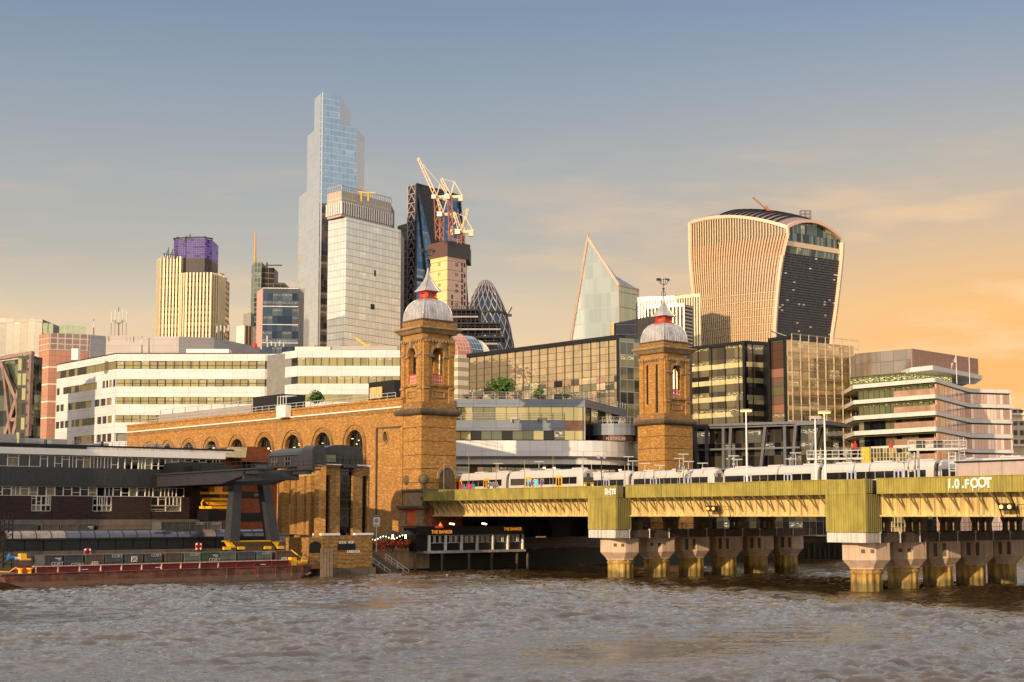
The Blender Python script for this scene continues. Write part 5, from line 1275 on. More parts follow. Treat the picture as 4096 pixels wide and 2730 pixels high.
    for X, Y, lb in ((1570, 2122, 'left black parasol over the pub terrace'), (1630, 2122, 'right black parasol over the pub terrace, nearer the pub')):
        c = V(X, Y, 246); pr = thing('parasol', lb, 'parasol', (c.x, c.y, 3)); m = MB(); m.lathe((c.x, c.y), [(2.1, c.z-.9), (1.9, c.z-.72), (.9, c.z-.25), (.05, c.z)], 8, .3); m.build('canopy', M['black'], pr); m = MB(); m.cyl((c.x, c.y, 3), (c.x, c.y, c.z-.3), .05, n=6); m.build('pole', M['dark'], pr)
    for i, X in enumerate((1571, 1622)):
        c = V(X, 2146, 240.5); hl_ = thing('patio_heater', ['left', 'right'][i]+' glowing patio heater below the parasols on the terrace', 'heater', (c.x, c.y, 3)); m = MB(); m.cyl((c.x, c.y, 3), (c.x, c.y, c.z-.3), .06, n=6); m.build('stand', M['dark'], hl_); m = MB(); m.cyl((c.x, c.y, c.z-.35), (c.x, c.y, c.z+.25), .13, n=8); m.build('burner', M['lampglow'], hl_)
    lf = thing('festoon_lights', 'string of small warm bulbs hung over the pub terrace', 'string lights', V(1540, 2150, 241)); RL = random.Random(2)
    pts = [V(1478+i*11, 2155+6*math.sin(i*.9)-i*.6, 241+i*.2) for i in range(14)]; m = MB(); m.tube(pts, .02, 3); m.build('cable', M['dark'], lf)
    for p in pts: m = MB(); m.lathe((p.x, p.y), [(.02, p.z+.08), (.11, p.z), (.02, p.z-.12)], 6); m.build('bulb', M['lampglow'], lf)
    # hanging pub sign
    hs = thing('hanging_pub_sign', 'white hanging pub sign on a pole by the flower boxes', 'sign', V(1506, 2180, 236)); c = V(1506, 2060, 236); gg = Fac(xy(c)-Vector((1, .2)), xy(c)+Vector((1, .2)))
    ZS = lambda Y: V(1506, Y, 236).z
    m = MB(); m.pan(gg, .55, 1.5, ZS(2107), ZS(2069), -.05, .05); m.build('sign_board', M['white'], hs)
    m = MB(); m.pan(gg, .6, 1.45, ZS(2066), ZS(2058), -.05, .05); m.build('top_board', M['mar'], hs)
    m = MB(); p = gg.at(1.02, 0, 0); m.cyl((p.x, p.y, 3), (p.x, p.y, ZS(2108)), .07, n=6); m.build('pole', M['white'], hs)
    uu = Vector((gg.u.x, gg.u.y, 0)); text_mesh('BANKER', .2, 'sign_lettering', M['black'], gg.at(.6, ZS(2104), .06), uu, (0,0,1), hs, .005, .005); text_mesh("FULLER'S", .19, 'sign_lettering', M['white'], gg.at(.63, ZS(2064.5), .06), uu, (0,0,1), hs, .005, .003)
    m = MB(); m.cyl(gg.at(1.02, ZS(2084), .055), gg.at(1.02, ZS(2084), .08), .27, n=14); e = m.build('round_badge', M['blue'], hs); m = MB(); m.cyl(gg.at(1.02, ZS(2084), .081), gg.at(1.02, ZS(2084), .095), .15, n=14); m.build('badge_centre', M['yel'], hs)
    # stairs down to the foreshore with rails
    fs = Fac(xy(V(1475, 2230, 232)), xy(V(1475, 2230, 232))+QN*6); st = thing('foreshore_stairs', 'stone stairs with white handrails going down to the river left of the terrace', 'stairs', fs.at(2, 0, 0))
    for i in range(14): m = MB(); m.pan(fs, .3+i*.13, 3.4+i*.13, -.5, 2.8-i*.2, 1.9*i/6-3.0, 1.9*(i+1)/6-3.0); m.build('step', M['concd'], st)
    for s_ in (1.5, 5.0):
        m = MB(); p0 = fs.at(s_-.6, 2.7, -1.5); p1 = fs.at(s_+1.2, .4, 1.6); m.bar(p0, p1, .06); m.bar(p0-Vector((0,0,.5)), p1-Vector((0,0,.5)), .05)
        for t_ in (0, .25, .5, .75, 1): q = p0.lerp(p1, t_); m.bar(q, q-Vector((0,0,1.3)), .06)
        m.build('handrail', M['white'], st)
    lbp = V(1532, 2195, 236.5); m = MB(); rr = .33
    m.loft([[lbp+Vector(((rr+.09*math.cos(b_))*math.cos(a_), .09*math.sin(b_), (rr+.09*math.cos(b_))*math.sin(a_))) for b_ in [6.2832*j/6 for j in range(6)]] for a_ in [6.2832*k/16 for k in range(17)]], False, False)
    tag(m.build('lifebuoy', M['redpaint']), 'red lifebuoy at the top of the foreshore stairs by the flower boxes', 'lifebuoy')
    c = PZ(1307, 2352 if False else 2300, .4); tp = thing('mooring_pile', 'massive weathered timber mooring pile at the right end of the barge', 'pile', (c.x, c.y, -1)); m = MB()
    for q in range(4): m.box(c.x-.85+q*.43, c.x-.45+q*.43, c.y-.4, c.y+.4, -1, 3.9-(q % 2)*.12)
    m.build('timbers', M['wood'], tp)
    s = f.px(1975, 2150)[0]
    # brick vaults under the station, seen dark beneath the deck
    w = Fac(Q(6, -5.5), Q(120, -5.5)); m = MB(w.at(0,0,0)); m.plate(w, [(0, 1.5), (105, 1.5), (105, 10.3), (0, 10.3)], [arch_pts(6+i*12, 14+i*12, 2.8, 5.2) for i in range(8)], -3, 0); va = thing('brick_vaults', 'dark brick arches under the railway behind the bridge', 'vaults', w.at(40, 3, 0)); m.build('arcade_wall', M['brown'], va)
    m = MB(); m.pan(w, 0, 105, 1.5, 10.2, -6, -5); m.build('back_wall', M['black'], va)
    s, z = w.px(2161, 2165); m = MB(); m.pan(w, s-1.1, s+1.2, z-.7, z+.8, .02, .08); lw = m.build('lit_window', M['dimlit'], va); m = MB()
    for q in (-.6, 0, .6): m.pan(w, s+q-.04, s+q+.04, z-.7, z+.8, .08, .12)
    m.build('window_bars', M['black'], lw)
M['redglow'] = emis('red_sign', (230, 50, 40), .8); M['dimlit'] = emis('dim_window', (190, 150, 96), .55)
pub()
# ------------------------------------------------------------------ trains
def train(o, s_end, n, label, front_door, mats_, z0=11.35, H=3.75, rev=False, cL=19.6, shift=0):
    """cars run from s_end back along the deck; mats_: door material"""
    f = BF(o-1.4); root = thing('commuter_train', label, 'train', B(s_end, o, z0)); 
    yE = mats_
    def sec(s, sc=1.0, dz=0, nose=0):      # cross-section points (o offset, z)
        pr = [(1.4, .35), (1.42, 1.2), (1.4, 2.2), (1.3, 2.9), (1.05, 3.4), (.6, 3.68), (0, 3.78), (-.6, 3.68), (-1.05, 3.4), (-1.3, 2.9), (-1.4, 2.2), (-1.42, 1.2), (-1.4, .35)]
        return [B(s, o-q*sc, z0+(h*(1-.0*sc))+dz) for q, h in pr]
    W_ = 1.415
    fs = BF(o-W_)
    for c in range(n):
        a = s_end - (c+1)*(cL+.7); b = a+cL; car_end = (c == 0 and not rev)
        m = MB()
        if c == 0 and front_door is not None:
            rings = [sec(a), sec(b-1.4), sec(b-.7, .97), sec(b-.15, .9, -.10), sec(b, .82, -.28)]
        elif c == n-1 and front_door == 2:
            rings = [sec(a, .82, -.28), sec(a+.15, .9, -.1), sec(a+.7, .97), sec(a+1.4), sec(b)]
        else: rings = [sec(a), sec(b)]
        m.loft(rings); car = m.build('carriage', M['trainw'], root)
        def side(s0, s1, h0, h1, nm, mat, o1=.02, o0=0):
            m = MB(); m.hexa([fs.P(s0,z0+h0,o1), fs.P(s1,z0+h0,o1), fs.P(s1,z0+h0,o0), fs.P(s0,z0+h0,o0), fs.P(s0,z0+h1,o1), fs.P(s1,z0+h1,o1), fs.P(s1,z0+h1,o0), fs.P(s0,z0+h1,o0)]); return m.build(nm, M[mat], car)
        L_ = cL
        for x0, x1 in ((.035, .24), (.33, .412), (.418, .496), (.502, .58), (.586, .662), (.75, .84), (.846, .935)) : side(a+L_*x0, a+L_*x1, 1.55, 2.55, 'window', 'trainglass', .03)
        for x in (.285, .705):
            d0 = a+L_*x-.72; side(d0, d0+1.44, .5, 2.75, 'door', yE, .03)
            for q in (.18, .86): side(d0+q, d0+q+.4, 1.35, 2.45, 'door_window', 'trainglass', .05)
        side(a+.1, b-(.1 if c or front_door is None else 1.0), .5, .75, 'grey_skirt', 'grey', .025)
        for q in range(3): m = MB(); s0 = a+2+q*7; m.hexa([B(s0,o-.5,z0+3.72), B(s0+3,o-.5,z0+3.72), B(s0+3,o+.5,z0+3.72), B(s0,o+.5,z0+3.72), B(s0,o-.4,z0+3.92), B(s0+3,o-.4,z0+3.92), B(s0+3,o+.4,z0+3.92), B(s0,o+.4,z0+3.92)]); m.build('roof_pod', M['trainw'], car)
        for q in (a-.36,):
            m = MB(); m.hexa([B(q,o-1.2,z0+.6), B(q+.4,o-1.2,z0+.6), B(q+.4,o+1.2,z0+.6), B(q,o+1.2,z0+.6), B(q,o-1.2,z0+3.3), B(q+.4,o-1.2,z0+3.3), B(q+.4,o+1.2,z0+3.3), B(q,o+1.2,z0+3.3)]); 
            if c < n-1: m.build('gangway', M['black'], root)
        for x in (.12, .88):
            m = MB(); 
            for q in (-1.1, 1.1): m.cyl(B(a+L_*x+q, o-1.0, z0-.05), B(a+L_*x+q, o-.8, z0-.05), .45, n=12)
            m.build('bogie', M['black'], car)
        for (cond, s, sg) in ((c == 0 and front_door is not None, b, 1), (c == n-1 and front_door == 2, a, -1)):
            if not cond: continue
            def fr(o0, o1, h0, h1, nm, mat, d=.03, sl=0):
                m = MB(); S0 = s+sg*.0; q0, q1 = S0-sg*.35, S0+sg*d
                m.hexa([B(q0,o+o0,z0+h0), B(q1,o+o0,z0+h0), B(q1,o+o1,z0+h0), B(q0,o+o1,z0+h0), B(q0,o+o0,z0+h1), B(q1-sg*sl,o+o0,z0+h1), B(q1-sg*sl,o+o1,z0+h1), B(q0,o+o1,z0+h1)]); return m.build(nm, M[mat], car)
            fr(-1.14, 1.14, .3, 1.75, 'yellow_end', 'trainy', .05); fr(-1.1, 1.1, 1.76, 3.0, 'windscreen', 'trainglass', .06, .1)
            fr(-.36, .36, .4, 3.05, 'end_door', 'trainy' if front_door == 2 else 'trainglass', .09, .08)
            for q in (-.9, .72): fr(q, q+.2, 1.2, 1.4, 'tail_lamp', 'amber', .08)
    return root, fs, z0
M['trainw'] = plain('train_white', (190, 180, 172), .35, var=.05, sc=.5, streak=.15); M['trainglass'] = plain('train_window_glass', (26, 26, 30), .06, .0, var=.2, spec=.9)
M['trainy'] = plain('train_yellow', (232, 164, 30), .4); M['doorblue'] = plain('pale_blue_door', (168, 166, 190), .4, var=.05)
fo = BF(8.3-1.4); sA = fo.sx(2338, 1930)
trA, fA, zA = train(8.3, sA, 4, 'white commuter train with yellow doors and graffiti on the near track', 1, 'trainy')
def graffiti():
    u = Vector((BE.x, BE.y, 0)); up = Vector((0, 0, 1)); sx = lambda X: fA.sx(X, 1940)
    z = V(2100, 1958, 240).z
    M['g1'] = plain('spray_light_blue', (96, 186, 220), .5); M['g2'] = plain('spray_violet', (92, 70, 160), .5); M['g3'] = plain('spray_pink', (206, 40, 130), .5); M['g4'] = plain('spray_green', (50, 160, 60), .5)
    M['g5'] = plain('spray_grey', (96, 92, 92), .5); M['g6'] = plain('spray_yellow', (236, 196, 40), .5)
    def word(chars, X0, X1, h, mats2, zb, out=M['white']):
        w = (sx(X1)-sx(X0))/len(chars); 
        for i, ch in enumerate(chars):
            s = sx(X0)+w*i
            text_mesh(ch, h*1.28, 'graffiti_outline', M['black'] if out is None else out, fA.P(s-.04, zb-.05, .04), u, up, trA, .01, .16, .1*(-1)**i)
            text_mesh(ch, h*1.22, 'graffiti_letter', mats2[i % len(mats2)], fA.P(s, zb, .06), u, up, trA, .012, .10, .1*(-1)**i)
    word('TAZIP', 2108, 2178, 1.05, [M['g1'], M['g2'], M['g1'], M['g1'], M['g2']], 12.72, M['g6'])
    word('OSMA', 1948, 1996, .95, [M['g5']], 12.6)
    word('HARMS', 1842, 1905, .8, [M['g3'], M['g4'], M['g3'], M['g3'], M['g4']], 12.55, M['g2'])
graffiti()
fo2 = BF(24.4-1.4); sB = fo2.sx(2866, 1930)
train(24.4, sB, 4, 'white train with pale blue doors, its yellow end facing another train', 1, 'doorblue')
train(24.4, sB+1.2+5*20.3, 5, 'longer white train right of the yellow ends, passing behind the signal gantries', 2, 'doorblue')
# far screens on deck at right
def screens():
    f = BF(-.2); a = f.sx(3832, 1880); r = thing('deck_screen', 'plain pinkish grey panelled screen on the bridge deck at the right edge', 'screen', B(a+5, 0, 11.2)); k = 0
    zt = V(3840, 1852, 165).z
    for x in range(4):
        m = MB(); s = a+x*2.9; m.hexa([f.P(s,11.2,.12), f.P(s+2.82,11.2,.12), f.P(s+2.82,11.2,0), f.P(s,11.2,0), f.P(s,zt,.12), f.P(s+2.82,zt,.12), f.P(s+2.82,zt,0), f.P(s,zt,0)]); m.build('panel', M['screenp'], r)
    m = MB(); m.hexa([f.P(a-.2,zt,.3), f.P(a+11.7,zt,.3), f.P(a+11.7,zt,-1.5), f.P(a-.2,zt,-1.5), f.P(a-.2,zt+.14,.3), f.P(a+11.7,zt+.14,.3), f.P(a+11.7,zt+.14,-1.5), f.P(a-.2,zt+.14,-1.5)]); m.build('top_rail', M['dark'], r)
M['screenp'] = plain('pinkish_grey_panel', (176, 154, 146), .6, var=.06, streak=.15)
screens()
# ------------------------------------------------------------------ lamp posts, poles, gantries on the deck
def masts():
    def T(X, Yt, D, kind, lb, grp):
        p = V(X, Yt, D); r = thing(kind, lb, 'lamp post' if kind != 'pole' else 'pole', (p.x, p.y, 11.2), 0, grp); h = p.z-11.2
        return r, p, h
    # tall deck lamps
    for X, Y, D, on, lb in ((2984, 1644, 214, 1, 'tall white lamp post with a glowing orange lamp, standing alone left of the pair'), (3260, 1672, 200, 0, 'tall white lamp post with an unlit pale lamp, left one of the close pair'), (3297, 1650, 196, 1, 'tall white lamp post with a glowing orange lamp, right one of the close pair')):
        r, p, h = T(X, Y, D, 'lamp_post', lb, 'tall lamp posts on the bridge'); m = MB(); m.cyl((p.x, p.y, 11.2), (p.x, p.y, p.z), .15, .09, 8); m.build('post', M['white'], r)
        m = MB(); m.loft([[(p.x+q*w, p.y+.25*v, p.z+hh) for q, v in ((-1,-1),(1,-1),(1,1),(-1,1))] for hh, w in ((-.05, .5), (.1, .9), (.22, .5))]); hd = m.build('lamp_head', M['lgrey'], r)
        m = MB(); m.box(p.x-.7, p.x+.7, p.y-.22, p.y+.22, p.z-.12, p.z-.03); m.build('lamp_lens', M['sodium'] if on else M['white'], hd)
    # platform lamps: T shaped
    proto = None; pos = [(1992, 1857), (2156, 1850), (2329, 1839), (2366, 1855), (2513, 1830), (2531, 1847), (2579, 1857), (2638, 1865), (2718, 1837), (2733, 1820), (2754, 1849), (2810, 1856), (2934, 1827), (2948, 1841), (3160, 1839), (3182, 1815)]
    desc = ['left of the nearest train front, second coach', 'above the first coach of the nearest train', 'right above the nearest train front', 'just right of the nearest train front', 'taller one in front of the white curved building end', 'shorter one in front of the white curved building end', 'in front of the left side of the right brick tower', 'lowest one before the right brick tower', 'left of the blue platform signs by the right tower', 'tallest by the right brick tower, above the blue signs', 'right of the blue platform signs by the right tower', 'just right of the right brick tower', 'taller of two left of the dark framed glass hall', 'shorter of two left of the dark framed glass hall', 'small one before the hall near the gantry', 'tall one above the blue sign left of the gantry']
    for i, ((X, Y), ds) in enumerate(zip(pos, desc)):
        D = 262-(X-1992)*.033; r, p, h = T(X, Y, D, 'platform_lamp', 'white T shaped platform lamp, '+ds, 'platform lamps'); m = MB(); m.cyl((p.x, p.y, 11.2), (p.x, p.y, p.z), .07, .05, 6); m.build('post', M['lgrey'], r)
        m = MB(); m.hexa([(p.x-.8,p.y-.15,p.z+.02), (p.x+.8,p.y-.15,p.z+.02), (p.x+.8,p.y+.15,p.z+.02), (p.x-.8,p.y+.15,p.z+.02), (p.x-.75,p.y-.12,p.z+.15), (p.x+.75,p.y-.12,p.z+.15), (p.x+.75,p.y+.12,p.z+.15), (p.x-.75,p.y+.12,p.z+.15)]); m.build('lamp_arm', M['lgrey'], r)
        if i % 2 == 0: m = MB(); m.cyl((p.x-.2, p.y-.1, p.z-1.1), (p.x+.2, p.y-.1, p.z-1.1), .13, n=6); m.build('speaker', M['lgrey'], r)
    # thin poles behind the parapet
    for i, (X, Y) in enumerate(((1776, 1833), (1876, 1828), (1985, 1835), (2098, 1838), (2212, 1815), (2332, 1805), (2499, 1862), (2614, 1794))):
        D = 246-(X-1776)*.047; p = V(X, Y, D); m = MB(); m.cyl((p.x, p.y, 11.2), p, .055, .04, 5)
        tag(m.build('thin_pole', M['yellowd']), 'thin bare pole behind the parapet, ' + ['in front of the left tower arch', 'at the left end of the visible train', 'left of the coach joint', 'right of the coach joint', 'above the last yellow door', 'at the nearest train front', 'between the train front and the right tower', 'beside the left edge of the right tower'][i], 'pole', 'thin poles behind the parapet')
    # twin floodlight
    p = V(2406, 1843, 226); r = thing('twin_floodlight', 'post with two round floodlights right of the nearest train front', 'floodlight', (p.x, p.y, 11.2)); m = MB(); m.cyl((p.x, p.y, 11.2), p, .08, n=6); m.bar(p, p+Vector((-.4, 0, .4)), .07); m.bar(p, p+Vector((.4, 0, .4)), .07); m.build('post', M['steel'], r)
    for q in (-1, 1): c = p+Vector((.42*q, 0, .55)); m = MB(); m.cyl(c+Vector((0, .15, .05)), c-Vector((0, .12, .05)), .2, .27, 10); m.build('floodlight_head', M['lgrey'], r)
    for i, (X, Y) in enumerate(((2715, 1883), (2732, 1871), (3185, 1872))):
        D = 236-(X-2715)*.03; p = V(X, Y, D); r = thing('platform_sign', ['lower blue platform sign before the right brick tower', 'upper blue platform sign before the right brick tower', 'blue platform sign left of the ladder gantry'][i], 'sign', (p.x, p.y, 11.2)); m = MB(); m.box(p.x-.42, p.x+.42, p.y-.05, p.y+.05, p.z-.25, p.z+.25); m.build('sign_board', M['navy'], r)
        m = MB(); m.box(p.x-.36, p.x+.36, p.y-.05, p.y+.05, p.z-.52, p.z-.38); m.build('yellow_strip', M['yel'], r)
        for k in (0, 1): m = MB(); m.box(p.x-.3+.1*k, p.x+.28, p.y-.06, p.y-.052, p.z-.12+.17*k, p.z-.06+.17*k); m.build('sign_text', M['white'], r)
    def gan(X0, X1, Yt, Yb, Dg, lb, legsX, stairs):
        f = Fac(xy(V(X0, 1850, Dg)), xy(V(X1, 1850, Dg-2))); S = lambda X: f.px(X, 1850)[0]; Z = lambda Y: f.px((X0+X1)/2, Y)[1]
        r = thing('signal_gantry', lb, 'gantry', f.at(f.L/2, 11.2, 0)); m = MB(); m.pan(f, 0, f.L, Z(Yb)-.28, Z(Yb), -1.4, .2); m.build('platform', M['lgrey'], r)
        m = MB(); n = max(8, int(f.L/.8))
        for o in (.15, -1.35):
            for i in range(n+1): s = f.L*i/n; m.bar(f.at(s, Z(Yb), o), f.at(s, Z(Yt), o), .05)
            for h in (Z(Yt), (Z(Yt)+Z(Yb))/2): m.bar(f.at(0, h, o), f.at(f.L, h, o), .045)
        m.build('guard_rail', M['lgrey'], r)
        for X in legsX:
            m = MB(); s = S(X)
            for q in (-.38, .38): m.bar(f.at(s+q, 11.2, -.4), f.at(s+q, Z(Yb)-.45, -.4), .16)
            k = 0; z = 11.8
            while z < Z(Yb)-.6: m.bar(f.at(s-.38, z, -.4), f.at(s+.38, z, -.4), .12); z += .85
            m.build('leg', M['lgrey'], r)
        for X in stairs:
            m = MB(); s = S(X)
            for q in (-.3, .3): m.bar(f.at(s+q, 11.2, .6), f.at(s+q-.15, Z(Yt)+.3, .2), .07)
            z = 11.5
            while z < Z(Yt): m.bar(f.at(s-.3, z, .6), f.at(s+.3, z, .6), .05); z += .35
            for z in (13, 14, 15): m.lathe(xy(f.at(s, 0, .9)), [(.42, z), (.42, z+.05)], 10)
            m.build('caged_ladder', M['lgrey'], r)
        return f, r, S, Z
    f, r, S, Z = gan(3228, 3458, 1802, 1832, 222, 'white railed signal gantry with ladders left of the yellow hoist', (3247, 3385), (3280, 3400))
    f, r, S, Z = gan(3634, 3868, 1762, 1793, 190, 'larger grey signal gantry with box platform at the right over the deck', (3645, 3810), (3852,))
    m = MB(); m.pan(f, S(3668), S(3678), 11.2, Z(1795), -.5, .1); m.build('box_leg', M['grey'], r)
    for X in (3684, 3753): m = MB(); m.pan(f, S(X)-.5, S(X)+.5, Z(1792), Z(1760), -.9, -.3); m.build('signal_box', M['dark'], r)
    c = V(3615, 1830, 188); m = MB(); m.box(c.x-.7, c.x+.7, c.y-.5, c.y+.5, c.z-.6, c.z-.45); 
    for q in (-.7, .7): m.bar((c.x+q, c.y-.5, c.z-.5), (c.x+q, c.y-.5, c.z+.5), .06); m.bar((c.x+q, c.y+.5, c.z-.5), (c.x+q, c.y+.5, c.z+.5), .06)
    m.bar((c.x-.7, c.y-.5, c.z+.5), (c.x+.7, c.y-.5, c.z+.5), .06); m.cyl((c.x, c.y, 11.2), (c.x, c.y, c.z-.5), .1, n=6); s_ = m.build('camera_platform', M['lgrey'], r)
    m = MB(); m.cyl((c.x-.4, c.y-.3, c.z+.75), (c.x-.5, c.y+.3, c.z+.8), .26, n=8); m.build('signal_head', M['dark'], s_)
    # yellow hoist mast and glazed cylinder screens
    p = V(3460, 1790, 235); m = MB(); m.box(p.x-.55, p.x+.55, p.y-.4, p.y+.4, 5, p.z); h = m.build('yellow_hoist_mast', M['yel']); tag(h, 'bright yellow mast standing behind the trains right of the left gantry', 'mast')
M['navy'] = plain('navy_sign', (40, 48, 90), .5)
masts()
# ------------------------------------------------------------------ city buildings behind the station
def bldg(name, label, tops, depth, mats_, roof='roofg', z0=4.6, cat='building', core=None, par=None, inset=.3, parts=True, thick=.28, wall='curtain_wall'):
    """tops: list of 3d roof points of the visible faces from left to right; mats_: a material per face"""
    ps = [xy(p) for p in tops]; zt = [p.z for p in tops]
    root = par or thing(name, label, cat, base(*ps))
    bk = [Vector((p.x, p.y+depth)) for p in (ps[-1], ps[0])]
    facs = []
    for i in range(len(ps)-1):
        f = Fac(ps[i], ps[i+1]); facs.append(f)
        mt = mats_[i] if isinstance(mats_, (list, tuple)) else mats_
        m = MB(f.at(0, 0, 0)); m.hexa([f.at(0,z0,0), f.at(f.L,z0,0), f.at(f.L,z0,-thick), f.at(0,z0,-thick), f.at(0,zt[i],0), f.at(f.L,zt[i+1],0), f.at(f.L,zt[i+1],-thick), f.at(0,zt[i],-thick)])
        m.build(wall, M[mt], root)
    c = sum(ps, Vector((0,0)))/len(ps); 
    nv = [sum((g.n for g in facs[max(0, i-1):i+1]), Vector((0,0))).normalized() for i in range(len(ps))]
    inn = [p - nv[i]*(thick+inset) for i, p in enumerate(ps)]
    m = MB(); m.prism(inn+bk, z0, [z-.12 for z in zt]+[zt[-1]-.12, zt[0]-.12]); m.build('building_core', M[core or roof], root)
    return root, facs
def T(pts, z):
    return [PZ(X, Y, z) for X, Y in pts]
def zat(X, Y, D): return V(X, Y, D).z
# material bank for facades
M['gcell'] = grid('dark_glass_cells', 3, 3, .1, .1, [(40, 44, 48), (60, 60, 58), (34, 36, 38)], (30, 30, 32), .08, .5, lit=.15)
def white_office():
    D = 372; zt = zat(465, 1416, D); A = PZ(228, 1461, zt); Bc = V(466, 1416, D); C = V(1061, 1416.5, D)
    root = thing('white_office_building', 'long white panelled office building with strips of beige windows behind the brick wall', 'building', base(A, C))
    f = Fac(Bc, C); fl = Fac(A, Bc); z = lambda Y: f.px(700, Y)[1]
    D2 = 364; C2 = V(1190, 1419, D2); E = V(1600, 1419, D2); f2 = Fac(C2, E)
    rows = [(1444.5, 1477), (1518, 1547), (1589, 1618), (1661, 1691), (1733, 1766)]
    ys = [1416] + [y for r in rows for y in r] + [1800]
    core = MB(); core.prism([xy(A)+Vector((.6,.6)), xy(Bc)+Vector((0,.6)), xy(C)+Vector((0,.6)), xy(C)+Vector((0,30)), xy(A)+Vector((0,30))], 4.6, zt-.3); core.build('building_core', M['roofg'], root)
    core = MB(); core.prism([xy(C)+Vector((-.5,1.2)), xy(C2)+Vector((0,.6)), xy(E)+Vector((0,.6)), xy(E)+Vector((0,30)), xy(C)+Vector((-.5,30))], 4.6, zt-.35); core.build('building_core', M['roofg'], root)
    # rounded link between the two fronts
    arc = []; c0 = xy(C); c1 = xy(C2)
    pts = [c0, c0+Vector((1.0,.5)), c0+Vector((3.2,.6)), c0+Vector((3.9,-.6)), c0+Vector((4.6,-3.5)), c0+Vector((5.6,-4.6)), c1]
    for i in range(0, 12, 2):
        za, zb = z(ys[i+1]) if i+1 < len(ys) else 4.6, z(ys[i])
        if i == 10: za = 4.6
        m = MB(f.at(0,0,0)); m.pan(f, 0, f.L, za, zb, -.5, 0); m.build('cladding_band', M['cp'], root)
        m = MB(fl.at(0,0,0)); m.pan(fl, 0, fl.L-.01, za, zb, -.5, 0); m.build('cladding_band', M['cp'], root)
        m = MB(f2.at(0,0,0)); m.pan(f2, 0, f2.L, za, zb, -.5, 0); m.build('cladding_band', M['cp'], root)
        m = MB(); 
        for p, q in zip(pts, pts[1:]): m.face([(p.x,p.y,za), (q.x,q.y,za), (q.x,q.y,zb), (p.x,p.y,zb)])
        m.build('curved_cladding', M['cp'], root)
    for r, (ya, yb) in enumerate(rows[:4]):
        za, zb = z(yb), z(ya)
        m = MB(); 
        for p, q in zip(pts, pts[1:]): m.face([(p.x,p.y+.3,za), (q.x,q.y+.3,za), (q.x,q.y+.3,zb), (p.x,p.y+.3,zb)])
        m.build('curved_glazing', M['glassd'] if r != 5 else M['og'], root)
        n = 18 
        for i in range(n):
            s0 = f.L*i/n; s1 = f.L*(i+1)/n; m = MB(); m.pan(f, s0+.06, s1-.06, za, zb, -.35, -.25)
            w = m.build('window', M['og2'] if R.random() < .28 else M['og'], root)
            m = MB(); m.pan(f, s0-.05, s0+.06, za, zb, -.3, -.05); m.pan(f, s0+.06, s1-.06, za+(zb-za)*.42, za+(zb-za)*.42+.1, -.25, -.12)
            if R.random() < .2: m.pan(f, s0+.06, s1-.06, za, za+.12, -.25, -.08); m.pan(f, s0+.06, s1-.06, zb-.12, zb, -.25, -.08); m.pan(f, s1-.18, s1-.06, za+.12, zb-.12, -.25, -.08)
            m.build('window_frame', M['dark'], w)
        if r < 2:
            n = 13
            for i in range(n):
                s0 = f2.L*i/n; s1 = f2.L*(i+1)/n; m = MB(); m.pan(f2, s0+.06, s1-.06, za, zb, -.35, -.25); w = m.build('bay_window', M['og2'] if R.random() < .3 else M['og'], root)
                m = MB(); m.pan(f2, s0-.05, s0+.06, za, zb, -.3, -.05); m.build('window_frame', M['dark'], w)
        else: m = MB(); m.pan(f2, 0, f2.L, za, zb, -.35, -.2); m.build('strip_glazing', M['og'], root)
    # left face: strip windows, then punched windows lower down
    zl = lambda Y: fl.px(440, Y)[1]
    L = fl.L
    pat = [[(0, 1, 30)], [(0, .07, 1), (.12, .70, 9), (.78, 1, 4)], [(0, .15, 2), (.22, .62, 7), (.66, .95, 3)], [(0, .24, 3), (.29, .68, 7), (.71, .96, 3)], [(.34, .68, 6), (.71, .96, 3)]]
    for r, (ya, yb) in enumerate(rows):
        za, zb = z(yb), z(ya); last = 0
        for a_, b_, n in pat[r]:
            if n > 12: n = 20
            if a_ > last+.005: m = MB(fl.at(0,0,0)); m.pan(fl, L*last, L*a_, za, zb, -.5, -.003); m.build('wall_panel', M['cp'], root)
            for i in range(n):
                s0 = L*(a_+(b_-a_)*i/n); s1 = L*(a_+(b_-a_)*(i+1)/n); g = .04 if n > 4 else .25
                m = MB(); m.pan(fl, s0+g, s1-g, za, zb, -.35, -.25); w = m.build('side_window', M['glassd'] if (i < n*.55 or n < 8) and R.random() > .2 else M['og'], root)
                if n <= 4: m = MB(); m.pan(fl, s0, s0+g, za, zb, -.5, -.004); m.pan(fl, s1-g, s1, za, zb, -.5, -.004); m.build('window_jamb', M['cp'], w)
            last = b_
        if last < .995: m = MB(fl.at(0,0,0)); m.pan(fl, L*last, L-.01, za, zb, -.5, -.003); m.build('wall_panel', M['cp'], root)
    m = MB(); m.pan(f, -.2, f.L, zt, zt+.2, -.8, .15); m.pan(fl, 0, fl.L-.2, zt, zt+.2, -.8, .15); m.build('coping', M['dark'], root)
M['og2'] = grid('office_glass_lit', 1.65, 2.2, .01, .01, [(160, 146, 100), (138, 128, 92)], (40, 40, 30), .06, .5, lit=.9, litc=(1, .86, .6), ls=1.2, bump=.12)
white_office()
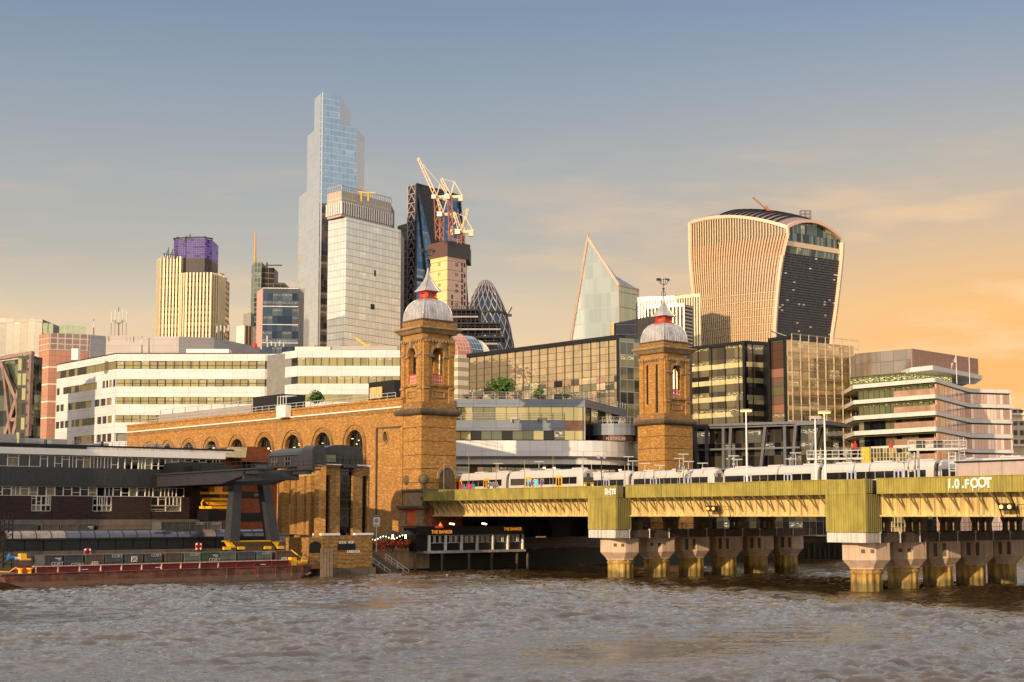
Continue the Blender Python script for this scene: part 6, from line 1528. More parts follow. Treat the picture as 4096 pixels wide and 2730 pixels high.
def left_group():
    # pink granite stair tower
    z = zat(199, 1333, 412); P0, P1, P2 = PZ(157, 1343, z), V(199, 1333, 412), PZ(362, 1341, z)
    r, fs = bldg('pink_granite_tower', 'pink granite stair tower with a pale gridded top left of the white offices', [P0, P1, P2], 14, 'pinkst', core='pinkst', wall='granite_wall')
    fa, fb = fs; zb = fb.px(240, 1402)[1]
    m = MB(fb.at(0,0,0)); m.pan(fb, 0, fb.L, zb, z+.1, 0, .12); m.build('gridded_screen', M['trel'], r)
    m = MB(fa.at(0,0,0)); m.pan(fa, 0, fa.L, zb, z+.1, 0, .12); m.build('gridded_screen', M['trelp'], r)
    for Y in (1470, 1538, 1608, 1673): 
        zz = fb.px(205, Y)[1]
        for f in fs: m = MB(); m.pan(f, 0, f.L, zz-.15, zz+.25, 0, .08); m.build('pale_band', M['cream'], r)
    bldg('grey_glass_block', 'pale grey flat glass office block at the far left edge', [V(-60, 1272, 455), V(170, 1277, 452)], 20, 'paleg')
    # roof lantern of glass screens
    f = Fac(xy(V(172, 1300, 400)), xy(V(345, 1310, 400))); rt = thing('glass_roof_screen', 'row of pale green glass panels on the roof above the pink tower', 'screen', f.at(f.L/2, 50, 0))
    for i in range(8):
        if i == 2: continue
        s0 = f.L*i/8; zt_ = zat(200, 1293+i*2, 400); m = MB(); m.pan(f, s0+.05, s0+f.L/8-.15, zat(200, 1335, 400), zt_, -.1, 0); m.build('glass_panel', M['greeng'], rt)
    # cross braced office
    f = Fac(xy(V(-80, 1440, 372)), xy(V(124, 1412, 366))); z = zat(124, 1412, 366); S = lambda X, Y=1550: f.px(X, Y)[0]; Z = lambda Y, X=60: f.px(X, Y)[1]
    r = thing('cross_braced_office', 'dark glass office with large pinkish steel cross bracing at the left edge', 'building', base(f.a, f.b))
    m = MB(f.at(0,0,0)); m.hexa([f.at(0,4.6,-1.6), f.at(f.L,4.6,-1.6), f.at(f.L,4.6,-4), f.at(0,4.6,-4), f.at(0,Z(1446),-1.6), f.at(f.L,z-.8,-1.6), f.at(f.L,z-.8,-4), f.at(0,Z(1446),-4)]); m.build('curtain_wall', M['xglass'], r)
    def beam(a_, b_, w, nm='brace'): m = MB(); m.bar(f.at(S(*a_), Z(a_[1], a_[0]), -.4), f.at(S(*b_), Z(b_[1], b_[0]), -.4), w, .8); m.build(nm, M['pinksteel'], r)
    beam((-80, 1446), (128, 1412), 1.1, 'top_beam'); beam((120, 1412), (108, 1745), 1.2, 'corner_column')
    for a_, b_ in (((0, 1450), (62, 1600)), ((62, 1600), (78, 1740)), ((118, 1430), (60, 1600)), ((60, 1600), (15, 1745)), ((10, 1470), (40, 1740)), ((112, 1450), (50, 1740))): beam(a_, b_, .7)
    for Y in (1680,): beam((30, Y), (85, Y-3), .6, 'tie_beam')
    g = Fac(xy(V(126, 1412, 366.5)), xy(V(150, 1413, 371))); m = MB(g.at(0,0,0)); m.pan(g, 0, g.L, 4.6, z-.4, -3, 0); m.build('side_glazing', M['yside'], r)
    for i in range(7): zz = Z(1440+i*45); m = MB(); m.pan(g, -.3, g.L, zz, zz+.6, -1, .6); m.build('floor_nosing', M['dark'], r)
    # plant screens on the skyline
    zt = zat(424, 1346, 404); bldg('grey_rooftop_screen', 'grey metal rooftop screen between the pink tower and the pinkish one', [PZ(362, 1340, zt), V(424, 1346, 404)], 8, 'plant2', wall='screen_wall', cat='plant screen')
    bldg('pinkish_rooftop_screen', 'long pinkish panelled rooftop screen above the white offices', [V(424.2, 1347, 404), V(716, 1347, 404)], 12, 'plant', wall='screen_wall', cat='plant screen')
    zt = zat(716, 1347, 404); bldg('sloping_rooftop_screen', 'grey louvred rooftop screen descending to the right in front of the striped towers', [V(716.3, 1347, 404), PZ(857, 1352, zt), PZ(1040, 1390, zt)], 12, ['plantd', 'plant2'], wall='screen_wall', cat='plant screen')
    def rbox(X0, X1, Yt, Yb, D, mt, nm, lb, cat='rooftop unit', dp=4):
        a = V(X0, Yt, D); b = V(X1, Yt, D); m = MB(); m.box(a.x, b.x, a.y, a.y+dp, V(X0, Yb, D).z, a.z); tag(m.build(nm, M[mt]), lb, cat)
    rbox(745, 915, 1397, 1425, 385, 'white', 'rooftop_unit', 'low white rooftop plant box above the white offices'); rbox(1180, 1320, 1388, 1425, 380, 'cream', 'rooftop_unit', 'pinkish rooftop plant block right of the whip antennas'); rbox(1330, 1590, 1385, 1425, 395, 'plant', 'rooftop_screen', 'long railed rooftop unit beneath the pale glass tower')
    rbox(1325, 1590, 1400, 1425, 376, 'lgrey', 'rooftop_unit', 'low pale parapet block in front of the railed rooftop unit')
    rbox(286, 312, 1395, 1440, 368, 'white', 'rooftop_unit', 'small white ladder box at the top of the white offices left side', dp=2)
    # antennas
    def ant(X, Yb, Yt, D, lb, kind=0):
        b = V(X, Yb, D); t_ = V(X, Yt, D); h = t_.z-b.z; r = thing('rooftop_antenna', lb, 'antenna', b, 0); m = MB(); m.cyl(b, t_, .13, .08, 6); m.build('pole', M['steel'], r)
        if kind:
            for q in range(kind):
                dx = (q-(kind-1)/2)*.95; m = MB(); m.box(b.x+dx-.16, b.x+dx+.16, b.y-.3, b.y-.1, b.z+h*(.45+.1*(q%2)), b.z+h*(.85+.06*(q%2))); m.build('panel_antenna', M['lgrey'], r)
                if dx: m = MB(); m.bar((b.x, b.y, b.z+h*.4), (b.x+dx, b.y-.2, b.z+h*.55), .08); m.bar((b.x+dx, b.y-.2, b.z), (b.x+dx, b.y-.2, b.z+h*.8), .07); m.build('bracket', M['steel'], r)
    ant(375, 1340, 1278, 400, 'lone panel antenna left of the antenna cluster', 1); ant(475, 1343, 1230, 400, 'large cluster of panel antennas on the pinkish rooftop', 5); ant(568, 1412, 1345, 372, 'panel antenna on the edge of the white offices', 1); ant(596, 1412, 1352, 372, 'thin antenna beside the panel antenna on the white offices'); ant(890, 1362, 1295, 402, 'antenna cluster at the right of the striped towers', 4); ant(916, 1362, 1292, 402, 'whip antenna at the right of the striped towers'); ant(1068, 1395, 1335, 380, 'slim antenna before the pink sided glass block', 1); ant(1102, 1412, 1362, 378, 'group of white panel antennas on the white offices', 5)
    p = V(1020, 1380, 395); m = MB(); m.lathe((p.x, p.y), [(.5, p.z-.7), (.55, p.z), (.3, p.z+.5), (.05, p.z+.7)], 8); tag(m.build('red_beacon', M['redpaint']), 'red covered beacon on the rooftop before the pink sided block', 'beacon')
M['trel'] = grid('pale_trellis', 1.9, 1.5, .28, .25, [(140, 112, 100), (150, 120, 108)], (190, 176, 168), .4, .1, bump=0)
M['trelp'] = grid('pink_trellis', 1.9, 1.5, .28, .25, [(170, 118, 94), (178, 126, 100)], (200, 170, 150), .4, .1, bump=0)
M['paleg'] = grid('pale_flat_glass', 2.2, 9, .08, .15, [(150, 142, 130), (144, 138, 128), (156, 150, 138)], (120, 112, 104), .12, .2, bump=.1)
M['greeng'] = plain('pale_green_glass', (150, 160, 130), .12, .4, var=.15)
M['xglass'] = grid('green_dark_glass', 3.0, 3.6, .08, .12, [(54, 58, 50), (84, 92, 76), (34, 38, 36), (110, 114, 92)], (34, 36, 34), .06, .5, lit=.1, bump=.4)
M['pinksteel'] = plain('pinkish_steel', (134, 106, 96), .5, .2)
M['yside'] = grid('yellow_lit_side', 1.1, 3.4, .3, .7, [(60, 54, 26), (40, 38, 22)], (16, 16, 16), .1, .2, lit=.5, litc=(1, .8, .3), ls=1.0, lamp=False)
M['plant2'] = M['panel']('grey_plant_screen', (150, 146, 146), 4, 1.6, .08, .7)
left_group()
def terrace_building():
    D = 291; zt = zat(2340, 1597, D); r = thing('grey_terraced_building', 'grey and white terraced office building with curved white lower storey between the towers', 'building', base(V(1835, 1597, D), V(2340, 1597, D)))
    A = V(1800, 1597, D); Bc = V(2340, 1597, D); C = PZ(2507, 1640, zt); f = Fac(A, Bc); g = Fac(Bc, C); S = lambda X, Y=1700: f.px(X, Y)[0]; Z = lambda Y: f.px(2100, Y)[1]
    z = {k: Z(k) for k in (1597, 1629, 1682, 1724, 1760, 1764, 1827, 1858)}
    SB = S(2258)
    m = MB(); m.prism([f.at(0,0,-.8), f.at(f.L-.4,0,-.8), g.at(g.L,0,-.8), f.at(f.L+6,0,-30), f.at(0,0,-30)], z[1827], zt-.2); m.build('building_core', M['black'], r)
    m = MB(f.at(0,0,0)); m.pan(f, 0, f.L, z[1629], zt, -.8, 0); m.build('grey_band', M['gp'], r); m = MB(g.at(0,0,0)); m.pan(g, .01, g.L, z[1629], zt, -.8, 0); m.build('grey_band', M['gp'], r)
    def wins(fc, s0, s1, za, zb, n, nm, mt, o=-.4):
        for i in range(n):
            a_ = s0+(s1-s0)*i/n; b_ = s0+(s1-s0)*(i+1)/n; m = MB(fc.at(a_,0,0)); m.pan(fc, a_+.04, b_-.04, za, zb, o-.1, o)
            w = m.build(nm, M[mt[R.randrange(len(mt))]], r); m = MB(); m.pan(fc, a_-.04, a_+.04, za, zb, o-.05, o+.12); m.build('mullion', M['dark'], w)
    wins(f, 0, f.L, z[1682], z[1629], 12, 'upper_window', ['tg1', 'tg1', 'tg2']); wins(g, 0, g.L, z[1682], z[1629], 6, 'side_window', ['glassd', 'tg3'])
    m = MB(f.at(0,0,0)); m.pan(f, 0, SB, z[1724], z[1682], -.8, .9); m.build('grey_band', M['gp'], r)
    wins(f, 0, SB, z[1760], z[1724], 11, 'lower_window', ['tg3', 'tg2', 'glassd', 'tg1'], .3)
    wins(f, SB, f.L, z[1760], z[1724], 2, 'lower_window', ['tg1'], -.4); m = MB(); m.pan(f, SB, f.L, z[1724], z[1682], -.45, -.4); m.build('brown_glazing', M['tgb'], r)
    wins(g, 0, g.L*.3, z[1760], z[1682], 2, 'side_window', ['glassd'])
    m = MB(); m.pan(f, f.L-.12, f.L+.02, z[1760], z[1629], -.3, .1); m.build('corner_post', M['lgrey'], r)
    # rounded bay to the right
    c = xy(V(2460, 1700, 299)); rb = 4.6
    def arcb(z0_, z1_, rr, nm, mt, a0=-2.9, a1=.5, n=14, th=.5):
        m = MB()
        pr = [[(c.x+q*math.cos(a0+(a1-a0)*k/n), c.y+q*math.sin(a0+(a1-a0)*k/n)) for k in range(n+1)] for q in (rr-th, rr)]
        ring = [[(*p, z_) for p in pr[1]] for z_ in (z0_, z1_)]; m.loft(ring, close=False)
        ring = [[(*p, z_) for p in pr[0]] for z_ in (z0_, z1_)]; m.loft(ring, close=False)
        for k in range(n): m.face([(*pr[0][k], z1_), (*pr[1][k], z1_), (*pr[1][k+1], z1_), (*pr[0][k+1], z1_)]); m.face([(*pr[0][k], z0_), (*pr[1][k], z0_), (*pr[1][k+1], z0_), (*pr[0][k+1], z0_)])
        return m.build(nm, M[mt], r)
    arcb(Z(1737), Z(1690), rb, 'curved_grey_band', 'gp'); arcb(z[1760], Z(1737), rb-.4, 'curved_window', 'tgb')
    m = MB(); m.lathe((c.x, c.y), [(rb-.6, Z(1692)), (.01, Z(1691.5))], 20); m.build('bay_terrace', M['roofg'], r)
    u = Vector((1, 0, 0)); text_mesh('PLATINUM', .75, 'window_lettering', M['plant'], (c.x-2.0, c.y-rb-.1, z[1760]+.1), u, (0,0,1), r, .02, 0)
    m = MB()
    for k in range(15):
        a_ = -2.9+3.4*k/14; p = Vector((c.x+(rb-.15)*math.cos(a_), c.y+(rb-.15)*math.sin(a_), Z(1690))); m.bar(p, p+Vector((0,0,1.2)), .06)
        if k: 
            for h in (.4, .8, 1.2): m.bar(pp+Vector((0,0,h)), p+Vector((0,0,h)), .05)
        pp = p
    m.build('bay_railing', M['lgrey'], r)
    # big white curved lower fascia
    pts = [f.at(0,0,2.2), f.at(S(2240),0,2.2)]; pc = []; p0 = xy(f.at(S(2240),0,2.2)); pe = xy(V(2552, 1777, 311)); pm = Vector((pe.x-1.5, p0.y+2.5))
    for k in range(1, 15): t_ = k/14; pc.append(p0*(1-t_)**2 + Vector((pe.x, p0.y+1.0))*2*t_*(1-t_) + pe*t_*t_)
    line = [xy(p) for p in pts]+pc; 
    def band(za, zb, off, nm, mt, bot=None):
        m = MB(f.at(0,0,0)); L_ = 0
        for a_, b_ in zip(line, line[1:]):
            d = (b_-a_); l = d.length; q = bot if bot is not None else off
            A1, B1 = a_+Vector((0,off)), b_+Vector((0,off)); A0, B0 = a_+Vector((0,q)), b_+Vector((0,q))
            m.face([(A0.x,A0.y,za), (B0.x,B0.y,za), (B1.x,B1.y,zb), (A1.x,A1.y,zb)], [(L_, za), (L_+l, za), (L_+l, zb), (L_, zb)]); L_ += l
        return m.build(nm, M[mt], r)
    band(z[1827], z[1764], 0, 'white_fascia', 'wp'); band(z[1827]-.55, z[1827], 0, 'sloping_soffit', 'lgrey', 1.6); band(z[1858], z[1827]-.55, 1.6, 'lower_fascia', 'wp')
    m = MB(); m.prism([*line, line[-1]+Vector((-3, 14)), line[0]+Vector((0, 14))], z[1764]-.05, z[1764]); m.build('terrace_roof', M['roofg'], r)
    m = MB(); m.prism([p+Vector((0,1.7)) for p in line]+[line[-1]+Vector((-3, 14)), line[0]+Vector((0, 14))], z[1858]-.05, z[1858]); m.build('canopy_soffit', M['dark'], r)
    for X in (1893, 2115 if False else 2300,): p = V(X, 1880, 302); m = MB(); m.cyl((p.x, p.y, 11), (p.x, p.y, z[1858]), .8, n=12); m.build('concrete_column', M['conc'], r)
    for X, Y in ((1866, 1862), (2177, 1872), (2216, 1872), (2480, 1880)): p = V(X, Y, 300); m = MB(); m.box(p.x-.25, p.x+.25, p.y, p.y+.3, p.z-.08, p.z+.08); m.build('ceiling_lamp', M['lampglow'], r)
    def rail(fc, s0, s1, zb, o, nm='railing'):
        m = MB(); n = max(3, int((s1-s0)/2)); 
        for i in range(n+1): s = s0+(s1-s0)*i/n; m.bar(fc.at(s, zb, o), fc.at(s, zb+1.3, o), .08)
        for h in (.45, .9, 1.3): m.bar(fc.at(s0, zb+h, o), fc.at(s1, zb+h, o), .05)
        m.build(nm, M['lgrey'], r)
    rail(f, 0, f.L, zt, -.3); rail(g, 0, g.L, zt, -.3); rail(f, 0, SB, z[1682], .7)
    # roof garden
    RG = random.Random(4)
    def bush(X0, X1, Yt, Yb, Dg, lb, nm='shrub', cat='shrub', n=420, leaf='leaf', sz=.28, trunk=False):
        a_, b_ = V(X0, Yt, Dg), V(X1, Yb, Dg); cx_, cz = (a_.x+b_.x)/2, (a_.z+b_.z)/2; rx, rz_ = (b_.x-a_.x)/2, (a_.z-b_.z)/2
        t_ = thing(nm, lb, cat, (cx_, Dg, b_.z)); blobs = [(cx_+math.cos(q_*.9)*.52*rx*(q_ % 3)/2, Dg+math.sin(q_*.9)*.4*rx, cz+RG.uniform(-.55,.4)*rz_, RG.uniform(.4,.58)) for q_ in range(14)]
        for li, lf_ in enumerate((leaf, 'leafl')):
            m = MB()
            for k in range(n if li == 0 else n//2):
                bx_, by_, bz_, br = blobs[RG.randrange(14)]; v = Vector([RG.gauss(0,1) for _ in 'abc']).normalized(); q = Vector((bx_+v.x*br*rx*.9, by_+v.y*br*rx*.9, bz_+v.z*br*rz_*1.05)); d = RG.uniform(.5, 1)*sz
                v1 = Vector([RG.gauss(0,1) for _ in 'abc']).normalized(); v2 = v1.cross(v).normalized() if v1.cross(v).length > .1 else Vector((1,0,0))
                m.face([q-v1*d, q+v2*d*.6, q+v1*d, q-v2*d*.6])
            m.build('foliage' if li == 0 else 'light_foliage', M[lf_], t_)
        m = MB(); m.cyl((cx_, Dg, b_.z-.1), (cx_+.1, Dg, cz), .16, .08, 6); m.cyl((cx_, Dg, cz-.6), (cx_+.8, Dg+.2, cz+.6), .08, .04, 5); m.cyl((cx_, Dg, cz-.4), (cx_-.8, Dg-.2, cz+.5), .08, .04, 5); m.build('trunk', M['wood'], t_)
        return t_
    globals()['bush'] = bush
    bush(1942, 2076, 1506, 1580, 297, 'large dense dark green tree on the roof terrace between the towers', 'roof_tree', 'tree', 1500)
    bush(1224, 1306, 1560, 1612, 292, 'spiky green plant on the roof behind the brick station wall', 'roof_plant', 'plant', 500)
    bush(2122, 2182, 1554, 1590, 296, 'small bright green shrub on the roof terrace right of the large tree', n=260, leaf='leafl', sz=.3)
    for i, (x0, x1) in enumerate(((1840, 1895), (1900, 1940), (1948, 1998), (2040, 2080), (2120, 2190), (2230, 2300))):
        bush(x0, x1, 1577, 1592, 294, 'low pinkish green planting on the roof terrace, ' + ['nearest the left tower', 'between the first planting and the large tree', 'under the left of the large tree', 'just right of the large tree', 'under the small bright shrub', 'towards the right end of the terrace'][i], n=120, leaf='heath', sz=.25)
    # outdoor tables on the lower terraces
    for i, (X, Y, Dg, lb) in enumerate(((2060, 1676, 289.6, 'pale table on the grey building balcony in front of the bright windows'), (2170, 1676, 289.6, 'dark long sofa on the grey building balcony'), (2415, 1686, 297, 'pale planter on the rounded bay terrace'), (2460, 1686, 297, 'pale chair on the rounded bay terrace'))):
        p = V(X, Y, Dg); t_ = thing(['garden_table', 'garden_sofa', 'planter', 'garden_chair'][i], lb, 'furniture', p); m = MB(); m.box(p.x-.9, p.x+.9, p.y-.3, p.y+.3, p.z+.05, p.z+.13); m.build('top', M['white' if i != 1 else 'dark'], t_)
        for q in (-.7, .7): m = MB(); m.box(p.x+q-.05, p.x+q+.05, p.y-.2, p.y+.2, p.z-.6, p.z+.05); m.build('leg', M['white' if i != 1 else 'dark'], t_)
M['heath'] = plain('pinkish_planting', (110, 84, 66), .8, var=.5, sc=3)
M['tg1'] = grid('terrace_glass_bright', 3, 4, .01, .01, [(176, 164, 118), (150, 142, 104), (186, 172, 124)], (40,40,30), .05, .75, bump=.1)
M['tg2'] = grid('terrace_glass_mid', 3, 4, .01, .01, [(120, 116, 92), (100, 104, 86)], (40,40,30), .05, .6, lit=.5, litc=(1,.86,.55), ls=1.5, bump=.1)
M['tg3'] = grid('terrace_glass_dark', 3, 4, .01, .01, [(46, 48, 44), (60, 56, 48)], (40,40,30), .06, .35, lit=.8, litc=(1,.74,.4), ls=2.2, bump=.1)
M['tgb'] = plain('brown_reflecting_glass', (120, 84, 70), .08, .6, var=.3)
terrace_building()
# ------------------------------------------------------------------ right hand buildings
def vault_house():
    D = 455; f = Fac(xy(V(1832, 1420, D)), xy(V(1960, 1420, D+8))); S = lambda X: f.px(X, 1420)[0]; Z = lambda Y: f.px(1880, Y)[1]
    r = thing('vaulted_roof_building', 'cream building with a pink and blue glass barrel vault roof right of the left tower', 'building', base(f.a, f.b))
    m = MB(f.at(0,0,0)); m.pan(f, 0, S(1875), 4.6, Z(1424), -14, 0); m.build('wall', M['vw'], r)
    m = MB(f.at(0,0,0)); m.pan(f, S(1875), S(1960), 4.6, Z(1424), -14, -.5); m.build('wall', M['cream'], r)
    def q(x0, x1, mt, nm, h=1):
        m = MB(); n = 9; zt, zb = Z(1324), Z(1424); H = (zt-zb)*h
        for k in range(n):
            a0, a1 = math.pi/2*k/n, math.pi/2*(k+1)/n; w = 7.5
            P = lambda a, s: f.at(s, zb+H*math.sin(a), -w+w*math.cos(a))
            L0, L1 = 11*k/n, 11*(k+1)/n; m.face([P(a0,x0), P(a0,x1), P(a1,x1), P(a1,x0)], [(x0,L0),(x1,L0),(x1,L1),(x0,L1)])
        e = [f.at(x1, zb, -7.5)]+[f.at(x1, zb+H*math.sin(math.pi/2*k/n), -7.5+7.5*math.cos(math.pi/2*k/n)) for k in range(n+1)]
        m.face(e); m.build(nm, M[mt], r)
    q(0, S(1887), 'vp', 'pink_vault'); q(S(1888), S(1935), 'vb', 'blue_vault', .93); q(S(1936), S(1962), 'cream', 'end_vault', .8)
M['vw'] = grid('banded_cream_wall', 2, 2.6, .06, .1, [(216, 190, 160)], (150, 130, 110), .5, 0, spand=(150, 140, 110), sf=.45, bump=0)
M['vp'] = grid('pink_vault_panels', 1.1, 1.3, .12, .1, [(186, 118, 94), (176, 108, 86)], (220, 190, 170), .4, .1, bump=0); M['vb'] = grid('blue_vault_glass', 1.1, 2.2, .1, .14, [(60, 84, 96), (50, 70, 84)], (190, 190, 190), .1, .4, bump=.1)
vault_house()
def striped():
    z = zat(2475, 1358, 332); A = PZ(1878, 1432, z); Bc = V(2472, 1358, 332); C = PZ(2556, 1364, z)
    r, fs = bldg('mirrored_office_block', 'long office block of mixed mirrored panels behind the roof terrace tree', [A, Bc], 25, 'mirU', core='dark')
    f = fs[0]; m = MB(f.at(0,0,0)); z_ = z-7.5; m.pan(f, .02, f.L-.02, 4.6, z_, 0, .06); m.build('lower_curtain_wall', M['mir'], r)
    f = fs[0]; m = MB(); m.pan(f, -.5, f.L+.9, z, z+.9, -1.2, .5); m.build('black_cornice', M['black'], r); m = MB(); m.pan(f, f.L, f.L+.9, 4.6, z, -1, .5); m.build('black_edge', M['black'], r)
    n = 18; m = MB()
    for i in range(n+1): s = f.L*i/n; m.pan(f, s-.05, s+.05, 4.6, z, .05, .14)
    m.build('mullions', M['dark'], r)
    for X, Y, w, h in ((1968, 1425, 22, 26), (2010, 1442, 60, 22), (2100, 1400, 44, 50), (2235, 1420, 30, 40), (2300, 1410, 16, 34), (2376, 1400, 50, 40)):   # uneven reflections of the skyline are left to the renderer
        pass
    bldg('clear_glass_stair_block', 'clear glass block with white framing between the mirrored office and the right brick tower', [V(2478, 1352, 331), V(2600, 1362, 336)], 18, 'cleard', core='dark')
    z = zat(2500, 1280, 520); bldg('dark_blue_plant_block', 'dark navy clad block with a yellow edge behind the mirrored office', [V(2455, 1294, 520), V(2548, 1276, 520), V(2640, 1258, 528)], 20, ['navyc', 'browng'])
    m = MB(); p = V(2452, 1294, 519); m.box(p.x-.6, p.x+.3, p.y, p.y+4, 5, p.z+.3); tag(m.build('lit_edge_wall', M['yellowp']), 'narrow yellowish lit end wall left of the navy clad block', 'wall')
M['mirU'] = grid('pale_mirror_panels', 2.75, 1.5, .05, .08, [(210, 188, 150), (202, 182, 146), (214, 190, 156), (196, 176, 142)], (40, 36, 34), .06, .75, bump=.3, bs=.5)
M['mir'] = grid('mixed_mirror_panels', 2.75, 1.5, .05, .08, [(196, 174, 138), (176, 160, 128), (80, 76, 72), (204, 176, 146), (56, 60, 68), (164, 160, 120), (104, 96, 86), (186, 150, 126), (46, 46, 48), (140, 134, 112)], (24, 22, 22), .06, .62, lit=.22, litc=(1,.75,.35), ls=2.2, bump=.25, bs=.35)
M['cleard'] = grid('clear_framed_glass', 1.9, 2.6, .14, .16, [(96, 98, 86), (130, 126, 104), (70, 72, 66), (150, 140, 110)], (150, 146, 140), .08, .5, lit=.12, bump=.2)
M['navyc'] = grid('navy_cladding', 7, 3.2, .05, .16, [(34, 34, 46)], (78, 74, 72), .35, .2, bump=0); M['browng'] = grid('brown_glazed_cladding', 3, 3.2, .2, .12, [(92, 84, 74)], (60, 54, 50), .3, .3, bump=0)
striped()
def glass_group():
    def P(X, Y, D): return V(X, Y, D)
    z = zat(2983, 1378, 322); A = PZ(2768, 1402, z); Bc = V(2983, 1378, 322); C = PZ(3085, 1385, z)
    r, fs = bldg('black_framed_glass_building', 'glass office with a black corner frame and warm lit floors beside the right tower', [A, Bc, C], 16, ['gg1', 'gg2'], core='warmin')
    for f in fs: m = MB(); m.pan(f, -.2, f.L+.2, z, z+.7, -.8, .45); m.build('black_cornice', M['black'], r)
    f = fs[0]; zb = f.px(2900, 1704)[1]; m = MB(); m.pan(f, f.L-.6, f.L+.1, zb, z, -.4, .46); m.build('black_corner_frame', M['black'], r)
    for f in fs:
        m = MB(); n = 4 if f is fs[0] else 2
        for i in range(n): s = f.L*(i+.5)/n; m.pan(f, s-.07, s+.07, zb, z, 0, .2)
        m.build('mullions', M['dark'], r); m = MB()
        for Y in (1462, 1526, 1594, 1658): zz = fs[0].px(2970, Y)[1]; m.pan(f, .05, f.L-.65, zz-.35, zz+.65, 0, .12)
        m.build('floor_edges', M['edgec'], r)
    z2 = zat(3140, 1360, 309); A = PZ(3083, 1368, z2); Bc = V(3140, 1360, 309)
    r, fs = bldg('black_framed_bay', 'narrow projecting glass bay edged in black between two glass buildings', [A, Bc], 10, 'gg3', core='dark')
    f = fs[0]; m = MB(); m.pan(f, -.3, f.L+.5, z2, z2+.7, -1, .5); m.pan(f, f.L-.05, f.L+.75, 16, z2, -1, .5); m.pan(f, -.3, .1, 16, z2, -1, .5); m.build('black_frame', M['black'], r)
    z3 = zat(3148, 1358, 308); A = V(3150, 1360, 308); Bc = PZ(3414, 1386, z3)
    r, fs = bldg('gridded_glass_building', 'large glass office behind a fine pale steel grid screen', [A, Bc], 20, 'gg4', core='warmin')
    f = fs[0]; m = MB(); n = 8
    for i in range(n+1): s = f.L*i/n; m.bar(f.at(s, 14, 1.1), f.at(s, z3+1.1, 1.1), .13); m.bar(f.at(s, 14, .9), f.at(s, z3, .9), .07)
    for i in range(17): zz = 16+(z3+1.0-16)*i/16; m.bar(f.at(0, zz, 1.1), f.at(f.L, zz, 1.1), .08)
    m.build('steel_grid', M['gridst'], r)
    e = Fac(f.b, f.b+Vector((2.5, 14))); m = MB(e.at(0,0,0)); m.pan(e, 0, e.L, 4.6, z3-2, -.3, 0); m.build('end_glazing', M['gg2'], r)
    # station concourse hall with raking steel columns
    D = 300; f = Fac(xy(V(2772, 1700, D)), xy(V(3300, 1700, 286))); S = lambda X: f.px(X, 1780)[0]; Z = lambda Y, X=2950: f.px(X, Y)[1]
    r = thing('steel_framed_hall', 'dark glass hall with raking grey steel columns below the glass offices', 'building', base(f.a, f.b))
    m = MB(f.at(0,0,0)); m.pan(f, 0, S(3290), 4.6, Z(1706), -10, -1.6); m.build('curtain_wall', M['hall'], r)
    m = MB(); m.pan(f, 0, S(3300), Z(1704), Z(1694), -10, .5); m.build('roof_slab', M['steelb'], r)
    for Y0, Y1, nm in ((1712, 1707, 'upper_beam'), (1800, 1793, 'middle_beam'), (1880, 1872, 'lower_beam')): m = MB(); m.pan(f, 0, S(3200), Z(Y0), Z(Y1), -.3, .2); m.build(nm, M['steelb'], r)
    for X0, X1 in ((2776, 2792), (2826, 2826), (2925, 2915), (3063, 3042), (3140, 3140), (3185, 3168), (3275, 3225), (2895, 2893)): m = MB(); m.bar(f.at(S(X0), Z(1706), -.1), f.at(S(X1), Z(1880), -.1), .55, .5); m.build('raking_column', M['steelb'], r)
    m = MB(); m.pan(f, S(3200), S(3320), Z(1712), Z(1702), -12, 2.0); m.build('canopy', M['steelb'], r)
M['warmin'] = plain('brown_interior', (52, 44, 36), .8)
M['gg1'] = grid('warm_lit_glass', 2.4, 3.35, .06, .06, [(66, 58, 46), (96, 86, 62), (44, 40, 36), (80, 72, 60)], (26,24,22), .05, .4, lit=.62, litc=(1,.66,.26), ls=2.6, bump=.15)
M['gg2'] = grid('pinkish_glass', 2.4, 1.7, .06, .06, [(120, 104, 100), (96, 86, 84), (72, 64, 56), (132, 110, 96)], (26,24,22), .05, .45, lit=.25, litc=(1,.72,.35), ls=2.2, bump=.15)
M['gg3'] = grid('pink_striped_glass', 5, 1.75, .06, .08, [(160, 112, 90), (120, 92, 80), (110, 104, 70), (90, 62, 48)], (26,24,22), .06, .5, lit=.2, ls=2, bump=.2)
M['gg4'] = grid('golden_reflecting_glass', 1.55, .95, .03, .04, [(206, 178, 134), (190, 164, 124), (214, 188, 142), (178, 154, 116)], (150, 130, 100), .08, .7, lit=.12, litc=(1,.75,.4), ls=1.6, bump=.22, bs=.2)
M['gridst'] = plain('pale_steel_grid', (176, 156, 132), .4, .3); M['hall'] = grid('hall_glass', 1.3, 2.4, .07, .07, [(42, 40, 38), (66, 62, 54), (32, 32, 34), (86, 78, 62)], (22,22,22), .05, .4, lit=.22, litc=(1,.8,.5), ls=2, bump=.5)
M['steelb'] = plain('blue_grey_steel', (84, 84, 90), .5, .1, var=.15); M['edgec'] = plain('cream_floor_edge', (190, 176, 130), .4)
glass_group()
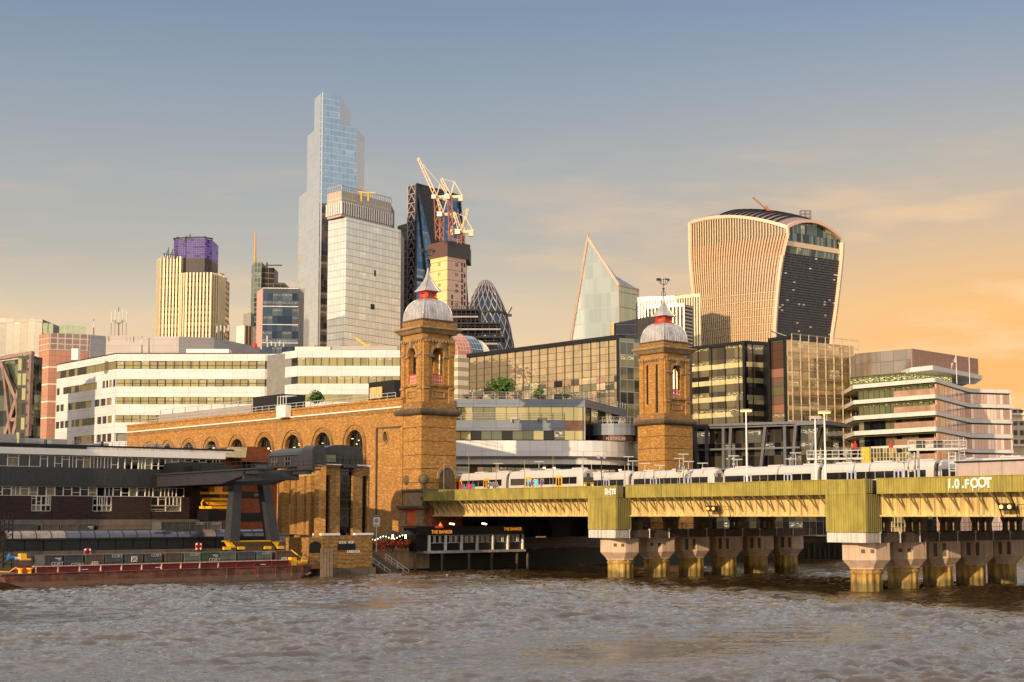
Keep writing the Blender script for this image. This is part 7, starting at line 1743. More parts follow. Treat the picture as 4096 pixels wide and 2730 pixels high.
def riverbank():
    z = zat(3740, 1508 if False else 1512, 288)
    r = thing('banded_curved_office', 'office with white curved floor bands and green lit windows at the right', 'building', base(V(3418, 1512, 305), V(3740, 1512, 288)))
    # plan line: left front, blunt corner, long right side curving away
    lv = [(1512, 1536), (1577, 1601), (1643, 1668), (1707, 1733), (1775, 1798), (1838, 1858)]
    c = V(3741, 1512, 288); c2 = xy(c); a = xy(PZ(3412, 1541, c.z)); e1 = xy(PZ(3880, 1555, c.z)); e2 = xy(PZ(4046, 1560, c.z))
    def curve(o=0):
        P = [a]
        n1 = (c2-a).normalized(); 
        for t in (.25, .5, .75, .93): P.append(a+(c2-a)*t)
        for k in range(1, 7): t = k/6; P.append((c2-(c2-a).normalized()*.8)*(1-t)**2+c2*2*t*(1-t)+(c2+(e1-c2).normalized()*2.0)*t*t)
        for k in range(1, 7): t = k/6; P.append(c2.lerp(e1, .14+.86*t) + Vector((.35, .7))*math.sin(math.pi*t)*1.2)
        P.append(e2); return P
    line = curve()
    def off(L, o): 
        cen = Vector((c2.x+14, c2.y+60)); return [p + (cen-p).normalized()*o for p in L]
    inner = off(line, 3.0); near = off(line, .25)
    bk = [Vector((e2.x+4, e2.y+50)), Vector((a.x+4, a.y+50))]
    zc = lambda Y: zat(3741, Y, 288)
    for i, (y0, y1) in enumerate(lv):
        m = MB(); m.prism(line+bk, zc(y1)+.35, zc(y0)); m.build('floor_band', M['whiteband'], r)
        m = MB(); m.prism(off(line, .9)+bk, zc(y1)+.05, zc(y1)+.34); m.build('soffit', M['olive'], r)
    for i in range(6):
        zt = zc(lv[i][1])+.04; zb = zc(lv[i+1][0]) if i < 5 else 4.6
        for k in range(len(line)-1):
            mt = 'rbl' if k < 5 else 'rbr'
            src = inner if k < 8 else near
            p, q = src[k], src[k+1]
            if k == 7: q = inner[8]
            f = Fac(p, q); m = MB(Vector((a.x, a.y, zb))); m.pan(f, 0, f.L, zb, zt, -.3, 0); m.build('glazing', M[mt if i < 2 or mt == 'rbr' else 'rbl2'], r)
        if i < 5:
            m = MB(); L2 = off(line, .3)
            for k in range(2, 12):
                p, q = L2[k], L2[k+1]; m.face([(p.x,p.y,zb), (q.x,q.y,zb), (q.x,q.y,zb+1.1), (p.x,p.y,zb+1.1)])
            m.build('glass_balustrade', M['bal'], r)
    # set back top floor
    zt = zc(1465); t0 = PZ(3412, 1478, zt)
    g = Fac(xy(V(3400, 1490, 312)), xy(V(3645, 1487, 300))); m = MB(); m.pan(g, 0, g.L, zc(1512), V(3645, 1487, 300).z, -12, 0); m.build('upper_glazing', M['rbl'], r)
    m = MB(); p0 = xy(V(3640, 1476, 298)); p1 = xy(V(3730, 1462, 293)); p2 = xy(PZ(3928, 1502, zat(3730, 1462, 293))); m.prism([p0, p1, p2, p2+Vector((2, 12)), p0+Vector((0, 20))], zat(3730, 1480, 293), zat(3730, 1462, 293)); m.build('white_canopy', M['whiteband'], r)
    zp = zat(3648, 1395, 303); A = PZ(3418, 1416, zp); Bc = V(3648, 1395, 303); C = PZ(3912, 1436, zp)
    bldg('x', 'x', [A, Bc, C], 18, ['rp1', 'rp2'], z0=zat(3648, 1492, 303), par=r, wall='plant_screen')
    # flags
    for X, Yt, flag in ((3824, 1418, 1), (3876, 1430, 0)):
        p = V(X, Yt, 289); zb = zc(1512)-1; fp = thing('flagpole', 'white flagpole with a red, white and blue flag on the banded office roof' if flag else 'bare white flagpole right of the one with the flag', 'flagpole', (p.x, p.y, zb)); m = MB(); m.cyl((p.x, p.y, zb), p, .07, .05, 6); m.build('pole', M['white'], fp)
        if flag:
            m = MB(); W_ = 1.0
            def cloth(u0, u1, v0, v1, o, nm, mt, skew=0):
                m = MB(); n = 6
                for k in range(n):
                    t0, t1 = u0+(u1-u0)*k/n, u0+(u1-u0)*(k+1)/n
                    Pp = lambda t, v, s=skew: Vector((p.x-.06-t*.75, p.y+.12*math.sin(t*5)-o, p.z-.2-t*1.3-(1-v)*1.0))
                    sk0, sk1 = skew*(t0-u0), skew*(t1-u0); m.face([Pp(t0, v0+sk0), Pp(t1, v0+sk1), Pp(t1, v1+sk1), Pp(t0, v1+sk0)])
                m.build(nm, M[mt], fp)
            cloth(0, 1.2, 0, 1, 0, 'flag_field', 'navy'); cloth(0, 1.2, .38, .62, .02, 'flag_white_cross', 'white'); cloth(.5, .72, 0, 1, .021, 'flag_white_cross', 'white'); cloth(0, 1.2, .44, .56, .04, 'flag_red_cross', 'redpaint'); cloth(.56, .66, 0, 1, .041, 'flag_red_cross', 'redpaint'); cloth(0, 1.2, -.05, .1, .015, 'flag_diagonal', 'white', .75); cloth(0, 1.2, .9, 1.02, .016, 'flag_diagonal', 'white', -.75)
    # stone building at the edge, and cylinder screen, street level
    z = zat(4060, 1632, 345); r2, fs = bldg('stone_corner_building', 'pale classical stone building at the right edge', [V(4030, 1640, 345), V(4200, 1640, 345)], 12, 'stonep', core='stonep', wall='stone_wall')
    f = fs[0]; S = lambda X: f.px(X, 1750)[0]
    for Y0, Y1 in ((1636, 1640), (1655, 1662), (1680, 1686), (1778, 1786)): m = MB(); m.pan(f, 0, f.L, f.px(4070, Y1)[1], f.px(4070, Y0)[1], 0, .5); m.build('cornice', M['cream'], r2)
    for X in (4063, 4088):
        for Y0, Y1 in ((1630+8, 1652), (1690, 1702), (1722, 1742), (1760, 1776)): m = MB(); s = S(X); m.pan(f, s-.4, s+.4, f.px(4070, Y1)[1], f.px(4070, Y0)[1], .01, .06); m.build('window', M['glassd'], r2)
    for X, Y in ((3420, 1778), (3564, 1778)):
        p = V(X, Y, 288); m = MB(); m.lathe((p.x, p.y), [(.05, p.z+.6), (.2, p.z+.45), (.15, p.z+.25), (.4, p.z), (.36, p.z-.8), (.05, p.z-.85)], 7); tag(m.build('covered_beacon', M['redpaint']), 'bright red wrapped object ' + ('at the foot of the gridded glass building' if X < 3500 else 'on the lowest ledge of the banded office'), 'beacon', 'red wrapped objects')
    m = MB(); A = V(3480, 1795, 262); Bq = V(3640, 1795, 258); f = Fac(xy(A), xy(Bq)); m.org = f.at(0,0,0)
    m.pan(f, 0, f.L, 5, A.z, -.2, 0); o = m.build('ribbed_glass_screen', M['ribg']); tag(o, 'ribbed glass screen behind the trains between the two signal gantries', 'screen')
    # far bank street under the bridge: trees, globe lamps, people
    for i, (X0, X1, Y0, Y1, D, lb) in enumerate(((3262, 3312, 2050, 2140, 345, 'green street tree glimpsed under the bridge beside the green pier enclosure'), (3520, 3552, 2084, 2128, 330, 'green tree glimpsed under the bridge just right of the near pier enclosure'))): bush(X0-12, X1+14, Y0, Y1, D, lb, 'street_tree', 'tree', 700)
    for X, Y, lb in ((3270, 2107, 'globe street lamp under the bridge left of the near pier'), (3281, 2115, 'small amber globe lamp beside the larger one under the bridge'), (3702, 2100, 'globe lamp glimpsed between the iron columns under the right span')):
        p = V(X, Y, 338); t_ = thing('globe_lamp', lb, 'street lamp', (p.x, p.y, 4)); m = MB(); m.cyl((p.x, p.y, 3.5), (p.x, p.y, p.z-.2), .1, n=6); m.build('post', M['black'], t_); m = MB(); m.lathe((p.x, p.y), [(.05, p.z-.3), (.28, p.z), (.05, p.z+.3)], 10); m.build('globe', M['lampglow'], t_)
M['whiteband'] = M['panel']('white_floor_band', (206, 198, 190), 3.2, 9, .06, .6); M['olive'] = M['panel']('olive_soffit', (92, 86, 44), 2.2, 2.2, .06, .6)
M['rbl'] = grid('green_lit_glass', 1.35, 3.0, .12, .08, [(44, 50, 36), (28, 32, 28), (60, 64, 44)], (20,22,20), .05, .3, lit=.9, litc=(1, .84, .3), ls=3.0, bump=.12)
M['rbl2'] = grid('dark_office_glass', 1.35, 3.0, .12, .08, [(26, 28, 28), (40, 42, 38), (120, 112, 80), (22, 24, 26)], (16,18,18), .05, .3, lit=.3, litc=(1,.9,.6), ls=1.5, bump=.12)
M['rbr'] = grid('pink_curtained_glass', .75, 9, .06, .06, [(222, 190, 168), (196, 158, 136), (232, 204, 182), (170, 134, 116)], (120, 92, 78), .12, .4, lit=.0, bump=.15)
M['rp1'] = grid('plant_mirror_panel', 3.0, 4.2, .06, .07, [(150, 138, 130), (158, 146, 136)], (60, 54, 50), .1, .7, bump=.1); M['rp2'] = grid('pink_louvre_screen', 1.05, .35, .16, .1, [(160, 120, 100), (150, 112, 94)], (120, 90, 76), .5, .1, bump=0)
M['bal'] = plain('pinkish_glass_balustrade', (190, 150, 124), .1, .4); M['stonep'] = plain('portland_stone', (206, 182, 150), .8, streak=.3); M['ribg'] = grid('ribbed_screen_glass', .55, .8, .12, .05, [(90, 84, 66), (150, 132, 92), (60, 60, 56)], (180, 160, 110), .1, .5, bump=.5)
riverbank()
# ------------------------------------------------------------------ skyline towers
def ribs(m, f, z0, z1, n, w, o1, s0=0, s1=None):
    s1 = f.L if s1 is None else s1
    for i in range(n+1): s = s0+(s1-s0)*i/n; m.pan(f, s-w/2, s+w/2, z0, z1, -.1, o1)
def striped_tower():
    D = 1010; r = thing('striped_lobed_tower', 'cream striped tower of stepped lobes topped by a purple lit drum', 'skyscraper', base(V(760, 1200, D)))
    def lobe(pts, zt, dp, nm):
        ps = [xy(V(X, 1300, D+d)) for X, d in pts]; c = (ps[0]+ps[-1])/2; m = MB(c); m.org = Vector((ps[0].x, ps[0].y, 0)); m.prism(ps+[ps[-1]+Vector((0, dp)), ps[0]+Vector((0, dp))], 5, zt); w = m.build(nm, M['nwg'], r)
        m = MB()
        for a, b in zip(ps, ps[1:]):
            f = Fac(a, b); n = max(1, round(f.L/2.15)); ribs(m, f, 5, zt+1, n, .95, .9)
        m.build('vertical_fins', M['nwf'], w)
    zt = lambda Y: zat(700, Y, D)
    lobe([(627, 12), (642, 2), (652, 0), (716, 0), (728, 3), (740, 10)], zt(1034), 22, 'left_lobe')
    lobe([(716, 3), (727, -8), (744, -10), (840, -10), (868, -4), (893, 8)], zt(1107), 20, 'front_lobe')
    lobe([(850, 12), (872, 13), (889, 16)], zt(1087), 14, 'rear_lobe')
    cc = [xy(V(X, 1000, D+d)) for X, d in ((695, 6), (712, 2), (742, 2), (746, 0), (820, 0), (848, 6))]
    m = MB(Vector((cc[0].x, cc[0].y, 0))); m.prism(cc+[cc[-1]+Vector((0,22)), cc[0]+Vector((0,22))], zt(1110), zt(1033)); m.build('drum_base', M['nwd'], r)
    m = MB(Vector((cc[0].x, cc[0].y, 0))); m.prism(cc+[cc[-1]+Vector((0,22)), cc[0]+Vector((0,22))], zt(1033), zt(955)); m.build('lit_drum', M['purp'], r)
    m = MB(); 
    for a, b in zip(cc, cc[1:]): m.bar((a.x, a.y-.5, zt(952)), (b.x, b.y-.5, zt(950)), .8)
    for q in (a for a in cc): m.bar((q.x, q.y, zt(955)), (q.x, q.y, zt(946)), .5)
    m.bar((cc[3].x+2, cc[3].y, zt(955)), (cc[3].x+2, cc[3].y, zt(939)), .5); m.build('roof_rail', M['dark'], r)
    for X, Y, lb in ((682, 1034, 'left shoulder'), (840, 1107, 'right shoulder')):
        p = V(X, Y, D-2); m = MB()
        for k in range(7): q = Vector((p.x-4+k*1.3, p.y, p.z)); m.bar(q, q+Vector((.6*(k%2), 0, 3+(k*37%5))), .35)
        m.bar(p+Vector((-5,0,3)), p+Vector((5,0,2)), .5); m.build('aerials', M['steel'], r)
M['nwg'] = grid('amber_banded_glass', 50, 3.6, .01, 1.0, [(150, 116, 66), (120, 94, 60)], (50, 36, 30), .15, .6, lit=.12, ls=1.4, bump=.1); M['nwf'] = plain('cream_fins', (226, 208, 172), .35, .4, var=.05)
M['nwd'] = grid('dark_drum_mesh', 1.0, 1.0, .2, .2, [(74, 54, 52), (64, 48, 48)], (40, 32, 34), .5, 0, bump=0); M['purp'] = grid('purple_led_mesh', 1.15, 1.15, .4, .4, [(80, 60, 110), (60, 40, 90)], (46, 34, 44), .5, 0, lit=.8, litc=(.26, .14, .62), ls=1.1, lamp=False, bump=0)
striped_tower()
def misc_left():
    D = 1150; r, fs = bldg('masted_glass_tower', 'stepped grey glass tower with a thin golden mast', [V(1006, 1068, D+8), V(1016, 1050, D), V(1047, 1049, D)], 20, ['heg', 'heg'], core='dark')
    bldg('x', 'x', [V(1047, 1070, D+2), V(1097, 1072, D+6)], 20, 'heb', par=r, wall='rear_wall'); bldg('x', 'x', [V(1094, 1130, D+2), V(1141, 1133, D+6)], 20, 'heb', par=r, wall='low_wing')
    p = V(1021, 1050, D+2); t_ = V(1022, 926, D+2); m = MB(); m.cyl(p, t_, 1.0, .4, 6); m.build('mast', M['goldm'], r)
    m = MB(); q = V(1062, 1062, D); m.bar(q, q+Vector((12, 0, 0)), .8); m.bar(q+Vector((1,0,-2)), q+Vector((1,0,2)), .8); m.build('roof_cradle', M['steel'], r)
    z = zat(1052, 1152, 850); r, fs = bldg('blue_banded_office_block', 'blue glass block with white floor lines and a pink clad left side', [PZ(1028, 1168, z), V(1052, 1151, 850), V(1195, 1152, 852)], 22, ['pinkside', 'bbg'])
    f = fs[1]; m = MB()
    for i in range(13): zz = 12+(z-12)*i/12; m.pan(f, -.1, f.L, zz-.35, zz, 0, .4)
    m.build('white_floor_lines', M['white'], r)
    bldg('small_cream_tower', 'small cream stone block with brown windows at the foot of the masted tower', [V(946, 1306, 900), V(979, 1302, 895), V(1012, 1306, 900)], 10, ['cream', 'brw'], core='cream'); bldg('pale_slab_tower', 'pale slab tower rising just behind the small cream block', [V(974, 1258, 1000), V(1004, 1250, 1000)], 12, 'paleg')
M['heg'] = grid('green_grey_glass', 2.4, 3.6, .5, .6, [(84, 104, 96), (70, 90, 88), (110, 126, 112)], (126, 120, 104), .1, .6, lit=.08, bump=.1); M['heb'] = grid('brown_grey_glass', 5, 4, .4, .7, [(84, 80, 80), (96, 90, 86)], (120, 110, 100), .15, .5, lit=.1, bump=.1)
M['goldm'] = plain('golden_mast', (210, 150, 70), .4, .4); M['pinkside'] = grid('pink_side_cladding', 30, 3.8, .01, .12, [(196, 150, 138)], (150, 106, 96), .5, 0, bump=0); M['bbg'] = grid('navy_glass', 2.6, 4.1, .1, .1, [(46, 62, 80), (34, 48, 64), (60, 76, 92)], (40, 44, 52), .06, .55, lit=.4, litc=(1,.8,.5), ls=1.3, bump=.2)
M['brw'] = grid('brown_window_wall', 2.6, 40, .9, .1, [(96, 60, 40)], (196, 160, 130), .5, 0, bump=0)
misc_left()
def tall():
    zT = zat(1283, 370, 1050); D0 = 1050
    def Lf(X, d=0): return xy(V(X, 700, 1050+(1283-X)*.62+d))       # left face line
    def Ff(X): return xy(V(X, 700, 1050+(X-1283)*.118))
    P = Lf(1283); r = thing('tallest_stepped_glass_tower', 'tallest pale blue glass tower with stepped sides', 'skyscraper', base(P, Ff(1426)))
    zA, zB, zC = zat(1199, 788, D0+52), zat(1228, 546, D0+34), zat(1426, 513, 1067)
    def face(a, b, z0, z1, mt, nm, z1b=None):
        f = Fac(a, b); m = MB(Vector((P.x, P.y, 0))); z1b = z1 if z1b is None else z1b
        m.hexa([f.at(0,z0,0), f.at(f.L,z0,0), f.at(f.L,z0,-1), f.at(0,z0,-1), f.at(0,z1,0), f.at(f.L,z1b,0), f.at(f.L,z1b,-1), f.at(0,z1,-1)]); m.build(nm, M[mt], r); return f
    X3 = 1254
    face(Lf(1197), P, 5, zA, 'tw_pale', 'left_face'); face(Lf(1228), P, zA, zB, 'tw_pale', 'left_face'); face(Lf(X3), P, zB, zT, 'tw_pale', 'left_face')
    f = face(P, Ff(1426), 5, zat(1283, 812, D0), 'tw_dark', 'front_face'); f = face(P, Ff(1426), zat(1283, 812, D0), zC, 'tw_blue', 'front_face'); face(P, Ff(1357), zC, zT, 'tw_blue', 'upper_front_face')
    Rb = xy(V(1457, 700, 1094)); face(Ff(1426), Rb, 5, zC, 'tw_pale', 'right_face')
    Ub = xy(V(1402, 450, 1102)); face(Ff(1357), Ub, zC, zT, 'tw_pale', 'upper_right_face', zat(1402, 447, 1102))
    m = MB(); e = Vector((.8, 1.6)); m.prism([Lf(1197)+e, P+e, Ff(1426)+Vector((-.8,1.6)), Rb+Vector((-2,1)), Vector((Rb.x-4, Rb.y+6)), Vector((Lf(1197).x+4, Rb.y+20))], 5, zA-.5); m.build('tower_core', M['dark'], r)
    m = MB(); m.prism([Lf(1228)+e, P+e, Ff(1426)+Vector((-.8,1.6)), Rb+Vector((-2,1)), Vector((Lf(1228).x+4, Rb.y+12))], zA-.5, min(zB, zC)-.5); m.build('tower_core', M['dark'], r)
    m = MB(); m.prism([Lf(X3)+e, P+e, Ff(1357)+Vector((-.8,1.6)), Ub+Vector((-1.6,0)), Vector((Lf(X3).x+4, Ub.y+6))], min(zB, zC)-.5, [zT-1, zT-1, zT-1, zat(1402, 447, 1102)-1, zT-2]); m.build('tower_core', M['dark'], r)
    # angular pale front tower
    D = 900; zt = zat(1366, 762, D); A, Bc, C = PZ(1310, 777, zt), V(1366, 762, D), PZ(1565, 813, zt); zb = zat(1366, 868, D)
    r, fs = bldg('pale_gridded_tower', 'pale green white gridded glass tower with an overhanging ribbed top', [PZ(1313, 885, zb), V(1385, 869, D+1), PZ(1604, 921, zb)], 30, ['bg8l', 'bg8'], core='lgrey')
    r3, fs = bldg('x', 'x', [A, Bc, C], 26, ['bt8l', 'bt8'], z0=zb+.4, par=r, wall='overhanging_top')
    z1, z2 = zat(1366, 806, D), zat(1366, 856, D)
    for f, n in zip(fs, (8, 22)): 
        m = MB(); ribs(m, f, z2, z1, n, .9, .7); m.build('white_ribs', M['white'], r); m = MB(); m.pan(f, 0, f.L, z2, z1, -.05, .25); m.build('dark_louvres', M['dark'], r)
        m = MB(); ribs(m, f, zt, zt+3, n, .25, .3); m.bar(f.at(0, zt+3, 0), f.at(f.L, zt+3, 0), .4); m.build('parapet_rail', M['lgrey'], r)
    f = Fac(xy(V(1385, 869, D+1)), xy(PZ(1604, 921, zb)))
    for X, Y, w, h in ((1500, 1094, 9, 24), (1490, 1228, 22, 22)): s, z = f.px(X, Y); m = MB(); m.pan(f, s-w*.07, s+w*.07, z-h*.07, z+h*.07, 0, .3); m.build('open_panel', M['dark'], r)
    p = V(1460, 792, D+10); cr = thing('yellow_roof_crane', 'yellow roof cradle crane on top of the pale gridded tower', 'crane', p); m = MB(); m.bar(p+Vector((-4,0,3.4)), p+Vector((6,0,2.8)), .6); m.build('arm', M['yel'], cr)
    for q in (-2, 2): m = MB(); m.bar(p+Vector((q,0,-2)), p+Vector((q,0,3.2)), .7); m.build('leg', M['yel'], cr)
    p = V(1435, 1362, 560); cr = thing('yellow_telescopic_crane', 'small yellow crane arm at the foot of the pale gridded tower', 'crane', p); m = MB(); m.bar(p, p+Vector((3.2,0,-2.2)), .6); m.bar(p, p+Vector((-1.2,0,.8)), .6); m.build('arm', M['yel'], cr); m = MB(); m.box(p.x+2.2, p.x+4.2, p.y-1, p.y+1, p.z-4, p.z-1.6); m.build('crane_base', M['yel'], cr)
    bldg('dark_slab_tower', 'black slab tower between the pale gridded tower and the sloping one', [V(1590, 905, 1010), V(1632, 893, 1010)], 20, 'blk')
M['tw_pale'] = grid('pale_sky_glass', 6, 4.4, .03, .04, [(196, 198, 202), (192, 195, 199), (200, 201, 204)], (204, 204, 204), .12, .45, bump=.05); M['tw_blue'] = grid('blue_sky_glass', 3.2, 4.1, .22, .45, [(134, 158, 178), (140, 162, 180), (128, 154, 175)], (170, 182, 190), .1, .7, lit=.05, litc=(1,.8,.5), ls=.8, bump=.08, bs=.08)
M['tw_dark'] = grid('dark_tower_glass', 3.2, 4.1, .22, .3, [(58, 50, 50), (44, 42, 46), (90, 70, 60)], (70, 64, 62), .08, .5, lit=.4, litc=(1,.75,.4), ls=1.2, bump=.2)
for k_, c_ in (('bg8', (232, 240, 240)), ('bg8l', (240, 236, 228))): M[k_] = grid('gridded_pale_'+k_, 3.0, 4.0, .16, .3, [c_, tuple(int(x*.975) for x in c_), tuple(min(255, int(x*1.02)) for x in c_)], (140, 138, 128), .12, .6, lit=.05, litc=(1,.9,.7), ls=.8, bump=.03, bs=.06)
M['bt8'] = grid('top_grid', 1.6, 9, .18, .3, [(158, 156, 146)], (196, 190, 180), .2, .3, bump=0); M['bt8l'] = grid('top_grid_left', 1.6, 9, .18, .3, [(196, 170, 150)], (220, 200, 186), .2, .3, bump=0); M['blk'] = grid('black_glass', 3, 4, .1, .3, [(18, 22, 28), (14, 16, 20)], (28, 32, 38), .1, .3, bump=.1)
tall()
def crane(lb, X0, Y0, X1, Y1, XB, YB, D, tips, w=1.6):
    """luffing tower crane: mast from XB,YB up to X0,Y0; jib to X1,Y1; counter jib with A-frame"""
    b, h, t_ = V(XB, YB, D), V(X0, Y0, D), V(X1, Y1, D); r = thing('luffing_crane', lb, 'crane', b)
    def latt(p, q, w, nm, mt='crane', taper=1):
        d = (q-p); L = d.length; d.normalize(); a = d.cross(Vector((0,1,0))).normalized(); c = Vector((0,1,0)); m = MB(); n = max(4, int(L/(w*1.3)))
        for sa in (-1, 1):
            for sc in (-1, 1): m.bar(p+a*w/2*sa+c*w/2*sc, q+(a*w/2*sa+c*w/2*sc)*taper, w*.2)
        for k in range(n):
            u0, u1 = k/n, (k+1)/n; w0, w1 = w*(1-(1-taper)*u0), w*(1-(1-taper)*u1); s = 1 if k % 2 else -1
            for sc in (-1, 1): m.bar(p+d*L*u0+a*w0/2*s+c*w0/2*sc, p+d*L*u1-a*w1/2*s+c*w1/2*sc, w*.14)
        return m.build(nm, M[mt], r)
    latt(b, h, w*1.25, 'mast', 'cranem'); latt(h, t_, w, 'jib', 'crane', .55)
    g = 1 if X1 < X0 else -1; m = MB(); cb = h+Vector((g*6.5, 0, .5)); m.bar(h+Vector((-g*2, 0, 0)), cb, 1.0, 1.4); m.build('counter_jib', M['crane'], r)
    m = MB(); m.box(min(cb.x, cb.x-g*2.2), max(cb.x, cb.x-g*2.2), cb.y-1.2, cb.y+1.2, cb.z-2.6, cb.z+.2); m.build('counterweight', M['crane'], r)
    ap = h+Vector((g*2.2, 0, 8)); m = MB(); m.bar(h, ap, .5); m.bar(cb, ap, .4); m.bar(ap, t_, .22); m.build('a_frame', M['crane'], r)
    m = MB(); m.box(h.x-1.3-g*1.5, h.x+1.3-g*1.5, h.y-2.4, h.y-.6, h.z-1.2, h.z+1.2); m.build('cab', M['white'], r)
    return r
M['cranem'] = plain('red_brown_mast', (150, 92, 66), .6)
def cheese():
    D = 960; r = thing('sloping_wedge_tower', 'dark blue glass wedge tower with a ladder braced left edge', 'skyscraper', base(V(1667, 740, D), V(1838, 785, D)))
    zt = zat(1667, 738, D); a = V(1667, 738, D); b = PZ(1838, 785, zt); u = (xy(b)-xy(a)).normalized(); e = xy(V(1935, 1390, D+40)); zb = V(1935, 1390, D+40).z
    # front face leans back
    p0, p1, p2, p3 = a, b, Vector((e.x, e.y-20, 5)), Vector((a.x, a.y-26, 5)); m = MB(); back_ = Vector((0, 40, 0))
    m.v = [p3, p2, p2+back_, p3+back_+Vector((0,26,0)), p0, p1, p1+back_*.4, p0+back_*.4]; i = 0
    for q in ((0,3,2,1),(4,5,6,7),(0,1,5,4),(1,2,6,5),(2,3,7,6),(3,0,4,7)): m.f.append(q)
    m.build('glass_wedge', M['chg'], r)
    P = lambda s, t, o=.5: (p0.lerp(p1, s)).lerp(p3.lerp(p2, s), t)+Vector((0, -o, 0))
    m = MB()
    for t_ in (0, .29, .545, .8): m.bar(P(0, t_), P(1, t_), 1.2)
    m.bar(P(0, 0), P(0, 1), 1.2); m.bar(P(1, 0), P(1, 1), 1.2); m.bar(P(0, 0), P(.22, .29), .9); m.bar(P(.22, .29), P(.3, .8), .9); m.build('mega_frame', M['dark'], r)
    # ladder frame at left
    f = Fac(xy(V(1633, 742, D+6)), xy(V(1666, 739, D))); z1 = zt; m = MB(f.at(0,0,0)); m.pan(f, 0, f.L, 5, z1-.3, -20, 0); m.build('service_core', M['chd'], r)
    m = MB(); m.bar(f.at(.3, 5, .3), f.at(.3, z1, .3), .9); m.bar(f.at(f.L-.3, 5, .3), f.at(f.L-.3, z1, .3), .9); m.build('edge_columns', M['chl'], r)
    n = 26
    for i in range(n):
        za = z1-(i+1)*5.6; zb_ = z1-i*5.6-.4
        if za < 60: break
        m = MB(); m.bar(f.at(.5, za, .4), f.at(f.L/2, zb_, .4), .65); m.bar(f.at(f.L/2, zb_, .4), f.at(f.L-.5, za, .4), .65); m.bar(f.at(.3, za, .4), f.at(f.L-.3, za, .4), .6); m.build('chevron_brace', M['chl'], r)
    crane('large luffing crane jutting left above the wedge tower', 1745, 790, 1672, 634, 1752, 960, 950, 0, 2.0)
    # concrete core under construction
    D = 810; z1 = zat(1790, 962, D); A, Bc, C = PZ(1712, 980, z1), V(1790, 962, D), PZ(1881, 980, z1); z0 = zat(1790, 1020, D)
    r, fs = bldg('concrete_core_tower', 'pale concrete lift core under construction with a dark screened top', [PZ(1722, 1035, z0), V(1789, 1022, D+1), PZ(1864, 1035, z0)], 18, ['corel', 'corer'], core='corer', wall='concrete_wall')
    bldg('x', 'x', [A, Bc, C], 20, ['brs', 'drs'], z0=z0-.5, par=r, wall='climbing_screen', core='black')
    f, g = fs
    for i, (Y, t_) in enumerate(((1058, '32'), (1098, '31'), (1142, '30'), (1164, '29'), (1218, '27'))):
        for fc, X in ((f, 1752), (g, 1820)): s, z = fc.px(X, Y); text_mesh(t_, 2.2, 'floor_number', M['dark'], fc.at(s, z-.8, .06), (fc.u.x, fc.u.y, 0), (0,0,1), r, .03, .03)
    for Y in (1042, 1078, 1118, 1160, 1202): 
        for fc in fs: zz = fc.px(1789, Y)[1]; m = MB(); m.pan(fc, 0, fc.L, zz-.08, zz+.08, 0, .05); m.build('pour_joint', M['soot'], r)
    for X, Ys in ((1848, (1060, 1080, 1104, 1124, 1150, 1172, 1196, 1212)), (1858, (1062, 1104, 1142, 1165, 1190, 1216)), (1808, (1188, 1214))):
        for Y in Ys: s, z = g.px(X, Y); m = MB(); m.pan(g, s-.55, s+.55, z-1.1, z+1.1, -.02, .04); m.build('wall_opening', M['black'], r)
    crane('middle luffing crane on the concrete core, its jib leaning left', 1770, 860, 1750, 795, 1768, 965, 808, 0, 1.5)
    crane('tall luffing crane on the concrete core with a jib rising to the upper left', 1800, 790, 1765, 715, 1806, 965, 806, 0, 1.7)
    crane('right luffing crane on the concrete core', 1842, 930, 1816, 850, 1838, 975, 804, 0, 1.6)
    crane('luffing crane at the right edge of the concrete core, jib upright to the right', 1852, 925, 1872, 835, 1852, 975, 812, 0, 1.4)
    # steel floors
    r = thing('steel_frame_floors', 'dark steel floor decks under construction stepping down right of the concrete core', 'construction', base(V(1900, 1300, 790)))
    for i, (x0, x1, Y) in enumerate(((1800, 1912, 1236), (1800, 1912, 1264), (1830, 2000, 1290), (1830, 2002, 1314), (1840, 2020, 1345), (1850, 1990, 1372))):
        a_, b_ = V(x0, Y, 792), V(x1, Y+4, 792); m = MB(); m.box(a_.x, b_.x, 790, 812, b_.z-.6, b_.z+.2); fl = m.build('floor_deck', M['chl'] if i % 2 else M['dark'], r)
        m = MB(); n = 12
        for k in range(n+1): x = a_.x+(b_.x-a_.x)*k/n; m.bar((x, 790.5, b_.z-(3.4 if k % 2 else .1)), (x, 790.5, b_.z+1.4), .3 if k % 2 else .15)
        m.bar((a_.x, 790.2, b_.z+1.4), (b_.x, 790.2, b_.z+1.4), .2); m.build('posts_and_rails', M['steel'], fl)
    m = MB(); a_ = V(1830, 1240, 800); b_ = V(1925, 1330, 800); m.box(a_.x, b_.x, 801, 815, 60, a_.z); m.build('dark_core', M['blk'], r)
M['chg'] = grid('steel_blue_glass', 3.2, 4.0, .25, .35, [(110, 148, 176), (96, 134, 164), (124, 158, 180), (80, 116, 146)], (64, 78, 92), .06, .7, lit=.14, litc=(1,.85,.6), ls=1.0, bump=.2, bs=.08)
M['chd'] = grid('dark_core_glass', 3, 4, .2, .3, [(38, 30, 34), (30, 26, 32)], (24, 22, 26), .2, .2, bump=0); M['chl'] = plain('mauve_grey_steel', (150, 136, 134), .5, .2)
for k_, c_ in (('corel', (232, 190, 130)), ('corer', (206, 170, 150))): M[k_] = plain('pale_core_concrete_'+k_, c_, .8, var=.08, sc=.15, streak=.2)  # left face warmer than the right: sunlight put into the concrete colour
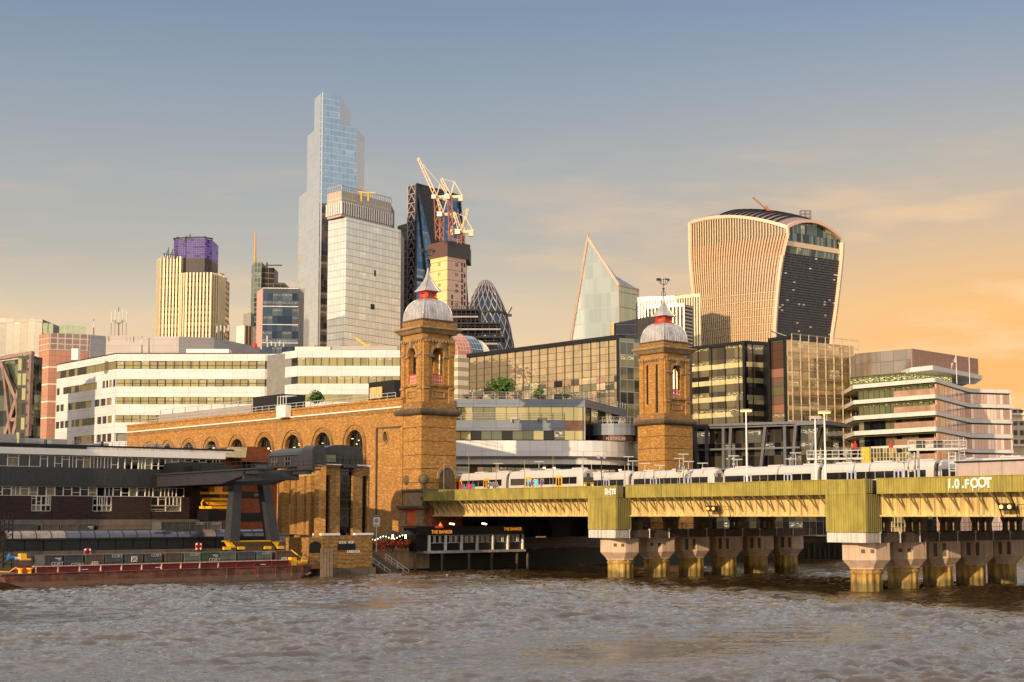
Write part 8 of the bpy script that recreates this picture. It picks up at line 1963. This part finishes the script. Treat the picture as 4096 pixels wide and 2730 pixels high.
M['brs'] = grid('brown_mesh_screen', 1.2, 40, .25, .1, [(98, 66, 56)], (74, 50, 44), .6, 0, bump=0); M['drs'] = grid('grey_mesh_screen', 1.2, 40, .25, .1, [(70, 64, 66)], (54, 50, 52), .6, 0, bump=0)
cheese()
def gherkin():
    D = 1160; cx = V(1942, 1200, D).x; prof = [(0.05, 1119), (14, 1124), (28, 1138), (43, 1164), (60, 1196), (72, 1222), (86, 1258), (97, 1295), (105, 1330), (112, 1365), (118, 1402), (124, 1450)]
    pr = [(w*D/6438*.985, zat(1942, Y, D)) for w, Y in prof]; r = thing('rounded_cone_tower', 'rounded cone shaped tower of dark diamond glass', 'skyscraper', (cx, D, 5))
    N_ = 28; m = MB(); rings = [[(cx+q*math.cos(6.2832*k/N_), D+q*math.sin(6.2832*k/N_), z) for k in range(N_)] for q, z in pr[::-1]]; rings = [[(x, y, 5) for x, y, z in rings[0]]]+rings
    m.loft(rings); m.build('glass_body', M['gkg'], r, True)
    def R_(z):
        for (q0, z0), (q1, z1) in zip(pr, pr[1:]):
            if z1 <= z <= z0: return q0+(q1-q0)*(z0-z)/(z0-z1)
        return pr[-1][0]
    m = MB(); zt, zb = pr[1][1], pr[-1][1]; n = 26
    for k in range(18):
        for sg in (-1, 1):
            pts = []
            for i in range(n+1):
                z = zt+(zb-zt)*i/n; a = 6.2832*k/18 + sg*i/n*1.75; q = R_(z)+.25; p = Vector((cx+q*math.cos(a), D+q*math.sin(a), z)); pts.append(p)
            for p, q in zip(pts, pts[1:]):
                if p.y < D+8: m.bar(p, q, .55)
    m.build('diagonal_lattice', M['chl'], r)
    zz = zat(1942, 1258, D); m = MB(); q = R_(zz)+.4
    for k in range(36): a0, a1 = 6.2832*k/36, 6.2832*(k+1)/36; m.bar((cx+q*math.cos(a0), D+q*math.sin(a0), zz), (cx+q*math.cos(a1), D+q*math.sin(a1), zz), .9, 1.4)
    e = V(2020, 1262, D-4); m.bar(e, e+Vector((5,0,0)), 1.8); m.bar(e+Vector((2,0,0)), e+Vector((5,0,6)), .8); m.build('maintenance_ring', M['steel'], r)
M['gkg'] = plain('dark_diamond_glass', (54, 70, 84), .07, .6, var=.3, sc=.08)
gherkin()
def scalpel():
    D = 1050; r = thing('pointed_blade_tower', 'pointed pale green glass tower with a slanting edge', 'skyscraper', base(V(2352, 950, D)))
    ap = V(2352, 952, D+6); rid = V(2476, 1142, D-6); zb = 5; zr = rid.z
    rt = PZ(2553, 1158, zr); rt = Vector((rt.x, rt.y, zr)); bl = V(2283, 1375, D+14); d = (ap-bl)/(ap.z-bl.z); rg = Vector((rid.x, rid.y, zb)); nn_ = (rid-rg).cross(ap-rg); c0 = Vector((0,0,CH)); ry = bl-c0; bl = c0+ry*((rg-c0).dot(nn_)/ry.dot(nn_)); d = (ap-bl)/(ap.z-bl.z); L0 = ap-d*(ap.z-zb); r0 = Vector((rt.x, rt.y, zb)); bk = V(2462, 1104, D+26)
    m = MB(rg); m.face([L0, rg, rid, ap]); m.build('front_face', M['scf'], r)
    m = MB(rg); m.face([rg, r0, rt, rid]); m.build('right_face', M['scr'], r)
    m = MB(rg); m.face([rid, rt, bk]); m.face([rid, bk, ap]); m.build('sloping_roof_face', M['scn'], r)
    b0 = Vector((bk.x, bk.y, zb)); m = MB(rg); m.face([r0, b0, bk, rt]); m.face([b0, L0, ap, bk]); m.face([L0, b0, r0, rg]); m.build('rear_faces', M['scr'], r)
    m = MB()
    for p, q, w in ((L0, ap, 1.6), (ap, rid, 1.6), (rid, rg, .7), (rid, rt, 1.0), (rt, r0, .8), (ap, ap+Vector((0,0,2.5)), .8)): m.bar(p, q, w)
    m.build('edge_trim', M['sce'], r)
M['scf'] = grid('pale_blade_glass', 3.2, 10, .22, .5, [(190, 196, 190), (183, 190, 186), (197, 202, 195)], (150, 152, 146), .12, .4, bump=.03, bs=.06); M['scr'] = grid('green_blade_glass', 3.2, 10, .2, .5, [(186, 200, 186), (178, 194, 180)], (104, 112, 104), .12, .45, bump=.12, bs=.06)
M['scn'] = grid('navy_roof_louvres', 30, 1.2, .1, .3, [(54, 62, 88)], (36, 40, 60), .3, .3, bump=0); M['sce'] = plain('pale_metal_trim', (190, 160, 140), .35, .4)
scalpel()
def stripes_right():
    D = 800; z = zat(2600, 1190, D); r, fs = bldg('white_ribbed_block', 'white vertically ribbed office block between the blade tower and the flared tower', [PZ(2556, 1196, z), V(2700, 1182, D), PZ(2800, 1180, z)], 20, ['rib1', 'rib1'], core='dark')
    for f in fs: m = MB(); ribs(m, f, 40, z+.5, max(2, round(f.L/1.55)), .75, .7); m.pan(f, 0, f.L, z-1, z+.6, 0, .75); m.build('white_ribs', M['nwf'], r)
    D = 740; z = zat(2735, 1218, D); r, fs = bldg('lower_ribbed_block', 'lower white ribbed block in front of the taller ribbed one, with louvred right side', [V(2594, 1228, D+8), V(2736, 1218, D), PZ(2770, 1226, z)], 16, ['rib1', 'louv'], core='dark')
    f = fs[0]; m = MB(); ribs(m, f, 40, z+.3, 10, .6, .6); m.pan(f, 0, f.L, z-1, z+.5, 0, .65); m.build('white_ribs', M['nwf'], r)
M['rib1'] = grid('dark_ribbed_glass', 50, 3.4, .1, .6, [(60, 48, 40), (84, 64, 50)], (40, 30, 26), .2, .4, bump=0); M['louv'] = grid('white_louvres', 50, 1.7, .1, .7, [(36, 34, 34)], (180, 166, 146), .5, 0, bump=0)
stripes_right()
def walkie():
    r = thing('flared_curved_tower', 'broad tower flaring out to a curved finned top', 'skyscraper', base(V(3100, 1200, 810)))
    # corner curves: (Y, X) down each edge
    Lc = [(886, 2774), (942, 2767), (1036, 2767), (1152, 2778), (1263, 2789), (1388, 2802)]; Cc = [(906, 3162), (946, 3146), (1018, 3129), (1129, 3113), (1263, 3102), (1362, 3097)]; Rc = [(953, 3363), (1010, 3362), (1060, 3357), (1129, 3350), (1263, 3334), (1370, 3316)]
    def crv(c, D, z):
        pts = [V(X, Y, D) for Y, X in c]
        if z >= pts[0].z: p, q = pts[0], pts[1]; t = (z-p.z)/(q.z-p.z) if False else 0; return Vector((p.x, p.y, z))
        for p, q in zip(pts, pts[1:]):
            if q.z <= z <= p.z: t = (p.z-z)/(p.z-q.z); w = p.lerp(q, t); return Vector((w.x, w.y, z))
        return Vector((pts[-1].x, pts[-1].y, z))
    DL, DC, DR = 835, 800, 828; zmax = 150.5; z0 = 60
    def smooth(c, D, z, h=7): return sum((crv(c, D, z+k*h/2) for k in (-2,-1,0,1,2)), Vector())/5
    def edge(c, D, z): w = smooth(c, D, z); return Vector((w.x, w.y, z))
    n = 40; zs = [z0+(zmax-z0)*i/n for i in range(n+1)]
    def surf(cA, DA, cB, DB, u, z, bul=0):
        a, b = edge(cA, DA, z), edge(cB, DB, z); f = Fac(a, b); p = a.lerp(b, u); p = Vector((p.x, p.y, z)); bb = 4*u*(1-u)*bul; return p+Vector((f.n.x, f.n.y, 0))*bb, f
    ztop = lambda u: zmax+ (V(2774, 886, DL).z-zmax)*(1-u) + (V(3162, 906, DC).z-zmax)*u + 4*u*(1-u)*3.8
    def topr(u): return zmax+(V(3162, 906, DC).z-zmax)*(1-u) + (V(3363, 953, DR).z-zmax)*u + 4*u*(1-u)*5.6
    nu = 36; m = MB(); L_ = 62
    rows = []
    for i, z in enumerate(zs): rows.append([surf(Lc, DL, Cc, DC, k/nu, z, 2.5)[0] for k in range(nu+1)])
    rows.append([rows[-1][k]+Vector((0, 0, max(.1, ztop(k/nu)-zmax-1.6))) for k in range(nu+1)])
    for i in range(len(rows)-1):
        for k in range(nu):
            u0, u1 = k, k+1; m.face([rows[i][k], rows[i][k+1], rows[i+1][k+1], rows[i+1][k]], [(u0*1.5, rows[i][k].z), (u1*1.5, rows[i][k].z), (u1*1.5, rows[i+1][k].z), (u0*1.5, rows[i+1][k].z)])
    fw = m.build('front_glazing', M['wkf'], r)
    m = MB(); inner = rows
    for k in range(nu+1):
        for i in range(0, len(rows)-1, 2):
            j = min(i+2, len(rows)-1); p, q = rows[i][k], rows[j][k]; nrm = Vector((-.45, -.9, 0)); m.bar(p+nrm*.4, q+nrm*.4, .8, .32, up=Vector((1, .2, 0)))
    m.build('vertical_fins', M['wkfin'], r)
    for z in [z0+4.05*i for i in range(1, 16)]:
        m = MB()
        pts = [surf(Lc, DL, Cc, DC, k/12, z, 2.5)[0]+Vector((-.3,-.7,0)) for k in range(13)]
        for p, q in zip(pts, pts[1:]): m.bar(p, q, .22, .15)
        m.build('floor_shade', M['wkfin'], r)
    # pale margin ribbon: left edge, top edge, corner, right edge and arch
    def rib(pts, w, nm, d=1.6):
        m = MB()
        for p, q in zip(pts, pts[1:]): m.bar(p, q, w, d)
        m.build(nm, M['wke'], r)
    rib([edge(Lc, DL, z)+Vector((-.8,0,0)) for z in zs]+[rows[-1][0]+Vector((-.8,0,1))], 1.5, 'left_margin'); rib([rows[-1][k]+Vector((0,-.3,1.0)) for k in range(nu+1)], 1.0, 'top_margin', 1.6)
    rib([edge(Cc, DC, z)+Vector((0,-.5,0)) for z in zs]+[rows[-1][-1]+Vector((0,-.3,1))], 1.6, 'corner_margin'); rib([edge(Rc, DR, z)+Vector((.8,0,0)) for z in zs], 2.2, 'right_margin')
    def PR(u, z, o=0):
        p, f = surf(Cc, DC, Rc, DR, u, z); return p+Vector((f.n.x, f.n.y, 0))*o
    arch = []
    for k in range(17): u = k/16; a, b = edge(Cc, DC, zmax), edge(Rc, DR, zmax); p = a.lerp(b, u); arch.append(Vector((p.x, p.y, topr(u)-.2)))
    rib(arch, 1.8, 'arched_margin', 1.6)
    zs1, zs2, zs3 = PR(0, 0).z, 0, 0; zl = V(3363, 1026, DR).z; 
    m = MB(); nn = 16
    def strip(z_a, z_b, o, nm, mt, dz=0):
        m = MB(); st = 10
        for i in range(st):
            za, zb = z_a+(z_b-z_a)*i/st, z_a+(z_b-z_a)*(i+1)/st
            for k in range(nn):
                u0, u1 = k/nn, (k+1)/nn; m.face([PR(u0,za,o), PR(u1,za,o), PR(u1,zb,o), PR(u0,zb,o)], [(u0*40,za),(u1*40,za),(u1*40,zb),(u0*40,zb)])
        return m.build(nm, M[mt], r)
    zc = V(3140, 985, DC).z
    strip(z0, zc-3, 0, 'louvred_face', 'wkr'); strip(zc-3, zc+.5, -.3, 'glazed_band', 'wkt'); strip(zc+.5, zc+3, .1, 'pink_band', 'wkfin'); 
    m = MB(); zq = zc+3
    for k in range(16):
        u0, u1 = k/16, (k+1)/16; a, b = PR(u0, zq, -1.2), PR(u1, zq, -1.2); m.face([a, b, Vector((b.x, b.y, arch[k+1].z-.4)), Vector((a.x, a.y, arch[k].z-.4))], [(u0*40,0),(u1*40,0),(u1*40,arch[k+1].z-zq),(u0*40,arch[k].z-zq)])
    m.build('sky_garden_glazing', M['wkt'], r)
    m = MB(); 
    for i in range(62): z = z0+(zc-3.3-z0)*i/61; m.bar(PR(.02, z, .25), PR(.98, z, .25), .28)
    m.build('louvre_blades', M['wkl'], r)
    # arched roof running back from the top edge
    bkv = edge(Rc, DR, zmax)-edge(Cc, DC, zmax); m = MB(); G = []
    for k in range(nu+1):
        p = rows[-1][k]+Vector((0,0,1.6)); u = k/nu; row = []
        for v in range(13):
            t = v/12; dz = (topr(1)-topr(0))*t + 4*t*(1-t)*5.6; row.append(Vector((p.x+bkv.x*t, p.y+bkv.y*t, p.z+dz*1.0)))
        G.append(row)
    for k in range(nu):
        for v in range(12): m.face([G[k][v], G[k+1][v], G[k+1][v+1], G[k][v+1]])
    m.build('arched_roof', M['wkroof'], r, True)
    m = MB()
    for k in range(12, nu-3, 2):
        for v in range(0, 12): m.bar(G[k][v]+Vector((0,0,.2)), G[k][v+1]+Vector((0,0,.2)), .9, 1.2)
    m.build('roof_louvres', M['dark'], r)
    b = V(3092, 862, 820); c = thing('roof_maintenance_crane', 'thin brown crane on the roof of the flared tower pointing up left', 'crane', b); t_ = V(3012, 790, 820); m = MB(); m.bar(b, t_, .7); m.bar(b+Vector((-4, 0, 4.5)), b, 1.6); m.build('jib', M['cranem'], c); m = MB(); m.box(b.x-2, b.x+4, b.y-2, b.y+2, b.z-3, b.z); m.build('crane_base', M['steel'], c)
    b = V(3222, 885, 822); c = thing('rooftop_scaffold', 'small open scaffold tower on the right of the flared tower roof', 'scaffold', b); h = 5.5; m = MB()
    for x in (-2.6, 0, 2.6):
        for y in (-1.5, 1.5): m.bar(b+Vector((x,y,-2)), b+Vector((x,y,h)), .22)
    for z in (0, 1.8, 3.6, 5.4):
        for y in (-1.5, 1.5): m.bar(b+Vector((-2.6,y,z)), b+Vector((2.6,y,z)), .2)
    m.build('scaffold_frame', M['steel'], c)
    m = MB(); cL, cC, cR = [edge(c_, d_, z0) for c_, d_ in ((Lc, DL), (Cc, DC), (Rc, DR))]; m.prism([cL+Vector((4,5,0)), cC+Vector((0,5,0)), cR+Vector((-4,3,0)), cL+(cR-cC)+Vector((3,0,0))], 5, zmax-2); m.build('building_core', M['warmin'], r)
    rb = [[(q.x+(cR-cC).x, q.y+(cR-cC).y+4, q.z) for q in (row[0], row[-1])] for row in rows]
    m = MB()
    for i in range(0, len(rows)-1):
        a, b2, c2, d2 = rows[i][0], rows[i][0]+bkv, rows[i+1][0]+bkv, rows[i+1][0]; m.face([a, b2, c2, d2]); e, g2, h2, k2 = rows[i][-1]+bkv, rows[i][0]+bkv, rows[i+1][0]+bkv, rows[i+1][-1]+bkv; m.face([e, g2, h2, k2])
    m.build('rear_glazing', M['wkr'], r)
    # glass canopy blades on the roof below
    p = V(3160, 1352, 420); m = MB(); m.bar(p, p+Vector((-5, 0, 1.8)), 1.5, .15); m.bar(p+Vector((-2,0,-.6)), p+Vector((2.5,0,-2.6)), 1.2, .2); tag(m.build('tilted_roof_canopy', M['lgrey']), 'small tilted grey roof canopy at the foot of the flared tower', 'canopy')
def wk_mat():
    t = NT('flared_tower_glass'); u, v, _ = t.sep(t.uv); z = t.math('ADD', v, t.math('MULTIPLY', t.noise(t.map(t.uv, (.05, .0, 1)), 1, 1), 6))
    cu = t.math('FLOOR', t.math('DIVIDE', u, 1.5)); iv = t.math('FLOOR', t.math('DIVIDE', v, 4.05)); w = t.white(t.comb(cu, iv, 1)); fu = t.math('FRACT', t.math('DIVIDE', u, 1.5)); fv = t.math('FRACT', t.math('DIVIDE', v, 4.05))
    k = t.ramp(w, [(0, lin((214, 184, 144))), (.5, lin((228, 200, 158))), (1, lin((196, 170, 140)))])
    top = t.ramp(t.math('DIVIDE', t.math('SUBTRACT', v, 60), 100), [(0, lin((236, 204, 136))), (.5, lin((222, 190, 148))), (.64, lin((160, 144, 140))), (.78, lin((180, 150, 136))), (.81, lin((180, 112, 82))), (.88, lin((180, 112, 82))), (.90, lin((84, 94, 104))), (1, lin((70, 78, 88)))])  # golden sky reflected in the lower glass is put into its colour
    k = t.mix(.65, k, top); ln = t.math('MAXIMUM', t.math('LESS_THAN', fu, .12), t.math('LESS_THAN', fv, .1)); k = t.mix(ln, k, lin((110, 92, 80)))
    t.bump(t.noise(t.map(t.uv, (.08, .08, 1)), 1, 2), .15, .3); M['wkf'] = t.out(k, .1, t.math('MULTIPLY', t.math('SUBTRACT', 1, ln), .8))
wk_mat()
M['wkfin'] = plain('pinkish_fins', (222, 196, 160), .4, .15, var=.05); M['wke'] = plain('pale_pink_margin', (222, 176, 150), .45, .1, var=.04, sc=.1); M['wkr'] = grid('charcoal_louvred_glass', .8, 1.35, .12, .6, [(62, 62, 68), (50, 50, 58), (76, 74, 78)], (40, 40, 44), .2, .4, lit=.035, litc=(1,.85,.55), ls=1.2, lamp=False, bump=0)
M['wkt'] = grid('sky_garden_glass', 1.5, 5, .2, .2, [(96, 110, 104), (130, 140, 128), (60, 70, 72)], (60, 62, 62), .1, .55, lit=.1, bump=.2); M['wkl'] = plain('charcoal_blades', (74, 72, 76), .5, .2); M['wkroof'] = plain('mauve_roof_metal', (140, 118, 114), .5, .2, var=.08, sc=.1)
walkie()
# ------------------------------------------------------------------ two small figures on the far embankment
def person(x, y, z, lb, top, legs, hd=0.0, walk=.12):
    r = thing('person', lb, 'person', (x, y, z), hd)
    def skin(nm, V_, E_, mt, par, sub=1):
        me = bpy.data.meshes.new(nm); me.from_pydata([v[:3] for v in V_], E_, []); o = bpy.data.objects.new('t', me); COL.objects.link(o)
        md = o.modifiers.new('s', 'SKIN'); 
        for i, v in enumerate(V_): me.skin_vertices[0].data[i].radius = (v[3], v[4] if len(v) > 4 else v[3]); 
        me.skin_vertices[0].data[0].use_root = True; md2 = o.modifiers.new('u', 'SUBSURF'); md2.levels = sub; md2.render_levels = sub
        dg = bpy.context.evaluated_depsgraph_get(); m2 = bpy.data.meshes.new_from_object(o.evaluated_get(dg)); bpy.data.objects.remove(o); m2.materials.clear(); m2.materials.append(mt)
        for p in m2.polygons: p.use_smooth = True
        q = bpy.data.objects.new(nm, m2); COL.objects.link(q); q.parent = par; return q
    w = walk
    Vb = [(0,0,.95,.13,.1),(0,0,1.15,.12,.09),(0,0,1.4,.16,.1),(0,0,1.52,.055),(0,-.01,1.63,.085),(0,-.01,1.74,.06),
          (-.09,0,.9,.085),(-.1,-w,.5,.06),(-.1,w*.6,.08,.045),(-.1,-.12+w*.6,.03,.035),(.09,0,.9,.085),(.1,w*.4,.5,.06),(.1,-w,.08,.045),(.1,-.12-w,.03,.035),
          (-.2,0,1.4,.055),(-.25,.05,1.12,.042),(-.24,-.08,.88,.03),(.2,0,1.4,.055),(.25,-.02,1.12,.042),(.22,-.16,.92,.03)]
    E = [(0,1),(1,2),(2,3),(3,4),(4,5),(0,6),(6,7),(7,8),(8,9),(0,10),(10,11),(11,12),(12,13),(2,14),(14,15),(15,16),(2,17),(17,18),(18,19)]
    b = skin('body', Vb, E, M['skin'], r)
    skin('top', [(0,0,.96,.15,.12),(0,0,1.18,.14,.11),(0,0,1.42,.175,.12),(-.2,0,1.41,.07),(-.25,.05,1.14,.056),(.2,0,1.41,.07),(.25,-.02,1.14,.056)], [(0,1),(1,2),(2,3),(3,4),(2,5),(5,6)], M[top], b)
    skin('trousers', [(0,0,.95,.145,.115),(-.09,0,.86,.1),(-.1,-w,.5,.075),(-.1,w*.6,.1,.06),(.09,0,.86,.1),(.1,w*.4,.5,.075),(.1,-w,.1,.06)], [(0,1),(1,2),(2,3),(0,4),(4,5),(5,6)], M[legs], b)
    skin('hair', [(0,.01,1.68,.09),(0,.02,1.76,.07)], [(0,1)], M['dark'], b)
M['skin'] = plain('skin', (186, 138, 112), .6)
for X, lb, tp, lg in ((3243, 'person in a white top on the far embankment under the bridge', 'white', 'dark'), (3287, 'person in a dark top beside the globe lamps on the far embankment', 'navy', 'steel')):
    p = PZ(X, 2134, 4.6); person(p.x, p.y, 4.62, lb, tp, lg, .6)
